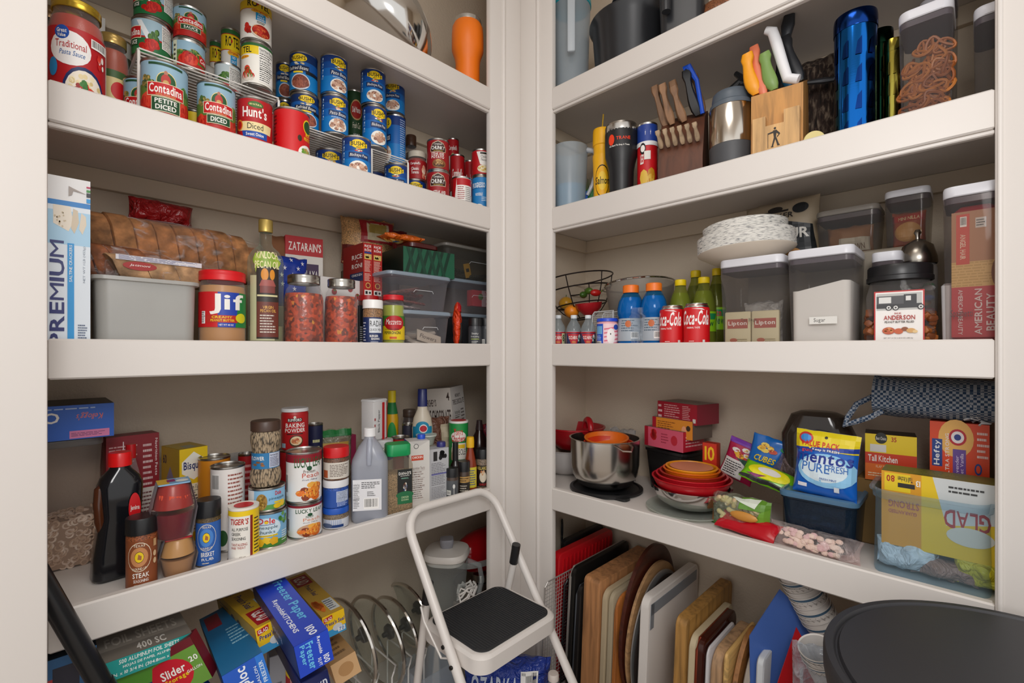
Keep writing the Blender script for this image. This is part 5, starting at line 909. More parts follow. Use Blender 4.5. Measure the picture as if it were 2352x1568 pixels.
carton('L', 989, 1030, 1030, .05, z4, .045, {'F': [('r', 0, 0, 1, 1, 'b9babd'), ('r', .2, .77, .4, .95, '2a2a2c'), ('f', .68, .86, .2, .1, ['1a1a1c', '2a2a2c'], 12, .4), ('l', .1, .3, .9, .74, '7a7a80', 14), ('r', .1, .5, .9, .53, '6a6aa0'), ('l', .1, .05, .9, .28, '8a8a90', 8)]}, 'b4b5b8', 'tall pale grey salt box with fine print', rot=-.1)
b = MB(); b.lathe([(0, 0), (.014, 0), (.014, .012), (.012, .015), (0, .015)], M('2a2a70', .35), 20); attach(b, 'pour_cap', 'tall pale grey salt', (pl('L', 1014, .07)[0], .072, ZZ(1030, pl('L', 1010, .05)[2])+.0008))
x, y, d = pl('L', 979, .13); t = thing('sour_cream_tub', 'small open plastic dip tub stacked behind the broth carton', 'tub', (x, y, ZZ(1020, d)), 0)
b = MB(); b.lathe([(0, 0), (.022, 0), (.028, .022), (.03, .024), (.031, .026), (0, .027)], M('b8c0b4', .35), 28); b.build('tub', t)
b = MB(); b.lathe([(0, .0275), (.033, .0275), (.033, .032), (.026, .031), (0, .030)], M('c9d0c4', .3), 28); b.build('lid', t)
b = MB(); b.box(-.022, -.022, 0, .022, .022, ZZ(1020, d)-z4-.001, M('8a8478', .6), .002); single(b, 'carton', 'plain box hidden under the small dip tub', 'box', (x, y, z4+.0004), 0)
# chocolate milk box, tony's shaker and small bottles
x, y, d = pl('L', 1040, .22); Hh = ZZ(888, d)-z4
fbox('carton', 'white triple chocolate drink box tilted at the back corner', 'box', (x+.01, y+.03, z4+.008), (rad(2), rad(-5), -1.15), .12, .10, Hh-.01, 'bdb6ae', {'F': [('r', 0, 0, 1, 1, 'c2bbb3'), ('t', "HERSHEY'S", .12, .8, .5, .88, '3a2c28'), ('t', 'TRIPLE CHOCOLATE', .0, .62, .95, .76, '3a2c28'), ('t', '4', .85, .86, .95, .95, '3a2c28')], 'R': [('r', 0, 0, 1, 1, 'd0cbc6'), ('t', "HERSHEY'S", .3, .88, .7, .92, '3a2c28'), ('t', 'TRIPLE CHOCOLATE', .08, .8, .95, .86, '3a2c28'), ('n', .15, .25, .6, .75, 'd0cbc6', '2a2624'), ('l', .65, .3, .95, .75, '6a6460', 12)], 'T': [('r', 0, 0, 1, 1, '9a938b'), ('l', .2, .2, .8, .8, '5a5450', 5)]})
x, y, d = pl('L', 1012, .16)
bag('paper_packet', 'crumpled brown and cream packet beside the ranch bottle', 'packet', (x, y+.01, z4+.0005), -.2, .075, ZZ(958, d)-z4, .035, M('6a4434', .5, 0, 'foil'), [('r', .5, .3, .95, .9, 'b8a890')], 31, .007)
x, y, r, H, a = spot('L', 1053, 45, 965, .125, z4); zt = z4
t = thing('seasoning_shaker', 'tall green creole seasoning shaker with red and white top', 'shaker', (x, y, zt+.0004), a)
b = MB(); b.lathe([(0, 0), (r*.97, 0), (r*.97, H-.006), (r, H-.006), (r, H), (0, H)], M('e8e4e0', .35), 36); b.lathe([(0, H+.0003), (r*.8, H+.0003), (r*.8, H+.001), (0, H+.001)], M('c01c24', .4), 30); b.build('tin_body', t)
b = MB(); b.prt([('r', -PI, 0, PI, 1, '1c8a40'), ('t', "Tony", -.5, .82, .45, .92, RD), ('e', 0, .8, .85, .08, 'e8e0d8'), ('t', "Tony's", -.45, .8, .45, .9, 'c01c24', 0, 1, .2), ('t', 'Chachere', -.75, .72, .75, .82, 'c01c24', 0, 1, .2), ('r', -.7, .45, .85, .7, 'e8e4da'), ('r', -.5, .62, .7, .68, 'e8c020'), ('t', 'CREOLE', -.4, .52, .75, .61, K, 0, 0), ('f', -.5, .5, .3, .15, ['e8d8c0', 'c0a088'], 8, .4), ('p', [(-.2, .3), (.9, .42), (.9, .34), (-.2, .22)], 'c01c24')], cyl(r*.972, 0, H-.007)); b.build('label', t)
bottle('L', 1046, 26, 1015, .055, z4, [(0, 0), (1, 0), (1, .5), (.85, .58), (.45, .66), (.4, .7), (0, .7)], M('1c1210', .15), [(.42, .6), (.5, .6), (.5, 1), (0, 1)], M('141416', .35), 'slim dark vanilla bottle with long black cap') 
bottle('L', 1080, 30, 1002, .06, z4, [(0, 0), (1, 0), (1, .45), (.8, .58), (.5, .75), (.42, .82), (0, .82)], M('8a3418', .2), [(.5, .8), (.6, .8), (.62, .9), (.55, .99), (0, 1)], M('e8b41c', .4), 'orange hot sauce bottle with yellow seal', [('r', -.6, .0, 1.2, 1, 'd8c83a'), ('l', -.4, .1, 1.0, .9, '3a4a8a', 7)], l0=.08, l1=.45)
for px, wd, ty, w_, lab, its in ((1044, 29, 1075, .03, 'grey-label spice jar with white spoon mark', [('r', -1.4, 0, 1.4, .95, '55585c'), ('e', .3, .65, .2, .12, 'e4e4e0'), ('r', .26, .1, .34, .6, 'e4e4e0'), ('r', -1.0, .2, -.2, .45, 'c8ccc0'), ('b', -.9, .2, -.3, .42)]), (1071, 28, 1060, .03, 'small spice jar with tan band right of the grey-label one', [('r', -1.4, 0, 1.4, .9, '2a2622'), ('r', -1.4, .6, 1.4, .88, 'b89050'), ('l', -.9, .64, .9, .84, '3a2a1c', 2), ('l', -.8, .05, .8, .5, 'c8c0b0', 4)])):
    x, y, r, H, a = spot('L', px, wd, ty, w_, z4); t = thing('spice_jar', lab, 'spice jar', (x, y+.012, z4+.0004), a); tub_mesh('1b1b1d', .3, M('4a3a30', .3))(r, H, None, its, t)
x, y, r, H, a = spot('L', 1109, 33, 1030, .05, z4); t = thing('spice_jar', 'dark garlic salt jar at the corner post of the fourth shelf', 'spice jar', (x, y, z4+.0004), a)
tub_mesh('1b1b1d', .24, M('7a6a58', .5, 0, 'granule'))(r, H, None, [('r', -1.4, .1, 1.4, .85, '241a16'), ('t', "KILLARD'S", -.8, .7, .8, .82, 'd8c060'), ('e', 0, .45, .5, .2, 'd8ccb8'), ('f', 0, .6, .3, .1, ['b8784a', 'd8b890'], 6, .4), ('t', 'GARLIC', -.5, .14, .5, .22, 'b81c24')], t)
bottle('L', 1101, 46, 965, .16, z4, [(0, 0), (1, 0), (1, .5), (.8, .66), (.4, .8), (.35, .86), (0, .86)], M('2a1612', .2), [(.36, .84), (.4, .84), (.3, .95), (.28, 1), (0, 1)], M('3a2a2a', .3), 'brown chocolate syrup squeeze bottle behind the hot sauce', [('p', [(-.2, .7), (.9, .3), (.9, .2), (-.2, .6)], 'b81c24')], l0=.1, l1=.6)
x, y, d = pl('L', 1120, .2)
bag('snack_bag', 'red and blue snack bag at the corner behind the syrup bottle', 'bag', (x+.01, y, z4+.0005), .1, .07, ZZ(972, d)-z4, .04, M('9a2030', .3, 0, 'foil'), [('r', .05, .8, .9, .97, '24409a'), ('p', [(.1, .75), (.5, .8), (.45, .6)], 'e0dcd8')], 19, .006)
x, y, d = pl('L', 548, .32)
t = thing('glass_platter', 'round clear glass dish leaning on the wall behind the cans', 'dish', (x, y+.02, z4+.0005), 0)
b = MB(); b.lathe([(.0, 0), (.075, .0), (.085, .006), (.087, .008), (.085, .009), (.074, .004), (0, .004)], CLEAR('f0f2f4', .18, .08, 0, 'c0c4c8'), 40, T=Matrix.Translation((0, 0, .087)) @ Matrix.Rotation(rad(80), 4, 'X')); b.build('dish', t)
# ================================================================== right unit, top shelf
SM = M('26272a', .28)
def pitcher(px, wpx, ty, w, z0, lidc, label, blue=0, hside=0):
    x, y, r, H, a = spot('R', px, wpx, ty, w, z0); t = thing('pitcher', label, 'pitcher', (x, y, z0+.0004), a)
    MK = CLEAR('dfe6ec', .42, .25, 0, 'b8c4cc'); L = .10 if lidc else .0
    b = MB(); b.lathe([(0, 0), (r*.82, 0), (r*.86, H*.02), (r*.90, H*.1), (r*.86, H*.12), (r, H*(.99-L)), (r*.97, H*(.99-L))], MK, 40); b.build('pitcher_body', t)
    if blue:
        b = MB(); b.lathe([(0, .002), (r*.84, .002), (r*.9, H*.42), (0, H*.42)], M('5a9ab8', .4), 30); b.build('liquid', t)
    if lidc:
        b = MB(); b.lathe([(r*1.0, H*(.985-L)), (r*1.04, H*(.99-L)), (r*1.04, H*(1.03-L)), (r*.9, H*.985), (r*.5, H), (0, H)], M(lidc, .35), 40); b.build('lid', t)
    b = MB()
    if hside: b.tube([(r*.98, 0, H*.93), (r*1.4, 0, H*.9), (r*1.55, 0, H*.8), (r*1.5, 0, H*.6), (r*1.3, 0, H*.42), (r*1.0, 0, H*.28)], [.009, .009, .009, .008, .008, .006], CLEAR('e4e8ee', .6, .25, 0, 'c8ccd2'), 10, T=Matrix.Rotation(-.25, 4, 'Z'))
    else: b.box(-.012, -r*1.0-.030, H*.33, .012, -r*1.0-.020, H*.93, CLEAR('e4e8ee', .75, .3, 0, 'c0c8ce'), .002); b.box(-.012, -r*1.0-.022, H*.86, .012, -r*.95, H*.93, CLEAR('e4e8ee', .75, .3, 0, 'c0c8ce'), .001)
    b.build('handle', t)
pitcher(1312, 88, -4, .10, S1, '1a9aa8', 'tall pitcher with teal lid and strap handle on the top shelf')
def pan(px, wpx, ty, w, z0, label, col=SM, lip=1.06, hf=.5):
    x, y, r, H, a = spot('R', px, wpx, ty, w, z0); t = thing('cooking_pot', label, 'pot', (x, y, z0+.0004), 0)
    b = MB(); b.lathe([(0, 0), (r*.8, 0), (r*.88, H*.12), (r*.98, H*.9), (r*lip, H*.97), (r*lip, H), (r*.93, H*.96), (r*.84, H*.15), (0, H*.08)], col, 48); b.build('pot_body', t)
    return t, x, y, r, H
t, x, y, r, H = pan(1450, 185, 60, .17, S1, 'black nonstick pot on the top shelf beside the teal-lidded pitcher')
t2, x2, y2, r2, H2 = pan(1465, 118, 8, .17, S1+H+.001, 'second dark pan nested above the black nonstick pot')
x, y, d = pl('R', 1568, .11); t = thing('fryer_basket', 'black deep basket with chunky handle on the top shelf', 'basket', (x+.01, y, S1+.0005), OUT['R']+.3); H = ZZ(-25, d)-S1
b = MB(); b.loft([(.055, .06, .02, 0), (.062, .068, .025, H)], M('24262a', .35), 5); b.build('basket_body', t)
b = MB(); b.tube([(-.035, -.075, H*1.0), (-.035, -.085, H*.75), (-.035, -.085, H*.45)], [.012, .013, .012], M('2c2e32', .35), 12); b.box(-.045, -.09, H*.8, -.025, -.062, H*1.02, M('3a3c40', .35), .003); b.build('handle', t)
x, y, d = pl('R', 1650, .12); t = thing('food_bag', 'brown snack bag in a dark tray at the top edge of the photo', 'bag', (x, y, S1+.0005), OUT['R'])
b = MB(); b.loft([(.05, .04, .01, 0), (.06, .05, .012, .02)], SM, 4); b.build('tray', t)
b = MB(); b.pillow(.1, .09, .06, M('7a4a2c', .5, 0, 'granule'), seed=41, amp=.006, T=Matrix.Translation((0, 0, .02))); b.build('bag', t)
# ================================================================== right unit, second shelf
z = S2
pitcher(1309, 82, 340, .09, z, None, 'low pitcher of pale blue liquid with a side handle', 1, 1)
x, y, d = pl('R', 1352, .22)
b = MB(); rg = random.Random(3)
for i in range(46):
    a = rg.random()*6.28; l = .05+.11*rg.random(); q = .012+.03*rg.random(); x0_, y0_ = .01*math.cos(a), .01*math.sin(a)
    b.tube([(x0_, y0_, 0), (x0_+q*.4*math.cos(a), y0_+q*.4*math.sin(a), l*.6), (x0_+q*math.cos(a), y0_+q*math.sin(a), l)], [.002, .0022, .0008], M(rg.choice(['3f5a2c', '5a7a3a', '2f4424', '6a7a4a']), .6), 5)
single(b, 'dried_herb_bunch', 'bunch of green sprigs behind the low pitcher', 'herb bunch', (x, y, z+.0005), 0)
bag('gift_ribbon', 'crumpled green and blue plastic behind the low pitcher', 'wrapping', (*pl('R', 1360, .13)[:2], z+.0005), OUT['R'], .05, .09, .03, M('2f6a3a', .25, 0, 'foil'), [('r', .05, .3, .35, .9, '2a5aa8'), ('r', .4, .05, .6, .3, 'c8ccd0')], 17, .006)
x, y, r, H, a = spot('R', 1383, 46, 298, .12, z); 
bottle('R', 1383, 44, 300, .11, z, [(0, 0), (.8, 0), (.84, .02), (.98, .62), (1.0, .64), (1, .68), (.9, .7), (.92, .8), (0, .8)], M('eeb010', .4), [(.9, .79), (1.0, .8), (.98, .97), (.93, 1), (0, 1)], M('eeb010', .4), 'yellow sports bottle with round black emblem and straw', [('e', .0, .5, .85, .38, K), ('e', 0, .5, .79, .35, 'eeb010'), ('e', 0, .5, .5, .22, 'f0c83a'), ('t', 'Salmon', -.8, .42, .8, .6, K, 0, 1, .2)], l0=.08, l1=.6)
b = MB(); b.tube([(0, 0, 0), (.004, 0, .05)], .0022, M('c9a02a', .4), 6); attach(b, 'straw', 'yellow sports bottle', (x, y, z+H))
bottle('R', 1427, 76, 292, .085, z, [(0, 0), (.66, 0), (.70, .02), (.76, .4), (.84, .5), (.98, .6), (1, .75), (1, .9), (.98, .93), (0, .93)], M('18181a', .42), [(.99, .89), (1.0, .895), (1, .975), (.97, .98), (.95, 1), (0, 1)], M('b8b4ae', .25, 1), 'black tapered tumbler with steel rim and orange mark', [('e', -.62, .62, .2, .2, 'e83c14'), ('t', 'TRANE', -.3, .58, .55, .7, 'e83c14'), ('t', "It's Hard To Stop A Trane", -.75, .34, .5, .42, Wt)], l0=.55, l1=.9, cat='tumbler', name='tumbler')
can('R', 1487, 48, 290, .11, z, 'c8141c', [('r', -PI, .75, PI, 1, '1c3c8e')]+ST(-.2, .88, .05)+ST(.3, .88, .05)+[('r', -PI, .7, PI, .76, 'e8e8e8'), ('e', -.45, .66, .3, .08, K), ('e', -.45, .66, .22, .05, Wt), ('r', -.3, .5, .3, .62, 'e8e4dc'), ('t', 'LES', -.7, .44, -.35, .58, Wt), ('f', .1, .2, .7, .2, ['d8a82c', 'e0b848', 'c88a1c'], 9, .45)], 'red and blue crisps canister with white stars behind the dark knife block')
def knife(b, p0, p1, wd, th, m, curve=0, bulge=.0, cap=None):
    # handle from socket p0 to butt p1
    P0, P1 = Vector(p0), Vector(p1); ax = (P1-P0); L = ax.length; ax.normalize(); sd = Vector((0, 1, 0)) if abs(ax.y) < .9 else Vector((1, 0, 0)); fr_ = ax.cross(sd).normalized(); sd = fr_.cross(ax).normalized(); R = []
    for i in range(9):
        u = i/8; ww = wd*(.42+.08*math.sin(u*PI*2.2)*1.2+(.12 if u > .85 else 0)+bulge*math.sin(PI*u)); tt = th/2*(1 if 0 < i < 8 else .6); ww *= (1 if 0 < i < 8 else .75); c = P0+ax*L*u+fr_*curve*math.sin(PI*u)
        R.append([tuple(c+fr_*ww*cc+sd*tt*ss) for cc, ss in ((1, .5), (.7, 1), (-.7, 1), (-1, .5), (-1, -.5), (-.7, -1), (.7, -1), (1, -.5))])
    b.rings(R, m); return fr_, sd
WK = M('8a6648', .6, 0, 'woodz'); WP = M('b39b7e', .65, 0, 'woodz')
x, y, d = pl('R', 1572, .115); t = thing('knife_block', 'dark wooden knife block full of worn wooden-handled knives', 'knife block', (x-.005, y, z+.0005), OUT['R']+.25)
DW = M('5a3320', .5, 0, 'woodz')
T0 = Matrix(((1, 0, 0, 0), (0, 1, 0, 0), (0, 0, 1, 0), (0, 0, 0, 1)))
HB = ZZ(252, d)-z
b = MB(); W2 = .058
pr_ = [(-.055, 0), (.07, 0), (.085, .012), (.045, HB), (-.012, HB*.83), (-.055, HB*.30)]          # side outline (y, z): front low, back high
b.add([(sx*W2, q[0], q[1]) for sx in (-1, 1) for q in pr_], [tuple(reversed(range(6))), tuple(range(6, 12))]+[(i, (i+1) % 6, 6+(i+1) % 6, 6+i) for i in range(6)], DW)
b.build('block', t)
for i in range(6):
    b = MB(); X = -.05+i*.019; knife(b, (X, -.045, HB*.50), (X-.004, -.082, HB*(.42+.0*i)+.052), .013, .014, WP, 0, .0); o = b.build('knife_handle', t, label='pale weathered steak knife handle')
for X, Y, l, lean in ((-.045, -.004, .095, -.028), (-.026, -.022, .085, -.022), (.002, .004, .10, -.028), (.006, -.022, .07, -.024)):
    b = MB(); knife(b, (X, Y, HB*.80), (X+lean, Y-.03, HB*.8+l+.02), .022, .016, WK, .002); b.build('knife_handle', t, label='worn brown wooden knife handle')
b = MB(); knife(b, (.04, -.01, HB*.86), (.015, -.045, HB*.86+.115), .026, .02, M('1a1b1e', .45), .004); b.build('knife_handle', t, label='black knife handle with blue edge')
b = MB(); b.tube([(.052, -.014, HB*.86), (.046, -.022, HB*.86+.04), (.040, -.034, HB*.86+.085), (.020, -.047, HB*.86+.122), (.008, -.046, HB*.86+.118)], [.006, .006, .006, .009, .007], M('1450c8', .4), 8); b.build('knife_handle', t, label='blue edge of the black knife handle')
b = MB(); knife(b, (.05, .012, HB*.92), (.03, -.015, HB*.92+.10), .02, .016, WK); b.build('knife_handle', t, label='brown wooden knife handle')
x, y, r, H, a = spot('R', 1680, 104, 218, .10, z); t = thing('coffee_canister', 'steel canister with grey lid and grey base between the knife blocks', 'canister', (x, y, z+.0004), a)
b = MB(); b.lathe([(0, 0), (r*.93, 0), (r*.95, H*.02), (r, H*.36), (0, H*.36)], M('4a4b4e', .5), 44); b.build('base', t)
b = MB(); b.lathe([(r, H*.362), (r*1.0, H*.80), (r*.97, H*.815)], M('cfc8be', .18, 1), 44); b.build('steel_body', t)
b = MB(); b.lathe([(r*.99, H*.81), (r*.97, H*.86), (r*.88, H*.88), (r*.88, H*.93), (r*.84, H*.99), (r*.8, H), (0, H)], M('56606a', .4), 44); b.build('lid', t)
x, y, d = pl('R', 1700, .24); t = thing('knife_sharpener', 'black hand tool with pistol grip standing behind the steel canister', 'tool', (x, y, z+.0005), OUT['R'])
h = ZZ(165, d)-z
b = MB(); b.box(-.03, -.02, 0, .03, .02, h-.045, SM, .004); b.tube([(-.035, 0, h-.05), (.0, 0, h-.03), (.03, 0, h-.05)], [.012, .012, .009], SM, 8); b.tube([(0, 0, h-.045), (.005, 0, h-.02), (-.012, 0, h)], [.010, .010, .007], SM, 8); b.build('tool_body', t)
# light wood block with coloured knives
x, y, d = pl('R', 1790, .11); t = thing('knife_block', 'light maple knife block with coloured handles and a front plate', 'knife block', (x, y, z+.0005), OUT['R']+.12)
LW = M('c08a4a', .45, 0, 'woodz'); LW2 = M('caa06a', .5, 0, 'woodz'); HB = ZZ(222, d)-z
b = MB(); pr_ = [(-.045, .0), (.06, .0), (.085, .01), (.055, HB*1.27), (-.04, HB)]; W2 = .055; n = 5
b.add([(sx*W2, q[0], q[1]) for sx in (-1, 1) for q in pr_], [tuple(reversed(range(n))), tuple(range(n, 2*n))]+[(i, (i+1) % n, n+(i+1) % n, n+i) for i in range(n)], LW); b.build('block', t)
b = MB(); hp = HB*.62
for x0_, x1_, z1_ in ((-.048, -.02, hp), (-.02, .018, hp*.78), (.018, .05, hp*1.05)): b.box(x0_, -.062, 0, x1_, -.0452, z1_, LW2, 0)
fp = b.build('front_plate', t)
b = MB(); b.prt([('e', .5, .86, .05, .04, '2a2018'), ('p', [(.42, .8), (.58, .8), (.54, .55), (.46, .55)], '2a2018'), ('p', [(.22, .74), (.45, .78), (.45, .72), (.22, .70)], '2a2018'), ('p', [(.56, .8), (.7, .68), (.66, .64), (.54, .72)], '2a2018'), ('p', [(.7, .68), (.58, .58), (.6, .55), (.72, .65)], '2a2018'), ('p', [(.46, .56), (.54, .56), (.42, .28), (.36, .28)], '2a2018'), ('p', [(.5, .56), (.56, .56), (.68, .3), (.6, .3)], '2a2018'), ('r', .34, .26, .44, .29, '2a2018'), ('r', .6, .28, .7, .31, '2a2018'), ('r', .2, .25, .22, .74, '2a2018'), ('t', 'J.A. HENCKELS', .15, .16, .8, .21, '2a2018', 0, 0), ('t', 'INTERNATIONAL', .12, .07, .82, .13, '2a2018')], flat((-.025, -.0622, hp*.12), (.05, 0, 0), (0, 0, hp*.66))); b.build('maker_mark', fp)
def kh(p0, p1, wd, th, c, lab, cv=.003, bl=.1):
    b = MB(); knife(b, p0, p1, wd, th, M(c, .4), cv, bl); return b.build('knife_handle', t, label=lab, angle=60)
kh((-.045, -.03, HB*1.04), (-.062, -.05, HB+.105), .026, .018, 'f2a012', 'orange-yellow knife handle', .006, .12)
kh((-.028, -.03, HB*1.0), (-.050, -.035, HB+.125), .022, .016, 'e07a58', 'coral knife handle')
kh((-.006, -.03, HB*1.03), (-.025, -.045, HB+.095), .024, .018, '7a9a50', 'green knife handle', .004, .15)
b = MB(); b.tube([(.045, -.035, HB*1.06), (.022, -.035, HB+.022), (.012, -.037, HB+.06), (.0, -.04, HB+.11), (-.008, -.043, HB+.14), (-.022, -.045, HB+.148)], [.011, .012, .012, .0125, .012, .009], M('eeeef0', .35), 10); b.build('knife_handle', t, label='big white curved knife handle')
kh((.045, .01, HB*1.15), (.012, .0, HB*1.1+.125), .024, .018, '222428', 'black riveted knife handle')
kh((.02, .02, HB*1.1), (.005, .01, HB*1.1+.09), .018, .014, '2a7aa8', 'blue knife handle')
kh((.0, .03, HB*1.1), (.022, .0, HB*1.15+.165), .026, .018, '2c3036', 'long dark knife handle')
for X in (-.052, -.036, -.03):
    b = MB(); knife(b, (X+.02, .02, HB*1.15), (X, .005, HB*1.1+.08+.5*(X+.06)), .015, .014, M('1c1d20', .4)); b.build('scissor_handle' if X == -.036 else 'knife_handle', t, label='short black handle')
b = MB(); b.tube([(.045, .04, HB*1.2), (.09, .06, HB*1.2), (.11, .06, HB*1.18)], [.004, .008, .006], SM, 8); b.build('cord_loop', t)
# jars lying down, furry bag, metal tins
x, y, r, H, a = spot('R', 1866, 34, 290, .05, z)
t = thing('spice_jar', 'small jar lying on its side with a cream lid facing out', 'spice jar', (x+.01, y, z+.0225), (0, PI/2, rad(20)))
b = MB(); b.lathe([(0, .001), (.019, .001), (.02, .06), (0, .06)], M('8a6a3a', .3), 28); b.build('jar_body', t)
b = MB(); b.lathe([(0, -.014), (.0205, -.014), (.0215, -.012), (.0215, 0), (0, 0)], M('d8c884', .4), 28); b.lathe([(0, -.0143), (.005, -.0143), (.005, -.0141), (0, -.0141)], M('3a3a2a'), 12); b.build('lid', t)
b = MB(); b.lathe([(0, 0), (.016, 0), (.018, .03), (.012, .06), (.010, .085), (0, .085)], M('4a1618', .25), 20)
single(b, 'small_bottle', 'dark red little bottle lying behind the cream-lidded jar', 'bottle', (*pl('R', 1895, .09)[:2], z+.02), (0, PI/2, rad(-25)))
x, y, d = pl('R', 1885, .27)
b = MB(); b.pillow(.13, ZZ(130, d)-z-.005, .1, M('3a2a22', .9, 0, 'fur'), 18, 18, 12, .010); b.tube([(.04, 0, ZZ(130, d)-z-.03), (.045, -.01, ZZ(130, d)-z+.0), (.05, 0, ZZ(130, d)-z+.012)], .008, SM, 7)
single(b, 'fur_pouch', 'dark brown furry pouch between the maple block and blue tin', 'pouch', (x, y, z+.0005), OUT['R'], None, 70)
def tin(px, wpx, ty, w, label, c, dark, group=None):
    x, y, r, H, a = spot('R', px, wpx, ty, w, z); t = thing('storage_tin', label, 'tin', (x, y, z+.0004), a); m = M(c, .12, 1, 'brushed')
    b = MB(); b.lathe([(0, 0), (r*.97, 0), (r*.97, H*.9)], m, 48); b.build('tin_body', t)
    b = MB(); b.lathe([(r*.99, H*.88), (r, H*.885), (r, H*.97), (r*.97, H), (0, H)], M(dark, .15, 1), 48); b.build('lid', t)
    its = []
    for j in range(4):
        for i in range(4):
            u = -1.25+i*.62; its.append(('p', [(u, .05+j*.23), (u+.3, .05+j*.23), (u+.3, .2+j*.23), (u+.1, .16+j*.23)], M(dark, .2, 1)))
    b = MB(); b.prt(its, cyl(r*.971, 0, H*.88)); b.build('engraved_pattern', t)
tin(1965, 104, 42, .10, 'tall metallic blue tin on the second shelf', '1c6ac0', '1a3f88')
tin(2023, 60, 75, .18, 'dark green metallic tin behind the blue one', '143a28', '0c2216')
tin(2052, 50, 96, .13, 'gold metallic tin between green tin and pretzel canister', 'b0a44a', '8a7c34')
# canisters with white pop lids
def pop(side, p0, p1, ty, w, z0, D, label, contents=None, rot=0, lidw='d4d4da', square=True, tint='e6e4e2', H=None, a=.07, lab=None, nm='pop_canister'):
    x0, y0, d0 = pl(side, p0, w); x1, y1, d1 = pl(side, p1, w); Wd = math.hypot(x1-x0, y1-y0); pm = (p0+p1)/2
    if H is None: H = ZZ(ty, pl(side, pm, w)[2])-z0
    nx, ny = (0, 1) if side == 'L' else (1, 0); cx, cy = (x0+x1)/2+nx*D/2, (y0+y1)/2+ny*D/2
    t = thing(nm, label, 'canister', (cx, cy, z0+.0004), OUT[side]+rot); hx, hy = Wd/2, D/2; L = min(.02, H*.12)
    CB = CLEAR(tint, a, .05, 0, 'b8b4b4')
    b = MB(); b.loft([(hx*.9-.003, hy*.9-.003, .012, 0), (hx*.9, hy*.9, .014, .003), (hx*.985, hy*.985, .016, H-L-.012), (hx*.99, hy*.99, .016, H-L)], CB, 6, cap1=False); b.build('clear_body', t)
    b = MB(); b.loft([(hx*.95, hy*.95, .014, H-L-.012), (hx*.95, hy*.95, .014, H-L-.001)], M('5a525c', .3), 6); b.build('gasket', t)
    b = MB(); b.loft([(hx*.97, hy*.97, .016, H-L), (hx, hy, .018, H-L+.002), (hx, hy, .018, H-.004), (hx*.97, hy*.97, .016, H)], M(lidw, .35), 6); b.build('lid', t)
    if contents: contents(t, hx*.88, hy*.88, H-L)
    if lab:
        b = MB(); b.prt(lab, flat((-hx*.95, -hy*.96-.0012, 0), (hx*1.9, 0, 0), (0, -hy*.03, H-L))); b.build('label', t)
    return t, (cx, cy, Wd, D, H)
def pretzels(t, hx, hy, h):
    b = MB(); rg = random.Random(2); ms = [M('8a4a1c', .45), M('9c5a26', .45), M('b06c30', .4)]
    th_ = [2*PI*i/16 for i in range(16)]
    sh = [[(.016*math.cos(a), .012*math.sin(a)+.003*math.cos(2*a), 0) for a in th_], None]
    for i in range(72):
        zz = .012+(h*.68)*rg.random()**1.1; e = rg.random(); fx = (rg.random()*2-1)*hx*.8; fy = -hy*.82
        if e > .6: fx, fy = hx*.72*(1 if rg.random() > .3 else -1), (rg.random()*2-1)*hy*.7
        T = Matrix.Translation((fx, fy, zz)) @ Matrix.Rotation((rg.random()-.5)*.8+(PI/2 if e > .6 else 0), 4, 'Z') @ Matrix.Rotation(PI/2+(rg.random()-.5)*1.0, 4, 'X') @ Matrix.Rotation(rg.random()*6.3, 4, 'Z')
        m = ms[i % 3]
        b.tube(sh[0], .0028, m, 6, True, T); b.tube([(-.013, .004, .001), (-.004, -.002, .002), (.005, -.0125, .001)], .0026, m, 5, False, T); b.tube([(.013, .004, -.001), (.004, -.002, -.002), (-.005, -.0125, -.001)], .0026, m, 5, False, T)
    b.loft([(hx*.68, hy*.68, .01, .006), (hx*.68, hy*.68, .01, h*.5)], M('6a3414', .6, 0, 'bread'), 4)
    o = b.build('pretzel_twists', t); o['kind'] = 'stuff'
pop('R', 2062, 2192, 8, .03, z, .12, 'square clear canister of pretzels with pale lid', pretzels, rot=.0)
pop('R', 2236, 2330, 2, .07, z, .13, 'clear canister at the right end of the second shelf', None)
x, y, d = pl('R', 2150, .28); pop('R', 2110, 2200, -12, .24, z, .08, 'clear canister behind the pretzel canister')
# ================================================================== right unit, third shelf
z = S3
CARB = CLEAR('dce6ea', .10, .06, 0, 'c8d0d4')
def softdrink(px, wpx, ty, w, liqc, capc, label, items, cr=.5, lh=.6, gl='e8f0f4', liqh=.8, ca=.08):
    return bottle('R', px, wpx, ty, w, z, [(0, 0), (.85, 0), (.98, .03), (1, .1), (.96, .3), (1, .45), (1, .56), (.85, .68), (.55, .80), (.42, .86), (.42, .90), (0, .9)], CLEAR(gl, ca, .05, 0, 'c8d0d4'), [(cr, .895), (cr*1.04, .90), (cr*1.04, .985), (cr*.9, 1), (0, 1)], M(capc, .4), label, items, l0=.06, l1=.48, liq=M(liqc, .15) if liqc else None, liqh=liqh)
OZ = [('r', -PI, 0, PI, 1, '20305e'), ('r', -PI, .9, PI, 1, 'b01c24'), ('r', -PI, 0, PI, .08, 'b01c24'), ('p', [(-1.0, .85), (1, .85), (.3, .05), (-.3, .05)], 'b8202c'), ('t', 'OZARKA', -.75, .45, .75, .7, 'f0ece4'), ('f', .9, .5, .35, .3, ['5a8a90', '3a5a3a', 'e8e8e8'], 10, .35), ('t', 'SPRING', -.25, .2, .25, .3, 'e8b040')]
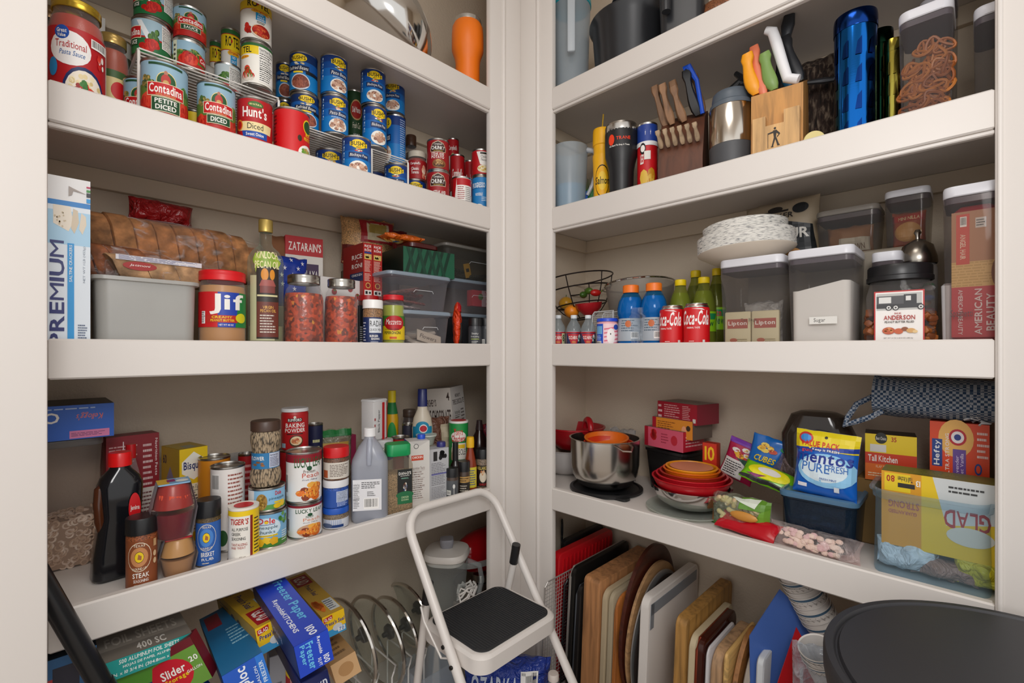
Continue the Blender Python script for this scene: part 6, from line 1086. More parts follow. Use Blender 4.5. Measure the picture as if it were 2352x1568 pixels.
for px, lb, k in ((1282, 'small clear water bottle at the corner post', .8), (1318, 'small clear water bottle, middle of the three', 0), (1351, 'small clear water bottle beside the frosting tub', -.1)):
    softdrink(px, 34, 724, .055, 'c8d2d6', 'dfe4e8', lb, OZ if k < .5 else OZ+[('r', .5, .1, 1, .9, 'c8c8a0'), ('t', '8', .6, .3, .9, .8, '2a4a2a')], .42, liqh=.5, ca=.2)
x, y, r, H, a = spot('R', 1395, 49, 732, .055, z); t = thing('frosting_tub', 'pink and white frosting tub with blue lid', 'tub', (x, y, z+.0004), a)
tub_mesh('1c46c8', .12, M('e8a8b0'))(r, H, 'e8b0b8', [('r', -1.6, 0, -.4, 1, '1c50c0'), ('r', -1.4, .55, -.5, .9, '6aa8d8'), ('b', -1.3, .02, -.6, .25), ('l', -1.3, .3, -.6, .5, 'b8d0f0', 3), ('r', -.4, 0, 1.6, 1, 'f0ccd2')]+[('p', [(-.3, v), (1.3, v+.1), (1.3, v+.16), (-.3, v+.06)], 'd86880') for v in (.05, .22, .39, .56, .73)]+[('e', .35, .45, .4, .35, 'f2ecea'), ('e', .3, .55, .05, .04, K), ('e', .9, .85, .3, .12, '1c46a8')], t)
for px, ty, lb in ((1449, 656, 'blue sports drink bottle with orange cap, left of the wrapped pair'), (1502, 651, 'blue sports drink bottle with orange cap, right of the wrapped pair')):
    bottle('R', px, 62, ty, .085, z, [(0, 0), (.9, 0), (1, .03), (.97, .3), (.9, .48), (1, .52), (1.02, .62), (.9, .74), (.65, .84), (.52, .88), (0, .88)], CLEAR('88c4e8', .22, .05, 0, '1c80b8'), [(.58, .875), (.6, .88), (.6, .99), (.55, 1), (0, 1)], M('f07820', .4), lb, [('r', -PI, 0, PI, 1, 'a8b0b8'), ('b', .0, .1, .6, .4), ('l', -.8, .4, .6, .95, '5a6a7a', 5), ('e', -.2, .75, .25, .15, 'c86a3a')], l0=.1, l1=.46, liq=M('2a9ad4', .2), liqh=.8)
b = MB(); R_ = []
for j in range(5):
    v = j/4; R_.append([(.070*math.cos(2*PI*i/28)*(1+.05*noise.noise(Vector((i, j, 2)))), .035*math.sin(2*PI*i/28)*(1+.06*noise.noise(Vector((i, j, 5)))), v*(.115+.02*noise.noise(Vector((i*.35, 3, 1))))) for i in range(28)])
b.rings(R_, CLEAR('f0f4f8', .12, .08, 1.2, 'd0d8e0'), False, False)
x, y, d = pl('R', 1476, .085); single(b, 'plastic_wrap', 'torn clear shrink wrap round the two blue sports drinks', 'wrap', (x, y, z+.001), OUT['R'])
COKE = lambda o: [('r', -PI, 0, PI, 1, 'cc0e16'), ('t', 'Coca-Cola', -1.35+o, .5, .95+o, .92, 'f2efec', 0, 1, .3), ('p', [(-.5+o, .97), (.3+o, .97), (.9+o, .86), (.6+o, .92)], 'f2efec'), ('t', 'ORIGINAL TASTE', -.9+o, .40, .15+o, .45, 'f0e8e4'), ('l', -.6, .02, 0, .06, 'f0e8e4', 1), ('r', .45, .0, .65, .08, 'd8d4d0')]
def coke(px, ty, wd, o, lb):
    x, y, r, H, a = spot('R', px, wd, ty, .06, z); t = thing('soda_can', lb, 'soda can', (x, y, z+.0004), a)
    b = MB(); b.lathe([(0, .003), (r*.7, .003), (r*.75, 0), (r*.82, 0), (r*.92, H*.05), (r*.95, H*.1), (r*.95, H*.88), (r*.955, H*.91), (r*.86, H*.965), (r*.82, H*.985), (r*.84, H*.99), (r*.84, H), (r*.8, H), (r*.76, H-.004), (0, H-.004)], TIN, 44); b.build('can_body', t)
    zr = [(H*.05, r*.94), (H*.08, r*.985), (H*.1, r), (H*.87, r), (H*.9, r*.975), (H*.965, r*.87)]
    b = MB(); b.lathe([(q-.0003, zz) for zz, q in zr], M('cc0e16', .3, .3), 44); b.build('can_wall', t)
    b = MB(); b.prt(COKE(o), prof(zr, H*.1, H*.8)); b.build('label', t)
coke(1544, 703, 57, -.2, 'red cola can, left one, partly behind its neighbour')
coke(1600, 698, 60, .1, 'red cola can, right one, beside the tea bag canister')
for px, ty, w_, wd, lb in ((1563, 643, .15, 56, 'yellow-capped green soda bottle behind the left cola can'), (1598, 622, .24, 50, 'tallest yellow-capped soda bottle, rear of the four'), (1617, 637, .16, 58, 'yellow-capped green soda bottle with bright green label'), (1646, 617, .22, 44, 'yellow-capped soda bottle half hidden by the tea canister')):
    bottle('R', px, wd, ty, w_, z, [(0, 0), (.85, 0), (.98, .03), (1, .1), (.95, .3), (1, .5), (.95, .62), (.75, .76), (.48, .86), (.42, .92), (0, .92)], CLEAR('d8dc90', .18, .05, 0, 'a8b058'), [(.46, .91), (.48, .915), (.48, .99), (.42, 1), (0, 1)], M('f0d010', .4), lb, [('r', -PI, 0, PI, 1, '8cc81c'), ('p', [(-.2, .9), (1.2, .9), (1, .6), (0, .6)], '1c8a50'), ('t', 'Mtn', -.5, .6, .5, .9, 'd02030'), ('t', 'Dew', -.4, .25, .9, .6, '1c5a30', 0, 1, .2)], l0=.22, l1=.5, liq=M('7f8c30' if px in (1617, 1563) else '5a5a28', .25), liqh=.8)
# wire fruit basket with produce, mesh colander, wire sorter
x, y, d = pl('R', 1350, .22); BW = M('2a2220', .4, .5)
t = thing('fruit_basket', 'tilted round wire fruit basket at the back near the corner', 'basket', (x+.0, y+.02, z+.105), (rad(-7), rad(-3), 0))
for rr_, zz, nm in ((.125, .145, 'upper_ring'), (.115, .105, 'middle_ring'), (.09, .05, 'lower_ring'), (.035, .0, 'base_ring')):
    b = MB(); b.tube([(rr_*math.cos(2*PI*i/40), rr_*math.sin(2*PI*i/40), zz) for i in range(40)], .0025, BW, 6, True); b.build(nm, t)
for i in range(6):
    b = MB(); a = i*PI/3+.3; b.tube([(q*math.cos(a), q*math.sin(a), zz) for q, zz in ((.035, 0), (.07, .025), (.09, .05), (.115, .105), (.125, .145))], .002, BW, 6); b.build('rib', t)
def fruit(px, py, w, R0, c, nm, lb, cat, leaf=None, sq=.9):
    x, y, d = pl('R', px, w); zz = ZZ(py, d); t = MB(); t.lathe([(0, -R0*sq)]+[(R0*math.cos(q)*(1+.03*math.cos(q*3)), R0*sq*math.sin(q)) for q in [-1.2, -.8, -.4, 0, .4, .8, 1.1, 1.35]]+[(R0*.06, R0*sq*.93), (0, R0*sq*.9)], M(c, .3), 24)
    if leaf: t.tube([(0, 0, R0*sq*.9), (.002, 0, R0*sq*.9+.01)], .0015, M(leaf, .6), 5)
    single(t, nm, lb, cat, (x, y, zz), 0, None, 60)
fruit(1313, 715, .15, .026, 'e88a1c', 'orange', 'orange resting low at the front of the wire basket', 'fruit', '4a6a2a')
fruit(1300, 696, .22, .026, 'd8a02c', 'orange', 'yellow-orange fruit deeper in the wire basket by the corner', 'fruit', '4a6a2a')
x, y, d = pl('R', 1354, .17); t = thing('serving_bowl', 'small deep red bowl of peppers in the wire basket', 'bowl', (x, y, ZZ(722, d)), (0, rad(-8), 0))
b = MB(); b.lathe([(0, 0), (.02, 0), (.042, .022), (.046, .04), (.043, .04), (.038, .024), (0, .006)], M('a81820', .3), 36); b.build('bowl_body', t)
for px, py, w_, c, lb, rz in ((1340, 673, .17, '3a5a20', 'dark green pepper on the left in the red bowl', .3), (1352, 664, .18, '4a6a24', 'green jalapeno on top of the red bowl', 1.2), (1368, 668, .175, 'b01c18', 'shiny red pepper on the right in the red bowl', -.5)):
    x, y, d = pl('R', px, w_); b = MB(); b.blob((0, 0, 0), .020, .013, .012, M(c, .2), 12, 8); b.tube([(.018, 0, .002), (.026, 0, .008)], .002, M('4a6a2a'), 5)
    single(b, 'pepper', lb, 'pepper', (x, y, ZZ(py, d)-.006), rz, None, 60)
x, y, d = pl('R', 1475, .26); H = ZZ(648, d)-z; rC = .115
t = thing('mesh_colander', 'large fine-mesh steel strainer bowl behind the sports drinks', 'strainer', (x, y+.0, z+.03), (rad(-5), rad(3), 0))
b = MB(); b.lathe([(0, 0), (rC*.5, .008), (rC*.85, .055), (rC*.98, H-.04)], CLEAR('d8d4cc', .5, .5, 0, '9a948c'), 48); b.build('mesh', t)
b = MB(); b.tube([(rC*math.cos(2*PI*i/48), rC*math.sin(2*PI*i/48), H-.036) for i in range(48)], .0035, CHROME, 8, True); b.tube([(-.04, rC*.9, H-.036), (-.03, rC*1.15, H-.034), (.0, rC*1.22, H-.034), (.03, rC*1.1, H-.034), (.04, rC*.9, H-.036)], .0025, CHROME, 8); b.build('rim', t)
x, y, d = pl('R', 1395, .125); WM = M('c9c9c6', .35); t = thing('wire_sorter', 'white mesh upright sorter behind the frosting tub', 'rack', (x, y, z+.0005), OUT['R']-.2)
for i, yy in enumerate((-.02, .025)):
    b = MB(); hw, hh = .045, .115; b.tube([(-hw-.015, yy, 0), (-hw, yy, hh-.008), (-hw+.008, yy, hh), (hw, yy, hh), (hw, yy, 0)], .0028, WM, 8, True); b.build('frame', t)
    b = MB()
    for k in range(16): b.tube([(-hw, yy, .006+k*.0065), (hw, yy, .006+k*.0065)], .0006, WM, 4)
    for k in range(14): b.tube([(-hw+k*.0065, yy, .005), (-hw+k*.0065, yy, hh-.004)], .0006, WM, 4)
    b.build('mesh_panel', t)
b = MB(); b.box(-.05, -.03, 0, .048, .03, .003, WM); b.build('base', t)
x, y, d = pl('R', 1406, .20); b = MB(); b.blob((0, 0, .028), .034, .028, .028, M('9a8258', .7), 14, 8); single(b, 'potato', 'tan potato-like root seen through the white mesh sorter', 'vegetable', (x, y, z+.0005), .3, None, 60)
x, y, d = pl('R', 1277, .24); b = MB(); b.lathe([(0, 0), (.03, 0), (.03, .2), (.018, .22), (.018, .235), (0, .235)], CLEAR('e8e4dc', .3, .1, 0, 'b0aaa0'), 28); single(b, 'glass_jar', 'tall clear jar edge in the corner behind the wire basket', 'jar', (x, y-.0, z+.0005), 0)
# canisters
def teabags(t, hx, hy, h):
    for sx in (-1, 1):
        b = MB(); b.box(-hx*.47, -.006, 0, hx*.47, .006, h*.42, M('d8cca8', .6), .002)
        b.prt([('r', .1, .5, .9, .78, 'b0584a'), ('t', 'Lipton', .14, .56, .86, .72, 'f0e8e0'), ('e', .35, .15, .15, .06, 'b8644a'), ('l', .5, .08, .9, .2, '9a8a60', 2)], bf('F', hx*.94, .012, h*.42)); o = b.build('tea_bag', t); o.location = (sx*hx*.49, -hy*.8, .004)
    b = MB(); b.pillow(hx*1.4, h*.55, hy*.9, CLEAR('f0f0f0', .5, .2, 1, 'c8c4be'), seed=51, amp=.008); o = b.build('plastic_bag', t); o.location = (.01, .01, .005)
t, g = pop('R', 1650, 1798, 590, .04, z, .13, 'square canister holding tea bags under the paper plates', teabags, lab=[('t', 'Tea Bags', .36, .30, .62, .35, '4a4038', 0, 0)])
zp = z+g[4]+.0008
x, y, d = pl('R', 1704, .09); t = thing('paper_plates', 'thick stack of white paper plates on the tea bag canister', 'plates', (x+.03, y-.0, zp), (rad(-3), 0, 0)); Ht = ZZ(512, d)-zp
pr = MB(); rp = .115
pr.lathe([(0, 0), (rp*.62, .001), (rp, Ht*.28), (rp*1.01, Ht*.3)], M('d8ccbc', .7), 64, cap0=True); pr.build('bottom_plate', t)
pr = MB(); pr.lathe([(rp*1.005, Ht*.302), (rp*1.0, Ht*.7), (rp*.86, Ht*.73), (rp*.87, Ht*.97), (rp*.82, Ht), (rp*.6, Ht*.9), (0, Ht*.88)], M('e0dcd2', .8, 0, 'plates'), 64); pr.build('plate_edges', t)
def sugar(t, hx, hy, h):
    b = MB(); n = 5; A = rr(hx*.985, hy*.985, .013, 5); zf = lambda x_: h*(.68+.045*(x_/hx)+.02*math.sin(x_*60)); b.rings([[(x_*.98, y_*.98, .004) for x_, y_ in A], [(x_, y_, zf(x_)) for x_, y_ in A], [(x_*.4, y_*.4, zf(x_*.4)+.002) for x_, y_ in A]], M('f8f6f2', .9)); b.build('sugar', t)
pop('R', 1806, 1962, 568, .035, z, .15, 'large canister two-thirds full of white sugar', sugar, lab=[('r', .35, .25, .78, .33, 'dcdad4'), ('t', 'Sugar', .42, .26, .6, .315, '3a3430', 0, 0)])
def brownbag(c, c2, its=()):
    def k(t, hx, hy, h):
        b = MB(); b.pillow(hx*1.7, h*.75, hy*1.1, M(c, .6), seed=int(hx*9999), amp=.007); b.prt(list(its), pil(b)); b.build('food_pouch', t)
    return k
zh = z
x, y, d = pl('R', 1930, .24)
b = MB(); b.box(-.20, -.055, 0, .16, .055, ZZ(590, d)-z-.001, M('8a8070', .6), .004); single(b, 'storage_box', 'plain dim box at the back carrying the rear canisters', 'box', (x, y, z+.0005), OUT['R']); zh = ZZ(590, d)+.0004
pop('R', 1872, 2020, 476, .19, zh, .11, 'wide flip-top canister with brown sugar at the back', brownbag('9a6a42', 'c0a080', [('r', .3, .1, .95, .55, 'c8c0b4'), ('t', 'BROWN', .4, .15, .85, .35, '6a4a30')]), lidw='7a746c', tint='d8d4cc', nm='pop_canister')
pop('R', 2030, 2138, 432, .19, zh, .11, 'tall rear canister with an orange cookie pack inside', brownbag('a84a1c', 'd0a060', [('r', .02, .72, .98, .9, 'b83018'), ('e', .5, .42, .42, .26, 'c8904a'), ('t', 'MINI NILLA', .2, .75, .85, .85, 'e8d0a0')]), tint='dcd8d0', nm='pop_canister')
pop('R', 2000, 2072, 578, .10, z, .07, 'low canister behind the round pretzel jar', tint='c8c0c0', H=ZZ(578, pl('R', 2030, .1)[2])-z, nm='pop_canister')
x, y, d = pl('R', 1795, .27)
bag('flour_bag', 'tan and black flour bag standing behind the paper plates', 'bag', (x, y, zh), OUT['R']-.1, .19, ZZ(464, d)-zh, .06, M('b0a088', .5, 0, 'paint'), [('p', [(0, .02), (1, .02), (.95, .55), (.5, .68), (.1, .5)], '1e2226'), ('t', 'QUAKER', .22, .68, .72, .78, '2a2624'), ('r', .3, .8, .65, .83, '2a2624'), ('e', .47, .85, .1, .05, '2a2624'), ('e', .8, .82, .1, .08, '1e2226'), ('t', 'FLOUR', .3, .36, .92, .52, 'd8d4cc'), ('e', .7, .12, .12, .1, 'b8844a')], 23, .003)
# round pretzel jar, candy jar, pasta canister
x, y, r, H, a = spot('R', 2066, 176, 612, .10, z); t = thing('pretzel_jar', 'big clear jar of filled pretzels with black lid and truck label', 'jar', (x, y, z+.0004), OUT['R']+.1); k = r*.94
b = MB(); b.loft([(k*.9, k*.78, .03, 0), (k*.94, k*.82, .035, .004), (k*.95, k*.83, .035, H*.62), (k*.88, k*.8, .05, H*.74), (k*.84, k*.8, .07, H*.82)], CLEAR('f0ecea', .08, .05, 0, 'c8c4c0'), 8, cap1=False); b.build('clear_body', t)
b = MB(); b.lathe([(k*.9, H*.80), (k*.95, H*.81), (k*.95, H*.86), (k*.92, H*.87), (k*.92, H*.98), (k*.88, H), (0, H)], M('1c1c1e', .35), 48); b.build('lid', t)
b = MB(); rg = random.Random(8)
for i in range(90):
    s1 = .007+.004*rg.random(); e = rg.random(); X = (rg.random()*2-1)*k*.85; Y = -k*.6 if e < .5 else (rg.random()*2-1)*k*.7
    if e > .5: X = k*.84*(1 if rg.random() > .4 else -1)
    b.loft([(s1*.8, s1*.6, .003, -s1*.6), (s1, s1*.8, .004, 0), (s1*.8, s1*.6, .003, s1*.6)], M(rg.choice(['8a4a1c', 'a05a24', '6f3814']), .5), 2, T=Matrix.Translation((X, Y, .012+H*.34*rg.random())) @ Matrix.Rotation(rg.random()*3, 4, (rg.random(), rg.random(), 1)))
o = b.build('pretzel_nuggets', t); o['kind'] = 'stuff'
b = MB(); b.prt([('r', 0, 0, 1, 1, 'b82420'), ('r', .03, .025, .97, .975, 'ece8e4'), ('r', .05, .62, .95, .95, 'b8b8b4'), ('r', .05, .72, .6, .9, '4a4a4c'), ('r', .1, .76, .35, .88, 'd8d8d4'), ('r', .6, .7, .85, .92, '2a2a2c'), ('r', .64, .8, .74, .89, 'd8d8d4'), ('r', .05, .66, .95, .74, '2e2e30')]+[q for u in (.3, .44, .93) for q in (('e', u, .67, .065, .055, '1c1c1e'), ('e', u, .67, .045, .038, 'd0d0cc'), ('e', u, .67, .02, .016, '2a2a2c'))]+
    [('t', 'H.K', .42, .54, .56, .575, 'a8241c'), ('t', 'ANDERSON', .2, .43, .82, .52, 'a8241c'), ('t', 'PEANUT BUTTER FILLED', .22, .37, .8, .41, '3a3028'), ('t', 'NET WT 24 OZ (1 LB 8 OZ) (680.4g)', .2, .06, .78, .09, '5a5048', 0, 0)]+[('e', .3, .22, .13, .07, 'b8502c'), ('f', .3, .22, .11, .055, ['c86a3a', 'd88a50'], 12, .3), ('e', .5, .21, .09, .055, 'c05a30'), ('e', .62, .25, .07, .04, '8a4a28'), ('e', .74, .22, .09, .045, 'd0a060'), ('e', .82, .2, .05, .03, 'e0c088')], flat((-k*.70, -k*.83-.001, H*.05), (k*1.35, 0, 0), (0, 0, H*.62))); b.build('label', t)
x, y, r, H, a = spot('R', 2108, 92, 528, .17, z); t = thing('candy_jar', 'glass candy jar with domed steel lid behind the pretzel jar', 'jar', (x, y, z+.0004), a)
b = MB(); b.lathe([(0, 0), (r*.95, 0), (r, H*.04), (r, H*.66), (r*.9, H*.7)], CLEAR('f0f0f0', .12, .04), 36); b.build('glass_body', t)
b = MB(); b.lathe([(r*.98, H*.7), (r*1.02, H*.71), (r*1.0, H*.76), (r*.8, H*.86), (r*.35, H*.91), (r*.12, H*.92), (r*.12, H*.95), (r*.2, H*.975), (r*.12, H), (0, H)], M('a8a298', .25, 1), 36); b.build('lid', t)
b = MB(); rg = random.Random(1)
for i in range(40): b.blob(((rg.random()*2-1)*r*.6, (rg.random()*2-1)*r*.6, H*(.08+.52*rg.random())), .011, .007, .007, M(rg.choice(['d83a7a', '3a8a4a', '2a6ac0', 'e0a02c', 'e8e8e8']), .3), 7, 4)
o = b.build('wrapped_candy', t); o['kind'] = 'stuff'
def pasta(t, hx, hy, h):
    its = [('r', 0, 0, 1, 1, 'c03038'), ('r', .0, .40, 1, .6, 'd8b068'), ('l', .0, .40, 1, .6, 'c09850', 9), ('r', 0, .6, 1, 1, 'b07a50'), ('r', .1, .58, .38, .98, 'cc3c20'), ('t', 'ANGEL HAIR', .18, .62, .3, .82, 'e8c8b0', -90), ('b', .18, .88, .32, .96), ('r', .5, .86, .72, .94, 'd0c8c0'), ('l', .52, .87, .7, .93, K, 3), ('t', 'AMERICAN BEAUTY', .14, .02, .24, .38, 'e8d0d0', -90), ('t', 'AMERICAN', .48, .02, .64, .38, 'e8d8d8', 90), ('t', 'BEAUTY', .72, .05, .9, .34, 'e8d8d8', 90), ('e', .98, .5, .16, .12, '8a5a40')]
    b = MB(); b.box(-hx*.80, -hy*.6, 0, hx*.98, hy*.6, h*.93, M('b83038', .35), .012); b.prt(its, flat((-hx*.8, -hy*.6-.0003, .012), (hx*1.78, 0, 0), (0, 0, h*.93-.024))); o = b.build('pasta_packs', t); o.location = (0, -hy*.25, .004)
    b = MB(); b.loft([(.01, .03, .01, 0), (.012, .035, .012, h*.4), (.008, .02, .008, h*.42)], M('d4d4d8', .3), 4); o = b.build('white_scoop', t); o.location = (-hx*.9, 0, .005)
pop('R', 2165, 2310, 420, .03, z, .12, 'tall canister stuffed with red packs of pasta at the right end', pasta, tint='e0dad6', lab=[('t', 'Spaghetti', .12, .18, .5, .24, '3a2a28', 0, 0)])
# ================================================================== right unit, fourth shelf
z = S4
def bowl(name, label, cat, x, y, z0, r, H, mat, rim=.004, rb=.45, tilt=(0, 0, 0), belly=.85, th=.0022, parent=None, handle=None):
    P = [(0, 0), (r*rb, 0), (r*(rb+(1-rb)*.5), H*.16), (r*(belly+.05), H*.42), (r*.985, H*.8), (r, H-.004), (r+rim, H-.002), (r+rim, H), (r-th, H), (r-.002-th, H*.8), (r*(belly+.05)-th, H*.42), (r*(rb+(1-rb)*.5)-th, H*.16+th), (r*rb, th), (0, th)]
    b = MB(); b.lathe(P, mat, 56)
    return single(b, name, label, cat, (x, y, z0), tilt, None, 50)
x, y, d = PR(1330, 1085, z)
pz = ZZ(1042, pl('R', 1300, .2)[2])-z
x, y, d = pl('R', 1300, .23); bowl('mixing_bowl', 'plain white bowl under the red colander at the corner', 'bowl', x, y+.0, z+.0005, .105, .095, M('c4c0be', .35))
x, y, d = pl('R', 1318, .235); t = thing('colander', 'deep red colander bowl with looped handle at the corner', 'bowl', (x, y, z+.097), OUT['R'])
b = MB(); b.lathe([(0, 0), (.06, 0), (.095, .03), (.112, .075), (.115, .075), (.115, .08), (.108, .08), (.09, .032), (.055, .004), (0, .004)], M('a8101c', .3), 56); b.build('bowl_body', t)
b = MB(); R_ = []
for i in range(25):
    a = PI*i/24; R_.append((.085+.036*math.cos(a)*.7, -.03-.036*math.cos(a)*.5, .080+.034*math.sin(a)))
b.tube(R_, .011, M('a8101c', .3), 10); b.build('handle', t)
b = MB(); b.tube([(0, -.04, 0), (0, .04, 0)], .011, M('d0ccc4', .5), 14); single(b, 'paper_roll', 'white rolled tube leaning behind the red colander', 'roll', (.335, pl('R', 1290, .33)[1], z+.20), (rad(35), 0, .9))
x, y, d = pl('R', 1392, .148); x, y = x, y+.002; rB = .118
t = thing('rubber_tray', 'black rubbery tray lying under the big steel pot bowl', 'tray', (x+.0, y-.002, z+.0005), OUT['R'])
b = MB(); b.lathe([(0, 0), (.112, 0), (.118, .004), (.118, .009), (.108, .012), (.104, .008), (0, .008)], M('1a1b1d', .4), 56); b.loft([(.025, .018, .012, .001, .095, -.062), (.025, .018, .012, .008, .095, -.062)], M('1a1b1d', .4), 5); b.build('lid_body', t)
bx, by_ = x, y; zt = z+.0135; Hb = ZZ(1020, d-.08)-zt; Hb = ZZ(1022, pl('R', 1390, .03)[2])-zt
t = thing('mixing_bowl', 'deep brushed steel mixing bowl with narrow handle, holding orange bowls', 'bowl', (bx-.005, by_, zt), OUT['R'])
P = [(0, 0), (.062, 0), (.088, .012), (.104, .04), (.110, .075), (.112, Hb-.003), (.1155, Hb-.001), (.1155, Hb), (.110, Hb), (.108, .075), (.102, .041), (.086, .014), (.06, .002), (0, .002)]
b = MB(); b.lathe(P, M('c8c4be', .2, 1, 'brushed'), 64); b.build('bowl_body', t)
b = MB(); b.tube([(.104, .03, Hb-.003), (.15, .02, Hb-.006), (.178, 0, Hb-.012), (.165, -.018, Hb-.012), (.125, -.02, Hb-.006), (.108, -.022, Hb-.003)], .003, M('b8a8a0', .2, 1), 8, T=Matrix.Rotation(-.55, 4, 'Z')); b.build('handle', t)
bowl('measuring_bowl', 'bright orange nested bowl, topmost inside the deep steel bowl', 'bowl', bx-.0, by_-.004, zt+Hb-.044, .068, .045, M('e8741c', .35), tilt=(rad(3), rad(-6), 0))
bowl('measuring_bowl', 'red-orange bowl just under the topmost orange one in the deep steel bowl', 'bowl', bx-.008, by_-.018, zt+Hb-.058, .078, .044, M('d03a14', .35), tilt=(rad(4), rad(-4), 0))
# glass turntable, steel bowl with nested red and orange bowls
x2, y2, d2 = pl('R', 1588, .136); t = thing('glass_plate', 'ribbed clear glass plate lying under the wide steel bowl', 'plate', (x2-.0, y2+.012, z+.0006), 0)
b = MB(); b.lathe([(0, 0), (.085, 0), (.095, .003), (.1, .006), (.105, .004), (.110, .008), (.114, .009), (.112, .011), (.1, .0075), (0, .003)], CLEAR('e8ece8', .3, .08, 0, 'd0d4cc'), 64); b.build('plate_body', t)
zt = z+.0125; Hs = ZZ(1112, pl('R', 1588, .02)[2])-zt
bowl('mixing_bowl', 'wide shiny steel bowl under the nested red bowls', 'bowl', x2, y2, zt, .104, .062, M('c8c6c4', .12, 1), rb=.4)
for i, (r_, dz, hh, c, lb) in enumerate(((.105, .040, .046, 'b4101c', 'largest dark red bowl nested in the wide steel bowl'), (.094, .052, .042, 'c81c28', 'second red bowl of the nested set'), (.084, .060, .042, 'a82c1c', 'brick-red bowl third in the nested set'), (.074, .068, .042, 'e06a14', 'deep orange bowl fourth in the nested set'), (.067, .076, .040, 'f0a01c', 'yellow-orange bowl topmost in the nested set'))):
    bowl('mixing_bowl', lb, 'bowl', x2, y2, zt+dz, r_, hh, M(c, .3), rb=.5, rim=.003)
b = MB(); b.lathe([(0, 0), (.055, 0), (.058, .003), (0, .003)], M('d88a68', .5), 40); single(b, 'jar_lid', 'flat coral disc inside the topmost yellow-orange bowl', 'disc', (x2, y2, zt+.112), 0)
# gelatin boxes in a leaning stack
for i, (p0, p1, ty, by, w_, D, rot, bg, its, rit, lb) in enumerate((
    (1478, 1584, 985, 1032, .24, .10, -.25, 'b01c30', [('r', 0, 0, 1, 1, 'd85a72'), ('r', 0, 0, .1, 1, 'a8182c'), ('f', .25, .6, .12, .3, ['c8202c', 'd8442c'], 6, .5), ('e', .78, .5, .08, .25, 'c02838'), ('l', .45, .25, .65, .8, 'a8384c', 4)], [('l', .1, .2, .9, .8, 'e0a8a8', 4)], 'pink and red dessert mix box at the bottom of the leaning stack'),
    (1497, 1602, 962, 1005, .245, .10, -.2, 'a81828', [('r', 0, 0, 1, 1, 'dc8a2c'), ('r', 0, 0, .1, 1, 'a8182c'), ('l', .14, .15, .6, .85, '8a4a1c', 6), ('e', .8, .45, .06, .25, 'e8a078'), ('e', .9, .6, .05, .15, '3a2a1c')], [('r', 0, 0, 1, 1, '6a5a50')], 'orange dessert mix box in the middle of the leaning stack'),
    (1508, 1618, 925, 972, .25, .10, -.28, 'a01828', [('r', 0, 0, 1, 1, 'a01a2c'), ('l', .02, .1, .14, .9, 'e8c8c8', 3), ('l', .18, .1, .6, .9, 'd8a0a0', 7), ('l', .65, .1, .85, .9, 'd8a0a0', 9), ('r', .9, .1, .97, .3, 'd8d0c8')], [('r', 0, 0, 1, 1, '8a2a38')], 'dark red dessert mix box on top of the leaning stack'))):
    x_, y_, d_ = pl('R', (p0+p1)/2, w_); x0_, y0_, _ = pl('R', p0, w_); x1_, y1_, _ = pl('R', p1, w_); z0_, z1_ = ZZ(by, d_), ZZ(ty, d_)
    fbox('carton', lb, 'box', (x_+D/2, y_, z0_+.001), (0, rad(0), OUT['R']+rot), math.hypot(x1_-x0_, y1_-y0_), D, z1_-z0_-.002, bg, {'F': its, 'R': rit, 'T': [('r', 0, 0, 1, 1, '8a7a72'), ('l', .1, .2, .9, .8, '6a5a52', 3)]})
x_, y_, d_ = pl('R', 1535, .26); b = MB(); hS = ZZ(1034, d_)-z
b.loft([(.07, .045, .02, 0), (.08, .055, .02, hS-.012), (.084, .058, .022, hS-.010), (.084, .058, .022, hS-.001)], M('1c1a1a', .25), 5); single(b, 'baking_dish', 'dark shiny dish under the leaning stack of boxes', 'dish', (x_+.045, y_, z+.0005), OUT['R']-.2)
bag('plastic_bag', 'crumpled clear plastic bag between red colander and the boxes', 'bag', (*pl('R', 1430, .3)[:2], z+.0005), OUT['R'], .1, ZZ(985, pl('R', 1430, .3)[2])-z, .05, CLEAR('f0f0f0', .3, .1, 1.3, 'c8c8c8'), (), 61, .01)
# candy
carton('R', 1614, 1646, 1018, .22, z, .03, {'F': [('r', 0, 0, 1, 1, 'c83018'), ('t', '10', .15, .72, .85, .95, 'f0c01c'), ('r', 0, .2, 1, .4, 'd8941c')]}, 'b82c18', 'small red box with a yellow number ten')
def leanbag(nm, lb, cat, px, py_top, py_bot, w, W, D, mat, items, seed, tilt, amp=.004, face=0, zb=None):
    x_, y_, d_ = pl('R', px, w); zb = ZZ(py_bot, d_) if zb is None else zb
    return bag(nm, lb, cat, (x_, y_, zb), (tilt[0], tilt[1], OUT['R']+face), W, ZZ(py_top, d_)-zb, D, mat, items, seed, amp)
leanbag('candy_bag', 'blue sour candy cubes bag leaning behind the green-yellow bag', 'candy bag', 1745, 1000, 1100, .20, .085, .022, M('1466b8', .25), [('f', .5, .72, .3, .12, ['e0a82c', 'c84a2c', 'f0d060'], 12, .35), ('t', 'CUBES', .2, .42, .85, .56, YL, 0, 1, .3), ('l', .2, .15, .8, .35, '8ac0e8', 3)], 71, (-.1, .22))
leanbag('candy_bag', 'magenta sour candy bag left of the blue cubes bag', 'candy bag', 1686, 1008, 1100, .23, .09, .022, M('b01c4a', .25), [('r', 0, .88, 1, 1, '7a3aa8'), ('f', .55, .7, .35, .15, ['e8b02c', 'e8e4dc', 'c83a2c'], 10, .35), ('r', .05, .05, .7, .5, 'd8d4d0'), ('l', .1, .1, .65, .45, K, 6), ('p', [(.4, .55), (.9, .6), (.8, .4)], '1c4a3a')], 72, (-.1, .3))
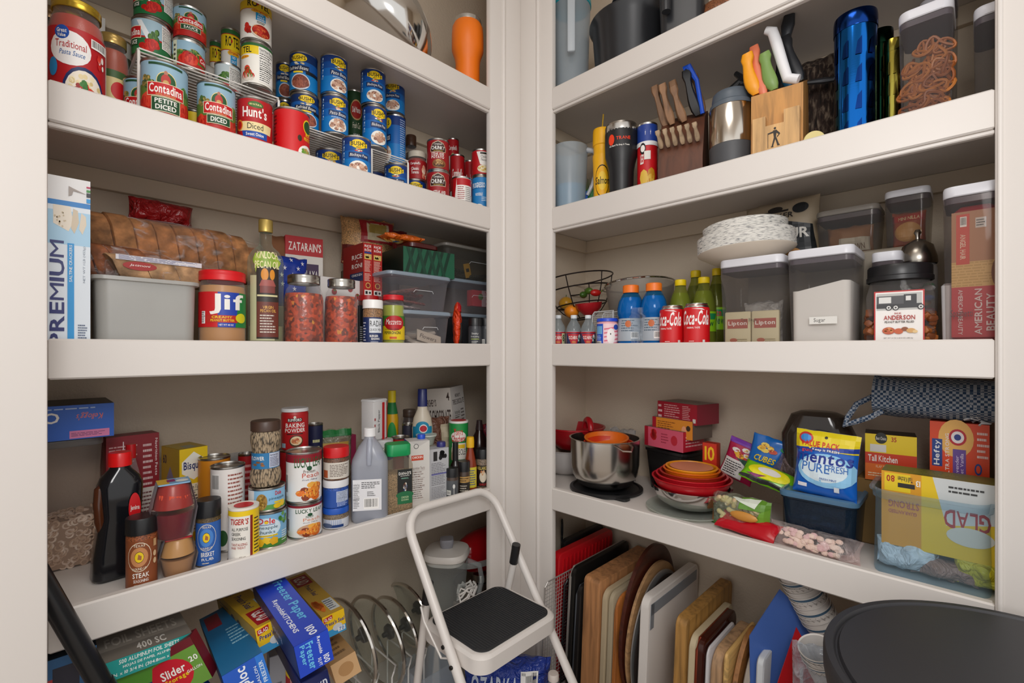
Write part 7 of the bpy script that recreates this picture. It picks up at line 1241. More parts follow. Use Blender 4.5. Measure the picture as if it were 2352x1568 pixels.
leanbag('candy_bag', 'bright green and yellow candy bag lying open in front of the blue one', 'candy bag', 1755, 1062, 1115, .13, .13, .03, M('7ac81c', .25), [('e', .5, .5, .4, .35, 'ece41c'), ('e', .5, .55, .22, .18, 'ece8e0'), ('p', [(.1, .2), (.5, .3), (.3, .1)], '8a2a6a'), ('r', .0, .0, .9, .12, '2a2a2a')], 73, (-.9, .25))
leanbag('zipper_bag', 'clear zipper bag with green seal behind the peanut bag', 'bag', 1805, 1045, 1130, .19, .11, .03, CLEAR('f0e8e8', .3, .12, 1.2, 'a08888'), [('r', 0, .92, 1, 1, '1f8a4a')], 74, (-.2, .4))
# peanuts, red bag, small marshmallow bag
x_, y_, d_ = pl('R', 1702, .085); t = thing('peanut_bag', 'green-edged clear bag of peanuts in the shell at the shelf edge', 'bag', (x_, y_, z+.0005), OUT['R']-.1)
b = MB(); b.pillow(.15, .088, .055, CLEAR('f4fff0', .10, .1, 1.2, 'd8d8c8'), 16, 12, 81, .004); b.prt([('r', .55, .72, 1, 1, '5a8a24'), ('p', [(.75, .1), (1, .05), (1, .8), (.88, .7)], '6a9a2c'), ('r', 0, 0, 1, .14, '4a7a24'), ('t', 'PALMERS', .2, .02, .55, .12, 'd8d8c0'), ('r', 0, .1, .06, .7, 'a86a3a'), ('p', [(.4, .95), (.85, 1), (.8, .78)], 'd8e0d0')], pil(b)); b.build('plastic_wrap', t, 60)
b = MB(); rg = random.Random(5)
for i in range(26):
    T = Matrix.Translation(((rg.random()-.5)*.115, -.010+(rg.random()-.5)*.012,   .016+.058*rg.random())) @ Matrix.Rotation(rg.random()*6.3, 4, (rg.random()*.3, 1, .2)); m = M(rg.choice(['c9b08a', 'b89c74', 'd4bc98']), .7)
    b.lathe([(0, -.014), (.005, -.012), (.0068, -.007), (.0055, 0), (.0072, .007), (.005, .012), (0, .014)], m, 9, T=T)
o = b.build('peanuts', t); o['kind'] = 'stuff'
b = MB(); b.blob((0, 0, 0), .034, .006, .012, M('c88a3a', .4), 14, 6); o = b.build('pictured_peanut', t); o.location = (.02, -.030, .046)
b = MB(); b.pillow(.15, .055, .02, M('b81020', .22), 12, 8, 82, .004); single(b, 'candy_bag', 'flat glossy red bag lying along the shelf edge', 'bag', (*pl('R', 1705, .04)[:2], z+.004), (rad(-55), 0, OUT['R']-.22), None, 60).location.z = z+.008
x_, y_, d_ = pl('R', 1862, .043); t = thing('candy_bag', 'clear bag of small pale pink and cream mints in front of the blue-lid box', 'bag', (x_+.005, y_, z+.004), (rad(-30), 0, OUT['R']-.1))
b = MB(); b.pillow(.185, .05, .03, CLEAR('fff4f4', .12, .1, 1.2, 'e0d8d4'), 16, 8, 83, .004); b.build('plastic_wrap', t, 60)
b = MB()
for i in range(80): b.blob(((rg.random()-.5)*.13-.012, (rg.random()-.5)*.010, .006+.032*rg.random()), .0075, .005, .006, M(rg.choice(['e8dccc', 'e0c8c8', 'f0e8d8']), .6), 7, 4)
o = b.build('mints', t); o['kind'] = 'stuff'
# blue-lid box with the mint pouch, kitchen bag boxes, tub
BL = CLEAR('8ab4d4', .55, .2, 0, '6a9ac0'); BT = CLEAR('7a98b8', .28, .08, 0, '34485e')
zc, g = lidbin('R', 1786, 1972, 1140, .075, z, .17, BT, BL, 'blue-tinted box with blue lid and dark contents', contents=junk(['2a3038', '3a4048', '4a5058'], .8, 6, 1, 12), ribs=False, lidh=.014)
x_, y_, d_ = pl('R', 1892, .085); hM = ZZ(992, d_)-zc
bag('candy_pouch', 'blue and yellow value pack mint pouch standing on the blue-lid box', 'pouch', (x_, y_, zc), (rad(-3), rad(3), OUT['R']+.0), .125, hM, .04, M('1560c0', .2), [('r', 0, .72, 1, 1, 'e8d21c'), ('p', [(0, .72), (1, .82), (1, .745), (0, .685)], '1c3c9a'), ('e', .18, .88, .12, .09, 'c83a3a'), ('e', .18, .88, .09, .06, '3a8ad0'), ('e', .5, .92, .025, .02, K), ('t', 'VALUE PACK', .1, .76, .72, .85, 'd0281c'), ('t', 'Keep it FRESH', .3, .70, .72, .745, Wt), ('e', .55, .42, .48, .26, '8cc4e8'), ('e', .5, .44, .38, .2, 'd8e8f0'), ('t', 'mentos', .05, .52, .95, .68, '1c3490', 0, 1, .1), ('t', 'gum', .12, .66, .3, .71, 'c83a4a'), ('t', 'PURE', .15, .38, .6, .52, '2a6ab8', 0, 0), ('t', 'FRESH', .58, .42, .88, .52, '2a6ab8', 0, 0), ('t', 'FRESH MINT', .45, .28, .72, .31, '1c50a0', 0, 0), ('r', .1, .12, .25, .18, 'e8e8f0'), ('r', .68, .12, .76, .2, 'd8e0e8')], 91, .003)
x_, y_, d_ = pl('R', 1880, .24); hD = ZZ(945, d_)-z
b = MB(); b.loft([(.075, .05, .03, 0), (.08, .055, .04, hD*.8), (.06, .045, .04, hD*.97), (.04, .03, .03, hD)], CLEAR('7a6a5a', .45, .1, 0, '4a4038'), 8); single(b, 'cookie_jar', 'dark smoky domed container behind the mint pouch', 'jar', (x_, y_, z+.0005), OUT['R'])
TB = CLEAR('e4eef4', .14, .06, 0, 'a8c0cc')
x0_, y0_, _ = pl('R', 1990, .03); y1_ = -1.148; Wt_ = y0_-y1_; hT = ZZ(1125, pl('R', 2010, .03)[2])-z
t = thing('storage_tub', 'large clear tub of trash bag boxes and plastic bags at the right end', 'storage bin', (.03+.08, (y0_+y1_)/2, z+.0005), OUT['R'])
b = MB(); wx, wy = Wt_/2, .08
b.loft([(wx*.9, wy*.88, .03, 0), (wx*.92, wy*.9, .034, .006), (wx-.010, wy-.010, .036, hT-.02), (wx-.006, wy-.006, .036, hT-.018), (wx-.005, wy-.005, .036, hT-.006), (wx, wy, .04, hT-.004), (wx, wy, .04, hT), (wx-.009, wy-.009, .036, hT), (wx-.012, wy-.012, .034, hT-.02)], TB, 8, cap1=False); b.build('tub', t)
yc = (y0_+y1_)/2
def glad(): return [('r', 0, 0, 1, 1, 'dc9a20'), ('r', .38, 0, 1, 1, 'e8c41c'), ('p', [(.48, 1), (1, 1), (1, .5), (.6, .4)], 'd0d4d4'), ('t', 'GLAD', .58, .38, .97, .62, 'b01824', 180), ('r', .03, .74, .28, .98, 'e8c81c'), ('t', '80', .05, .86, .13, .95, 'a8181c', 180), ('t', 'Tall Kitchen', .16, .88, .3, .95, '3a3020', 180), ('r', .16, .8, .32, .86, '2a2420'), ('t', '13', .33, .84, .37, .92, 'f0f0e8', 180), ('t', 'STRONG', .07, .52, .36, .62, 'b0584a', 180), ('t', 'GUARANTEED', .07, .44, .34, .49, 'b0584a', 180), ('l', .62, .82, .95, .93, '3a3a3a', 2), ('e', .8, .3, .2, .12, 'd8d8d0')]
fbox('carton', 'yellow trash bag box standing upside down inside the clear tub', 'box', (.105, yc-.008, z+.055), (0, 0, OUT['R']), Wt_*.87, .07, hT+.0-.02, 'd8b01c', {'F': glad(), 'T': [('r', 0, 0, 1, 1, '6a6a2c'), ('l', .3, .2, .7, .8, '8a8a3c', 3)]})
rg = random.Random(11)
for nm, lb, X, Yo, W_, H_, D_, c in (('plastic_bag', 'light blue-white plastic bag at the bottom of the clear tub', .085, .035, .10, .055, .05, 'c8d8e4'), ('plastic_bag', 'yellow plastic bag at the right in the clear tub', .085, -.075, .08, .05, .05, 'c8c02c'), ('plastic_bag', 'brownish plastic bag low in the clear tub', .082, -.02, .10, .035, .04, '9a7a70')):
    bag(nm, lb, 'bag', (X, yc+Yo, z+.008), OUT['R'], W_, H_, D_, M(c, .4, 0, 'foil'), (), int(X*999+H_*100), .010)
# boxes standing on the tub's far rim and the cloth roll
x_, y_, d_ = pl('R', 2040, .21); hz = ZZ(1105, d_)
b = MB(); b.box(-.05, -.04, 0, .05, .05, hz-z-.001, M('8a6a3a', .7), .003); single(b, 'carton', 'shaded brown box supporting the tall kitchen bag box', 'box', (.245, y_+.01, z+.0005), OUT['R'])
x0_, y0_, _ = pl('R', 1982, .20); x1_, y1_, _ = pl('R', 2100, .20)
fbox('carton', 'yellow and orange tall kitchen bag box with torn top', 'box', (.24, (y0_+y1_)/2, hz), (0, rad(0), OUT['R']+.12), abs(y0_-y1_), .07, ZZ(998, d_)-hz, 'd87a1c', {'F': [('r', 0, 0, 1, 1, 'e06c1c'), ('r', 0, .58, 1, 1, 'e8c81c'), ('r', 0, .36, 1, .6, 'cc3c1c'), ('t', 'Tall Kitchen', .06, .41, .64, .55, 'f0e8e0'), ('t', 'FLAP TIE', .22, .28, .42, .33, 'f0d8b0', 0, 0), ('l', .06, .08, .5, .18, 'f0d8b0', 2), ('e', .32, .92, .12, .12, '1c1c1a'), ('t', 'Best Choice', .22, .88, .42, .95, 'e8e4dc', 0, 0), ('t', '35', .52, .86, .62, .96, 'b03018'), ('r', .1, .62, .42, .78, 'd8d4cc')], 'T': [('r', 0, 0, 1, 1, '2a2018')]})
x_, y_, d_ = pl('R', 2215, .20); hz = ZZ(1118, d_); x0_, y0_, _ = pl('R', 2136, .20)
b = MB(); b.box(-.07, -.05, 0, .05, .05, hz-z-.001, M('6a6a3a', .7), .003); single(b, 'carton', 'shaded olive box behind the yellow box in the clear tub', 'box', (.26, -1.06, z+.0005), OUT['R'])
Wh = y0_+1.138
fbox('carton', 'orange-red ultra strong trash bag box with purple panel', 'box', (.20+.07, y0_-Wh/2, hz), OUT['R'], Wh, .14, ZZ(972, d_)-hz, 'd8441c', {'F': [('r', 0, 0, 1, 1, 'e0481c'), ('e', .45, .75, .3, .3, 'f0b860'), ('r', .04, .28, .22, .72, '1c3f8a'), ('t', 'Hefty', .07, .3, .2, .7, 'f0f0f0', 90), ('t', 'ULTRA STRONG', .27, .12, .34, .82, 'f0e0d8', 90), ('r', .4, 0, .62, .58, '6a4a9a'), ('t', 'Lavender', .44, .12, .5, .48, 'e8d8f0', 90, 0), ('t', 'Sweet Vanilla', .52, .06, .58, .52, 'e8d8f0', 90, 0), ('e', .48, .77, .15, .13, 'c02030'), ('e', .48, .77, .11, .095, 'f0e8e8'), ('e', .48, .77, .06, .05, '2a3a8a'), ('l', .8, .45, 1, .9, 'f0d0c8', 5), ('e', .82, .3, .06, .09, '1c3f8a'), ('e', .82, .3, .035, .06, 'e0481c')], 'T': [('r', 0, 0, 1, 1, 'b8381c'), ('e', .4, .5, .2, .3, 'c8a080')]})
hz2 = ZZ(972, d_)+.001
# gingham roll with ties, and white twist ties
x0_, y0_, d0_ = pl('R', 2010, .23); zz = ZZ(918, d0_); rG = .052
t = thing('fabric_roll', 'blue gingham fabric bag sleeve lying across the top of the boxes', 'fabric roll', (.23, y0_, hz2+rG*.88), OUT['R'])
b = MB(); R_ = []
for i in range(15):
    X = .30*i/14; R_.append([(X, (rG*(1+.12*noise.noise(Vector((i*.5, j*.4, 1)))))*math.cos(2*PI*j/28)*1.05, rG*(.85+.10*noise.noise(Vector((i*.5, j*.4, 4))))*math.sin(2*PI*j/28)) for j in range(28)])
GG = M('3a506c', .9, 0, 'gingham'); b.rings(R_[:], GG, False, False); b.build('sleeve', t, 70)
b = MB(); b.lathe([(0, 0), (rG*.5, .012), (rG*.9, .01), (rG*.98, 0)], GG, 28, T=Matrix.Translation((.001, 0, 0)) @ Matrix.Rotation(PI/2, 4, 'Y')); b.build('gathered_end', t)
b = MB()
def strap(pts, wd):
    R_ = []
    for i, p in enumerate(pts): R_.append([(p[0], p[1], p[2]+wd/2), (p[0]+.002, p[1], p[2]+wd/2), (p[0]+.002, p[1], p[2]-wd/2), (p[0], p[1], p[2]-wd/2)])
    return R_
b.tube([(.0, -.03, .0), (-.03, -.04, -.02), (-.045, -.05, -.05), (-.05, -.06, -.07), (-.03, -.06, -.06), (.0, -.055, -.045), (.02, -.05, -.03)], .0065, GG, 6); b.build('tie', t)
t = thing('twist_ties', 'tangle of white twist ties lying on the orange-red box by the post', 'twist ties', (.215, -1.105, hz2+.004), 0); rg = random.Random(9)
b = MB()
for i in range(26):
    p = Vector(((rg.random()-.5)*.05, (rg.random()-.5)*.04, rg.random()*.03)); q = [p]
    for k in range(3): q.append(q[-1]+Vector(((rg.random()-.5)*.03, (rg.random()-.5)*.03, (rg.random()-.4)*.016)))
    b.tube(q, .0022, M('d4d4d6', .5), 5)
o = b.build('ties', t)
# ================================================================== floor level
ER, EF = Vector((.6995, -.7149, 0)), Vector((.7146, .6995, 0))
def at(px, py, d): return Vector((CAMX, CAMY, EYE))+d*((px-CX)/F*ER+EF+Vector((0, 0, (CY-py)/F)))
def longbox(label, f0, f1, W, H, bg, faces, roll=0, name='carton'):          # a box whose long axis runs from its near end f0 to its far end f1
    P0, P1 = at(*f0), at(*f1); ax = (P1-P0); D = ax.length; ax.normalize(); sx = ax.cross(Vector((0, 0, 1))).normalized(); sz = sx.cross(ax)
    R3 = Matrix((sx, ax, sz)).transposed() @ Matrix.Rotation(roll, 3, 'Y'); c = (P0+P1)/2-R3 @ Vector((0, 0, H/2))
    return fbox(name, label, 'box', c, R3.to_euler(), W, D, H, bg, faces)
# left: cartons of wraps and bags
def dup_box(): pass
GP = {'F': [('r', 0, 0, 1, 1, 'f0c414'), ('r', 0, 0, 1, .3, '3a9ad0'), ('p', [(.05, .7), (.45, .78), (.45, .95), (.05, .9)], 'b8141c'), ('t', 'GLAD', .08, .75, .42, .89, Wt), ('t', "Press'n Seal", .08, .5, .98, .68, '1c2c8a', 0, 1, .15), ('e', .62, .32, .22, .16, 'd0d4d8'), ('r', .62, .08, .95, .28, 'e8ecf0'), ('t', '70', .68, .1, .9, .26, '1c6ab0')],
      'T': [('r', 0, 0, 1, 1, 'c8a028'), ('r', .15, .03, .95, .3, 'a0141c'), ('t', 'GLAD', .25, .08, .85, .26, 'e8e0d8', -90), ('t', "Press'n Seal", .3, .36, .6, .7, '2a2c5a', -90, 1, .15), ('r', .75, .36, .98, .5, 'a8c0c8'), ('l', .1, .75, .9, .98, '6a5a2c', 5)], 'L': [('r', 0, 0, 1, 1, 'b8922c'), ('e', .6, .5, .05, .2, '5a4a3a'), ('e', .45, .5, .05, .2, '5a4a3a'), ('l', .1, .2, .4, .8, '6a5a3a', 4)]}
longbox('yellow cling wrap box with blue foot, left of the freezer paper box', (624, 1458, .98), (528, 1372, 1.21), .055, .055, 'c09828', GP, rad(-8))
longbox('yellow cling wrap box with orange slices, right of the freezer paper box', (768, 1432, 1.14), (682, 1342, 1.38), .052, .052, 'c09828', {**GP, 'T': [('r', 0, 0, 1, 1, 'c8a040'), ('r', .1, .7, .9, .95, 'a0141c'), ('t', 'GLAD', .2, .74, .8, .92, 'e8e0d8', -90), ('t', "Press'n Seal", .4, .42, .65, .68, '2a2c5a', -90, 1, .15), ('r', .5, .05, .95, .28, 'd8dcd8'), ('l', .52, .07, .92, .26, '3a4a6a', 5), ('f', .25, .2, .2, .14, ['e0782c', 'e89040', 'd06020'], 9, .5)]}, rad(-6))
longbox('dark blue freezer paper box with light blue lettering', (722, 1500, .86), (616, 1352, 1.12), .060, .060, '1436a8', {'F': [('r', 0, 0, 1, 1, '1c44c0'), ('t', 'Freezer', .3, .08, .52, .92, '6ac0e8', -90), ('t', 'Paper', .1, .3, .28, .92, '6ac0e8', -90), ('t', 'Reynolds', .62, .4, .74, .95, 'e8ecf4', -90, 1, .15), ('t', '100', .72, .05, .9, .3, 'e8ecf4', -90), ('t', 'SQ FT', .55, .05, .66, .3, 'e8ecf4', -90)],
    'T': [('r', 0, 0, 1, 1, '1a3cb4'), ('t', 'Freezer Paper', .45, .22, .85, .85, '5ab4e0', -90), ('t', 'ReynoldsKITCHENS', .15, .12, .36, .6, 'e8ecf4', -90, 1, .1), ('t', '100', .5, .02, .75, .12, 'e8ecf4', -90), ('e', .6, .93, .25, .05, '8a94c0')], 'L': [('r', 0, 0, 1, 1, '101c50'), ('t', 'Reynolds Kitchens', .2, .3, .7, .6, '8a94b8', 180)]}, rad(-10))
longbox('dark navy box under the freezer paper box', (728, 1582, .90), (650, 1450, 1.15), .05, .05, '0f1c58', {'F': [('t', 'Reyn', .1, .4, .9, .8, 'c8ccd8')]}, rad(-10))
longbox('plain brown kraft carton right of the blue boxes', (795, 1535, 1.05), (745, 1465, 1.30), .055, .045, 'b8905c', {'F': [('r', 0, 0, 1, 1, 'c49c6c'), ('e', .5, .5, .3, .3, 'a87c48')], 'T': [('l', .2, .1, .8, .9, '7a5c38', 6)]}, rad(-15))
longbox('big blue zipper freezer bag box standing at an angle', (572, 1572, .90), (508, 1440, 1.15), .070, .085, '174aa8', {'F': [('r', 0, 0, 1, 1, '1c58c0'), ('r', .8, 0, 1, 1, '2a7ad8'), ('t', 'Ziploc', .28, .25, .62, .95, 'eef2f8', 90), ('t', 'FREEZER', .84, .35, .94, .85, 'd8e8f8', 90), ('t', 'GALLON', .7, .35, .78, .8, 'd8e8f8', 90)], 'L': [('r', 0, 0, 1, 1, '122c68'), ('t', 'Ziploc', .55, .2, .9, .6, '8a9cc8', 180), ('r', .0, .5, .3, .9, '5a1a2a')], 'T': [('r', 0, 0, 1, 1, '1c6a9a'), ('r', .1, .7, .5, .95, '8a2030'), ('l', .5, .3, .95, .6, '8ac0d8', 6)]}, rad(-14))
# foil sheets and boxes beneath
x0, y0, _ = pl('L', 226, -.005); x1, y1, d1 = pl('L', 440, -.005); ztop = ZZ(1492, pl('L', 330, -.005)[2]); Wf = x1-x0
fbox('carton', 'grey foil sheets box with teal front edge', 'box', ((x0+x1)/2, .125, ztop-.036), 0, Wf, .26, .036, '7a7268', {'F': [('r', 0, 0, 1, 1, '1f9a94'), ('t', '500 ALUMINUM FOIL SHEETS', .2, .7, .85, .92, 'e8f0ec'), ('t', 'HOJAS DE PAPEL ALUMINIO', .24, .42, .8, .6, 'e8f0ec'), ('t', '12 IN. x 10 3/4 IN. (304.8mm x 273.0mm)', .08, .1, .97, .32, 'e8f0ec')],
    'T': [('r', 0, 0, 1, 1, '8f877c'), ('r', 0, .0, 1, .16, '7a736a'), ('t', '400 SC', .4, .03, .72, .13, 'dcd8d0'), ('t', 'FOIL SHEETS', .1, .2, .9, .34, 'b4aca0')]})
fbox('carton', 'green bag box with the number 280 under the foil sheets', 'box', ((x0+x1)/2+.004, .12, ztop-.036-.068), 0, Wf*.9, .22, .067, '3a6a1c', {'F': [('r', 0, 0, 1, 1, '4a8a24'), ('r', .4, 0, .9, .45, '14285a'), ('t', '280', .6, .6, .85, .9, 'c8e0a8'), ('t', 'SE', .62, .1, .85, .35, 'e8c01c')]})
zz_ = ztop-.036-.069
for k in range(3):
    fbox('carton', ('dull blue carton in the pile under the green 280 box', 'lower tan carton in the pile under the green 280 box', 'lowest grey carton on the base shelf at the left')[k], 'box', ((x0+x1)/2, .13, zz_-(k+1)*zz_/3+.001), 0, Wf, .25, zz_/3-.002, ('2a4a7a', '9a8060', '7a7a7a')[k], {})
xq, yq, dq = pl('L', 165, .02); xr = pl('L', 224, .02)[0]; 
fbox('carton', 'blue and red freezer bag box half hidden behind the black tube', 'box', (xr-.055-.004, .12, 0), 0, .115, .2, ZZ(1500, dq), '2c5a86', {'F': [('r', 0, 0, 1, 1, '2f6494'), ('r', 0, .80, .65, .94, 'b8383c'), ('r', .5, .88, .8, .97, '2a2a38'), ('l', .1, .7, .9, .8, '9ac0d8', 2)], 'T': [('r', 0, 0, 1, 1, '24303c')]})
P = at(447, 1512, pl('L', 447, -.01)[2])
fbox('carton', 'red and green slider bag box tilted beside the foil sheets', 'box', (P.x+.0, P.y+.0, P.z-.050), (rad(0), rad(-24), rad(-30)), .078, .03, .095, '5a1420', {'F': [('r', 0, 0, 1, 1, '6a9a3a'), ('e', .2, .42, .55, .38, 'c8182c'), ('r', 0, .82, 1, 1, '6a1420'), ('t', 'Slider', .05, .42, .62, .6, Wt, 0, 1, .1), ('t', 'Storage', .08, .28, .62, .4, 'f0d01c'), ('t', '20', .75, .52, .95, .64, Wt), ('t', 'GALLON', .6, .34, .95, .4, Wt)], 'R': [('r', 0, 0, 1, 1, '7a1a28')]})
P = at(440, 1568, pl('L', 440, .02)[2])
fbox('carton', 'blue and green sandwich bag box tilted under the red and green one', 'box', (P.x, P.y, P.z-.065), (rad(0), rad(-32), rad(-35)), .09, .05, .11, '1c50b0', {'F': [('r', 0, 0, 1, 1, '1c50b8'), ('p', [(0, 0), (.35, 0), (.15, 1), (0, 1)], '5a9a3a'), ('t', 'Ziploc', .35, .6, .95, .85, Wt), ('t', 'SANDWICH', .05, .1, .2, .9, 'e0ecd8', 90)]})
for px, py, w_, W_, D_, bg, f, lb in ((634, 1492, .10, .035, .05, '9a9ca4', [('l', .1, .1, .9, .85, '5a5c68', 8)], 'slim grey carton standing behind the zipper bag box'), (672, 1474, .13, .055, .06, 'a8182c', [('r', 0, 0, 1, 1, 'b41c30'), ('e', .5, .9, .45, .12, YL), ('t', 'VALUE SIZE', .3, .74, .9, .79, Wt), ('l', .1, .6, .9, .72, 'e8c0c0', 2)], 'red and yellow value size box standing behind the freezer paper')):
    x_, y_, d_ = pl('L', px, w_); fbox('carton', lb, 'box', (x_, y_, 0.0005), -.2, W_, D_, ZZ(py, d_), bg, {'F': f})
# black telescopic tube leaning across the left end
b = MB(); A = at(93, 1330, pl('L', 93, -.075)[2]); B_ = at(250, 1600, pl('L', 250, -.075)[2]); B_ = A+(B_-A)*((A.z+.012)/(A.z-B_.z)); ax = (B_-A).normalized(); A = A-ax*.10
b.tube([A, A+(B_-A)*.36], .0155, M('17181a', .3), 16); b.tube([A+(B_-A)*.36, B_], .0135, M('1e1f22', .3), 16); b.tube([A+(B_-A)*.345, A+(B_-A)*.365], .017, M('0e0f10', .35), 16)
sd = ax.cross(Vector((0, 0, 1))).normalized()*.016; b.tube([A-sd*.6+Vector((0, -.008, .006)), A+(B_-A)*.34-sd*.6+Vector((0, -.008, .006))], .004, M('2c2e32', .3), 8)
o = b.build('tube_body'); setp(o, 'black telescopic tube leaning diagonally across the left end at floor level', 'tube'); o.name = 'extension_tube'
# glass pot lids in a white wire rack
LG = CLEAR('f0f4f0', .07, .04, 0, 'c8ccc8')
def potlid(px, py, w, r, yaw, tilt, lb):
    x, y, d = pl('L', px, w); zc = ZZ(py, d); t = thing('pot_lid', lb, 'pot lid', (x, y, zc), 0, 'glass pot lids in the wire rack')
    T = Matrix.Rotation(yaw, 4, 'Z') @ Matrix.Rotation(rad(90)+tilt, 4, 'Y')
    b = MB(); b.lathe([(0, r*.20), (r*.3, r*.185), (r*.7, r*.10), (r*.96, .002)], LG, 56, T=T); gl = b.build('glass', t)
    b = MB(); b.lathe([(r*.94, -.003), (r*.94, .005), (r, .006), (r*1.02, 0), (r, -.005), (r*.94, -.003)], M('cfcbc4', .12, 1), 64, T=T); b.build('rim', t)
    b = MB(); b.lathe([(0, r*.2), (.007, r*.2), (.009, r*.2+.012), (.022, r*.2+.018), (.024, r*.2+.026), (.018, r*.2+.032), (0, r*.2+.033)], M('1c1b1a', .3), 24, T=T); b.build('knob', gl)
potlid(800, 1480, .20, .135, .1, rad(-6), 'large glass lid with steel rim, leftmost in the wire rack')
potlid(862, 1472, .20, .14, .1, rad(-6), 'large glass lid with thick steel rim, second in the wire rack')
potlid(905, 1452, .21, .115, .1, rad(-6), 'medium glass lid third in the wire rack')
potlid(936, 1412, .31, .115, .1, rad(-8), 'glass lid with black knob leaning on the wall, rightmost of the lids')
x, y, d = pl('L', 870, .17); t = thing('lid_rack', 'white wire rack with rounded dividers holding the glass lids', 'rack', (x, y, .0005)); WR = M('dcdad6', .35)
for i in range(5):
    X = -.10+i*.055; b = MB(); b.tube([(X-.02, -.09, .003), (X-.02, -.09, .16), (X-.014, -.09, .172), (X, -.075, .175), (X+.012, -.06, .165), (X+.012, .07, .165), (X+.012, .08, .155), (X+.012, .08, .003)], .0025, WR, 7); b.build('divider', t)
b = MB(); b.tube([(-.14, -.09, .003), (.15, -.09, .003), (.15, .08, .003), (-.14, .08, .003)], .003, WR, 7, True); b.build('base_wire', t)
x, y, d = pl('L', 985, .09); t = thing('acrylic_bin', 'low clear acrylic bin beside the wire lid rack', 'storage bin', (x, y, .0005))
b = MB(); W_, D_, H_ = .075, .06, .14; b.loft([(W_, D_, .006, 0), (W_, D_, .006, H_), (W_-.003, D_-.003, .004, H_), (W_-.003, D_-.003, .004, .004)], CLEAR('f0f4f8', .2, .05, 0, 'd8dce0'), 3); b.build('bin_body', t)
# blender, stand mixer, cord
x, y, d = pl('L', 1026, .17); zl = ZZ(1255, d); t = thing('blender', 'glass blender pitcher with white scalloped lid', 'blender', (x, y, .0005), facing(x, y))
k = 50*d/F; hb_ = zl-.16
b = MB(); b.loft([(.068, .066, .03, 0), (.068, .066, .03, .03), (.06, .06, .03, .12), (.055, .055, .03, .15)], M('dcd8d2', .35), 6); b.build('base', t)
b = MB(); b.loft([(k*.62, k*.62, k*.3, .152), (k*.70, k*.70, k*.3, .20), (k*.95, k*.95, k*.4, zl-.03)], CLEAR('eef2f2', .14, .03, 0, 'c0c4c4'), 8, cap1=False); b.build('glass_pitcher', t)
b = MB(); R_ = []
for r_, z_ in ((.92, zl-.045), (.95, zl-.03), (1.06, zl-.028), (1.08, zl-.02), (1.0, zl-.008), (.3, zl)): R_.append([(k*r_*(1+.055*math.cos(4*a))*math.cos(a+.5), k*r_*(1+.055*math.cos(4*a))*math.sin(a+.5), z_) for a in [2*PI*i/56 for i in range(56)]])
b.rings(R_, M('d8d2ca', .35)); ld = b.build('lid', t)
b = MB(); b.loft([(.020, .020, .012, zl), (.024, .024, .014, zl+.022), (.022, .022, .012, zl+.028)], CLEAR('e8e8ec', .45, .1, 0, 'b8b8c0'), 5); b.build('measuring_cap', ld)
b = MB(); b.tube([(k*.9, 0, zl-.05), (k*1.5, 0, zl-.07), (k*1.62, 0, zl-.12), (k*1.4, 0, zl-.18), (k*.85, 0, zl-.2)], .009, CLEAR('eef2f2', .25, .04, 0, 'c8cccc'), 10); b.build('handle', t)
b = MB()
for i in range(4): b.tube([(0, 0, .16), (.022*math.cos(i*PI/2), .022*math.sin(i*PI/2), .172+.012*(i % 2))], .003, CHROME, 6)
b.build('blades', t)
x, y, d = pl('L', 1118, .26); zt = ZZ(1203, d); t = thing('stand_mixer', 'red stand mixer head with silver band behind the blender', 'mixer', (x, y-.02, .0005), 0); RM = M('9c0c14', .12)
b = MB(); R_ = []
for i in range(15):
    u = -1+2*i/14; q = math.sqrt(max(.004, 1-abs(u)**2.6)); R_.append([(.17*u, .068*q*math.cos(a), zt-.085+.082*q*math.sin(a)-.01*u) for a in [2*PI*j/32 for j in range(32)]])
b.rings(R_, RM); b.build('head', t, 60)
b = MB(); R_ = []
for i in range(15):
    u = -1+2*i/14; q = math.sqrt(max(.004, 1-abs(u)**2.6)); R_.append([(.1706*u, .0685*q*s_, zt-.100+zz) for s_, zz in ((1.02, .010), (1.02, -.012), (-1.02, -.012), (-1.02, .010))])
b.rings(R_, M('dcdad8', .4, .6)); b.prt([('t', 'KitchenAid', 0, .1, 1, .9, K)], flat((-.055, -.0712, zt-.109), (.13, 0, 0), (0, 0, .014))); b.build('trim_band', t, 30)
b = MB(); b.loft([(.14, .075, .05, 0), (.15, .08, .05, .02), (.06, .05, .04, .05, .09, 0), (.05, .045, .04, zt-.13, .11, 0)], RM, 6); b.build('stand', t)
b = MB(); b.lathe([(0, .05), (.05, .05), (.09, .1), (.1, zt-.2), (.104, zt-.2), (.103, zt-.197), (.0, zt-.197)], STEEL, 40, T=Matrix.Translation((-.05, 0, 0))); b.lathe([(0, zt-.195), (.03, zt-.195), (.035, zt-.165), (0, zt-.16)], M('b8b4b0', .2, 1), 28, T=Matrix.Translation((-.05, 0, 0))); b.build('bowl', t)
x, y, d = pl('L', 1072, .10); b = MB(); rg = random.Random(6)
b.tube([(.030*math.cos(i*.7)*(1+.3*rg.random()), .02*math.sin(i*.7)*(1+.3*rg.random()), ZZ(1372, d)+.045*rg.random()) for i in range(46)], .0035, M('dcd8d2', .45), 7)
single(b, 'power_cord', 'coiled white power cord between blender and mixer', 'cord', (x, y, 0), 0, None, 60)
b = MB(); b.box(-.04, -.025, 0, .04, .025, ZZ(1372, d)-.006, M('8a8278', .6), .003); single(b, 'carton', 'plain carton under the white power cord', 'box', (x, y, .0005), 0)
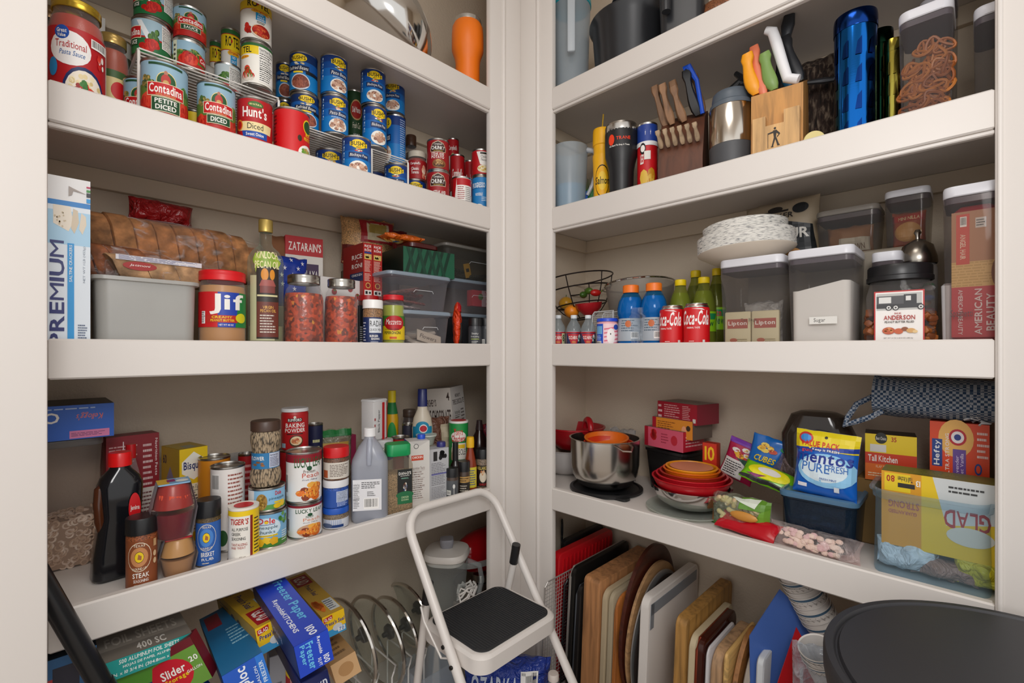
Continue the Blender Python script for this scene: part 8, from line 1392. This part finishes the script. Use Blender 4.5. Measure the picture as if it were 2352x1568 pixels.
# folding step stool
WT = M('dcd6d0', .32); xa, xb = -.482, -.165; Y = lambda q: -.266+.71*(q-.329)
t = thing('step_stool', 'white folding step stool with black ribbed tread in the middle', 'step stool', (-.32, -.25, -.029))
def sp(*p): return [(q[0]+.32, q[1]+.25, q[2]+.029) for q in p]
hp = [(xa, Y(-.02), -.02), (xa, Y(.3), .3), (xa, Y(.605), .605)]
for i in range(1, 7): a = PI/2*i/6; hp.append((xa+.06*(1-math.cos(a)), Y(.61+.055*math.sin(a)), .61+.055*math.sin(a)))
for i in range(0, 7): a = PI/2*i/6; hp.append((xb-.06*(1-math.sin(a)), Y(.61+.055*math.cos(a)), .61+.055*math.cos(a)))
hp += [(xb, Y(.3), .3), (xb, Y(-.02), -.02)]
b = MB(); b.tube(sp(*hp), .0118, WT, 14); hf = b.build('handrail_frame', t)
for x_, yt, nm in ((xa+.024, -.10, 'rear_leg'), (xb-.024, -.155, 'rear_leg')):
    zc = .455 if x_ < -.3 else .49; b = MB(); b.tube(sp((x_, yt, zc), (x_, -.012, -.024)), .0105, WT, 12); lg = b.build(nm, t)
    b = MB(); b.tube(sp((x_, yt-.008, zc+.045), (x_, yt+.004, zc-.012)), .0125, M('1c1c1e', .4), 12); b.build('leg_cap', lg)
for X in (xa, xb):
    b = MB(); b.tube(sp((X, Y(-.028), -.0285), (X, Y(.01), .01)), .0145, M('1c1c1e', .5), 12); b.build('rubber_foot', hf)
sx0, sx1, sy0, sy1, zs = -.468, -.181, -.318, -.082, .395
cxs, cys = (sx0+sx1)/2+.32, (sy0+sy1)/2+.25; hx, hy = (sx1-sx0)/2, (sy1-sy0)/2
b = MB(); z_ = zs+.029; b.loft([(hx-.010, hy-.010, .03, z_-.045, cxs, cys), (hx, hy, .04, z_-.042, cxs, cys), (hx, hy, .04, z_-.008, cxs, cys), (hx-.006, hy-.006, .036, z_-.001, cxs, cys), (hx-.012, hy-.012, .032, z_, cxs, cys)], WT, 8); tr_ = b.build('tread', t)
b = MB(); b.loft([(hx-.016, hy-.014, .03, z_+.0003, cxs, cys), (hx-.016, hy-.014, .03, z_+.003, cxs, cys), (hx-.018, hy-.016, .028, z_+.004, cxs, cys)], M('232426', .6), 8)
for i in range(34):
    xx = cxs-hx+.022+i*(2*hx-.044)/33; e = .02 if i in (0, 33) else (.010 if i in (1, 32) else 0); b.box(xx-.0014, cys-hy+.020+e, z_+.0035, xx+.0014, cys+hy-.020-e, z_+.0052, M('2a2b2e', .6))
b.build('tread_mat', tr_)
b = MB(); z2_ = .175+.029; b.loft([(hx-.014, .06, .02, z2_-.03, cxs, -.12), (hx-.008, .07, .03, z2_-.028, cxs, -.12), (hx-.008, .07, .03, z2_-.004, cxs, -.12), (hx-.014, .064, .026, z2_, cxs, -.12)], WT, 6); b.build('lower_tread', t)
b = MB(); b.tube(sp((xa+.013, -.10, .44), (xa-.005, -.115, .45), (xa-.006, -.13, .42), (xa-.006, -.20, .36), (xa-.004, -.225, .37), (xa+.004, -.24, .35)), .0028, WT, 8); b.build('lock_wire', t)
for p in ((xa-.012, -.215, .395), (xa-.012, -.245, .36), (xb+.012, -.19, .43)):
    b = MB(); b.lathe([(0, -.002), (.0055, -.002), (.0045, .003), (0, .004)], M('3a3836', .3, .8), 14, T=Matrix.Translation(sp(p)[0]) @ Matrix.Rotation(PI/2 if p[0] > -.3 else -PI/2, 4, 'Y')); b.build('rivet', t)
# water pack and bottle under the stool
P = at(1165, 1500, 1.42)
bag('water_pack', 'blue printed shrink-wrapped water pack under the step stool', 'water pack', (P.x, P.y, -.0285), OUT['R']+.75, .26, P.z+.02, .11, M('1c3a9a', .22, 0, 'foil'), [('t', 'OZARKA', .08, .55, .62, .85, 'c8d4e8', 0, 1, .2), ('b', .66, .72, .86, .9), ('r', 0, .3, .5, .45, '1c7aa0')], 95, .009)
P = at(1271, 1545, 1.30)
t = thing('water_bottle', 'clear water bottle with pale cap at the right foot of the stool', 'bottle', (P.x, P.y, -.0285)); H = P.z+.0285; r = .031
b = MB(); b.lathe([(0, 0), (r*.95, 0), (r, .01), (r, H*.62), (r*.9, H*.75), (r*.45, H*.88), (r*.42, H*.93), (0, H*.93)], CLEAR('e8eef0', .15, .05, 0, 'd0d8dc'), 30); b.build('bottle_body', t)
b = MB(); b.lathe([(r*.44, H*.925), (r*.48, H*.93), (r*.48, H*.99), (r*.42, H), (0, H)], M('d0c4bc', .4), 26); b.build('cap', t)
# right: boards and trays on edge
def board(p0, p1, ty, lab, m, x1=.36, x0=.035, cr=.02, lean=3.5, cat='cutting board', name='cutting_board', disc=0, w=.04, bottom=.0008, bev=.003, extra=None, hole=0):
    ya, yb = pl('R', p0, w)[1], pl('R', p1, w)[1]; th = abs(ya-yb); yc_ = (ya+yb)/2; d = pl('R', (p0+p1)/2, w)[2]; H = ZZ(ty, d)
    b = MB(); h = th/2; Rt = Matrix(((1, 0, 0, 0), (0, 0, 1, 0), (0, 1, 0, 0), (0, 0, 0, 1)))
    if disc:
        H = ZZ(ty, d+.7*disc); b.lathe([(0, -h), (disc*.9, -h), (disc, -h+bev), (disc, h-bev), (disc*.95, h), (disc*.85, h*.4), (0, h*.4)], m, 64, T=Matrix.Translation((disc+x0, 0, H/2)) @ Rt @ Matrix.Diagonal((1, H/2/disc, 1, 1)))
    else:
        L = (x1-x0)/2; b.loft([(L-bev, H/2-bev, cr, -h), (L, H/2, cr, -h+min(bev, h)), (L, H/2, cr, h-min(bev, h)), (L-bev, H/2-bev, cr, h)], m, 6, T=Matrix.Translation((x0+L, 0, H/2)) @ Rt)
        if extra: extra(b, x0, x1, H, h)
    return single(b, name, lab, cat, (0, yc_+lean*PI/180*H*.9, bottom+.0), (rad(lean), 0, 0))
def frame(c, n=.010):
    def k(b, x0, x1, H, h): b.tube([(x0+.02, h, H*.06), (x0+.004, h, H*.12), (x0+.004, h, H-.03), (x0+.02, h, H-.006), (x1-.02, h, H-.006), (x1-.004, h, H-.03), (x1-.004, h, H*.12), (x1-.02, h, H*.06)], n*.5, M(c, .3, .6), 8, True)
    return k
TY = 'tray'
board(1252, 1262, 1255, 'dark flat pan deepest left beside the corner post', M('1c1a1a', .35), x0=.12, cat='pan', name='baking_pan')
b = MB(); b.tube([(.018*math.cos(2*PI*i/24), 0, .03*math.sin(2*PI*i/24)) for i in range(24)], .0035, SM, 8, True); x, y, d = pl('R', 1291, .2)
b.tube([(-.004, 0, -.03), (0, 0, -ZZ(1212, d)+.002)], .004, SM, 8); single(b, 'wire_stand', 'black wire stand with a top loop at the corner', 'stand', (x, y, ZZ(1212, d)), .6)
def ribs(b, x0, x1, H, h):
    for i in range(14): b.box(x0+.02+i*(x1-x0-.05)/13, -h-.003, .03, x0+.026+i*(x1-x0-.05)/13, -h+.001, H-.02, M('c4141c', .35))
board(1272, 1288, 1268, 'bright red ribbed plastic basket tray on edge', M('b8101a', .35), x1=.35, x0=.03, cr=.02, cat=TY, name='plastic_tray', extra=ribs)
def wiregrid(px, ty, x0, x1, lab, c, st=.012, r=.0011, lean=3, zb=.02):
    x, y, d = pl('R', px, x0); H = ZZ(ty, d); b = MB(); m = M(c, .35, .5)
    b.tube([(x0, 0, zb), (x0, 0, H-.012), (x0+.012, 0, H), (x1, 0, H), (x1, 0, zb)], r*2.2, m, 7, True)
    n = int((x1-x0)/st)
    for i in range(1, n): b.tube([(x0+i*st, 0, zb), (x0+i*st, 0, H)], r, m, 4)
    for i in range(1, int((H-zb)/st)): b.tube([(x0, 0, zb+i*st), (x1, 0, zb+i*st)], r, m, 4)
    single(b, 'wire_rack', lab, 'rack', (0, y+lean*PI/180*H, -.0285 if x0 < 0 else 0.0), (rad(lean), 0, 0))
wiregrid(1252, 1318, -.06, .34, 'chrome wire cooling rack standing in front of the red tray', 'b0aca8')
wiregrid(1297, 1335, .03, .30, 'black wire rack close to the silver-rimmed pan', '1a1a1c', .010, .0016)
board(1314, 1324, 1302, 'dark baking sheet with rounded silver rim', M('2a2826', .3, .6), x1=.36, x0=.03, cr=.025, cat=TY, name='baking_sheet', extra=frame('a8a29c', .012))
board(1328, 1338, 1345, 'smaller dark pan beside the thick wooden board', M('33302e', .3, .6), x1=.34, x0=.03, cr=.025, cat='pan', name='baking_pan', extra=frame('6a7078', .008))
board(1342, 1380, 1328, 'thickest brown wooden cutting board, leftmost of the boards', M('b07c50', .5, 0, 'woodz'), x1=.37, cr=.015, lean=2.5)
board(1384, 1396, 1356, 'beige stoneware tray next to the thickest board', M('b4a284', .5), cr=.03, cat=TY, name='stoneware_tray', lean=2.5)
board(1399, 1410, 1362, 'second beige stoneware tray beside the first one', M('a89a80', .5), cr=.03, cat=TY, name='stoneware_tray', lean=2.5)
board(1412, 1420, 1372, 'orange-brown wooden slab behind the dark round trays', M('a8642c', .5, 0, 'woodz'), cr=.05, x1=.30, lean=2.5)
WD = M('4a2218', .3, 0, 'woodx')
board(1428, 1440, 1250, 'tall dark brown round wooden tray with pale rim', WD, disc=.17, cat=TY, name='wooden_tray', lean=3)
board(1442, 1452, 1290, 'thin tan round wooden board after the dark round tray', M('a8825a', .5, 0, 'woodx'), disc=.165, cat=TY, name='round_board', lean=3)
board(1454, 1461, 1310, 'pale grey round metal pan between boards', M('b0aeac', .3, .7), disc=.16, cat='pan', name='pizza_pan', lean=3)
board(1463, 1468, 1320, 'dark round pan next to the white cutting board', M('2c2422', .35), disc=.158, cat='pan', name='pizza_pan', lean=3)
def greyedge(b, x0, x1, H, h):
    b.box(x0+.012, -h-.0015, H-.05, x1-.02, -h+.0005, H-.018, M('8f959c', .5)); b.box(x0+.010, -h-.0015, H-.09, x0+.030, -h+.0005, H-.018, M('8f959c', .5))
board(1472, 1492, 1372, 'large white plastic cutting board with grey grip strip', M('d8d2cc', .4), x1=.37, cr=.03, lean=2.5, extra=greyedge)
board(1552, 1580, 1420, 'golden wooden cutting board right of the large white one', M('a87c40', .5, 0, 'woodz'), x1=.36, cr=.02, lean=2.5)
board(1583, 1600, 1462, 'beige speckled tray leaning on the golden board', M('c0b090', .5), x1=.30, cr=.03, cat=TY, name='stoneware_tray', lean=2.5)
board(1602, 1618, 1470, 'dark glossy brown glass baking tray', M('3a140c', .12), x1=.27, cr=.03, cat=TY, name='glass_tray', lean=2.5, extra=frame('7a3018', .010))
board(1622, 1630, 1488, 'thin white plastic board by the thick rounded slab', M('d4d2d4', .4), x1=.22, cr=.02, lean=2.5)
board(1634, 1660, 1500, 'thick pale wooden slab with rounded corners', M('b08c68', .55, 0, 'woodz'), x1=.27, cr=.045, lean=2.5)
board(1663, 1674, 1500, 'thin light yellow wooden board', M('d0a868', .5, 0, 'woodx'), x1=.24, cr=.01, lean=3)
board(1682, 1698, 1440, 'carved brown round wooden plate', M('9a6838', .5, 0, 'woodx'), disc=.11, cat='plate', name='wooden_plate', lean=4)
board(1704, 1722, 1475, 'greyish round stone plate right of the carved one', M('a0968a', .6), disc=.09, cat='plate', name='stone_plate', lean=4)
board(1738, 1756, 1512, 'white plastic box edge beside the blue folder', M('d0d4d8', .35), x1=.2, cr=.015, cat='box', name='plastic_box', lean=2)
# folders, paper cups, bin
x, y, d = pl('R', 1800, .09); H = ZZ(1362, d)
def sheet(nm, lb, cat, base, a, W, H, c, lean, items=(), cut=0):
    b = MB(); P_ = [(-W/2, 0), (W/2, 0), (W/2, H*(1-cut)), (0, H), (-W/2, H*(1-cut*1.6))] ; n = 5
    b.add([(p[0], s*.0012, p[1]) for s in (-1, 1) for p in P_], [tuple(range(n)), tuple(reversed(range(n, 2*n)))]+[(i, n+i, n+(i+1) % n, (i+1) % n) for i in range(n)], M(c, .4))
    if items: b.prt(items, flat((-W/2, -.0013, 0), (W, 0, 0), (0, 0, H)))
    single(b, nm, lb, cat, base, (lean[0], lean[1], a))
sheet('plastic_folder', 'blue plastic folder standing with its pointed top corner', 'folder', (.10, pl('R', 1800, .1)[1], .001), rad(-48), .15, ZZ(1362, pl('R', 1800, .1)[2]), '4668b0', (rad(-2), 0), (), .14)
sheet('plastic_folder', 'red plastic folder with white handles in front of the blue one', 'folder', (.055, pl('R', 1832, .055)[1]-.005, .001), rad(-50), .10, ZZ(1450, pl('R', 1830, .05)[2]), 'b8141c', (rad(-2), 0), [('r', .55, .62, .62, .8, 'd0c4c0'), ('r', .35, .5, .45, .58, 'd0c4c0')], .2)
def cupstack(n, base, tilt, lb, r=.041, step=.0125, hc=.09):
    t = thing('paper_cups', lb, 'paper cups', base, tilt, None)
    for i in range(n):
        z_ = i*step; b = MB(); b.lathe([(0, z_), (r*.70, z_), (r*.97, z_+hc-.003), (r*1.03, z_+hc-.002), (r*1.03, z_+hc+.001), (r*.96, z_+hc-.001), (r*.7, z_+.004)], M('d8d2cc', .55), 36)
        cp = b.build('cup', t)
        b = MB(); its = [('r', -PI, .80, PI, .97, '46647c')]+[('p', [(-PI+j*PI/11, .55), (-PI+(j+.5)*PI/11, .74), (-PI+(j+.6)*PI/11, .74), (-PI+(j+.1)*PI/11, .55)], '7a7470') for j in range(22)]+[('p', [(-PI+(j+.5)*PI/11, .74), (-PI+(j+1)*PI/11, .55), (-PI+(j+1.1)*PI/11, .55), (-PI+(j+.6)*PI/11, .74)], '7a7470') for j in range(22)]
        if i in (0, n-1) or i % 3 == 0: b.prt(its, cyl(r*(.72+.25*.55), z_+hc*.5, hc*.5, r*.975)); b.build('printed_band', cp)
P = at(1858, 1372, 1.10); 
cupstack(13, at(1925, 1500, 1.13), (rad(-22), rad(-16), 0), 'long leaning stack of patterned paper cups behind the blue folder')
cupstack(3, at(1900, 1568, 1.02), (rad(-8), rad(-22), 0), 'short tilted stack of three paper cups beside the black bin', .034, .012, .07)
P = at(1888, 1540, 1.0)
bag('plastic_bag', 'clear crinkled bag round the paper cups by the black bin', 'bag', (P.x, P.y, .001), OUT['R']+.3, .11, P.z+.05, .05, CLEAR('f0f4f8', .18, .1, 1.2, 'd0d4dc'), (), 97, .01)
t = thing('trash_can', 'large round black bin with flat lid at the lower right', 'trash can', (-.286, -1.203, -.0295)); zl = .66+.0295; r = .256; BK = M('242427', .45)
b = MB(); b.lathe([(0, 0), (r*.8, 0), (r*.93, zl-.04), (0, zl-.04)], BK, 72); b.build('bin_body', t)
b = MB(); b.lathe([(r*.95, zl-.045), (r*.99, zl-.045), (r, zl-.03), (r, zl-.006), (r*.99, zl), (r*.955, zl), (r*.94, zl-.006), (r*.93, zl-.006), (r*.92, zl-.001), (r*.5, zl+.001), (0, zl+.002)], M('2c2c30', .5), 96); b.build('lid', t)
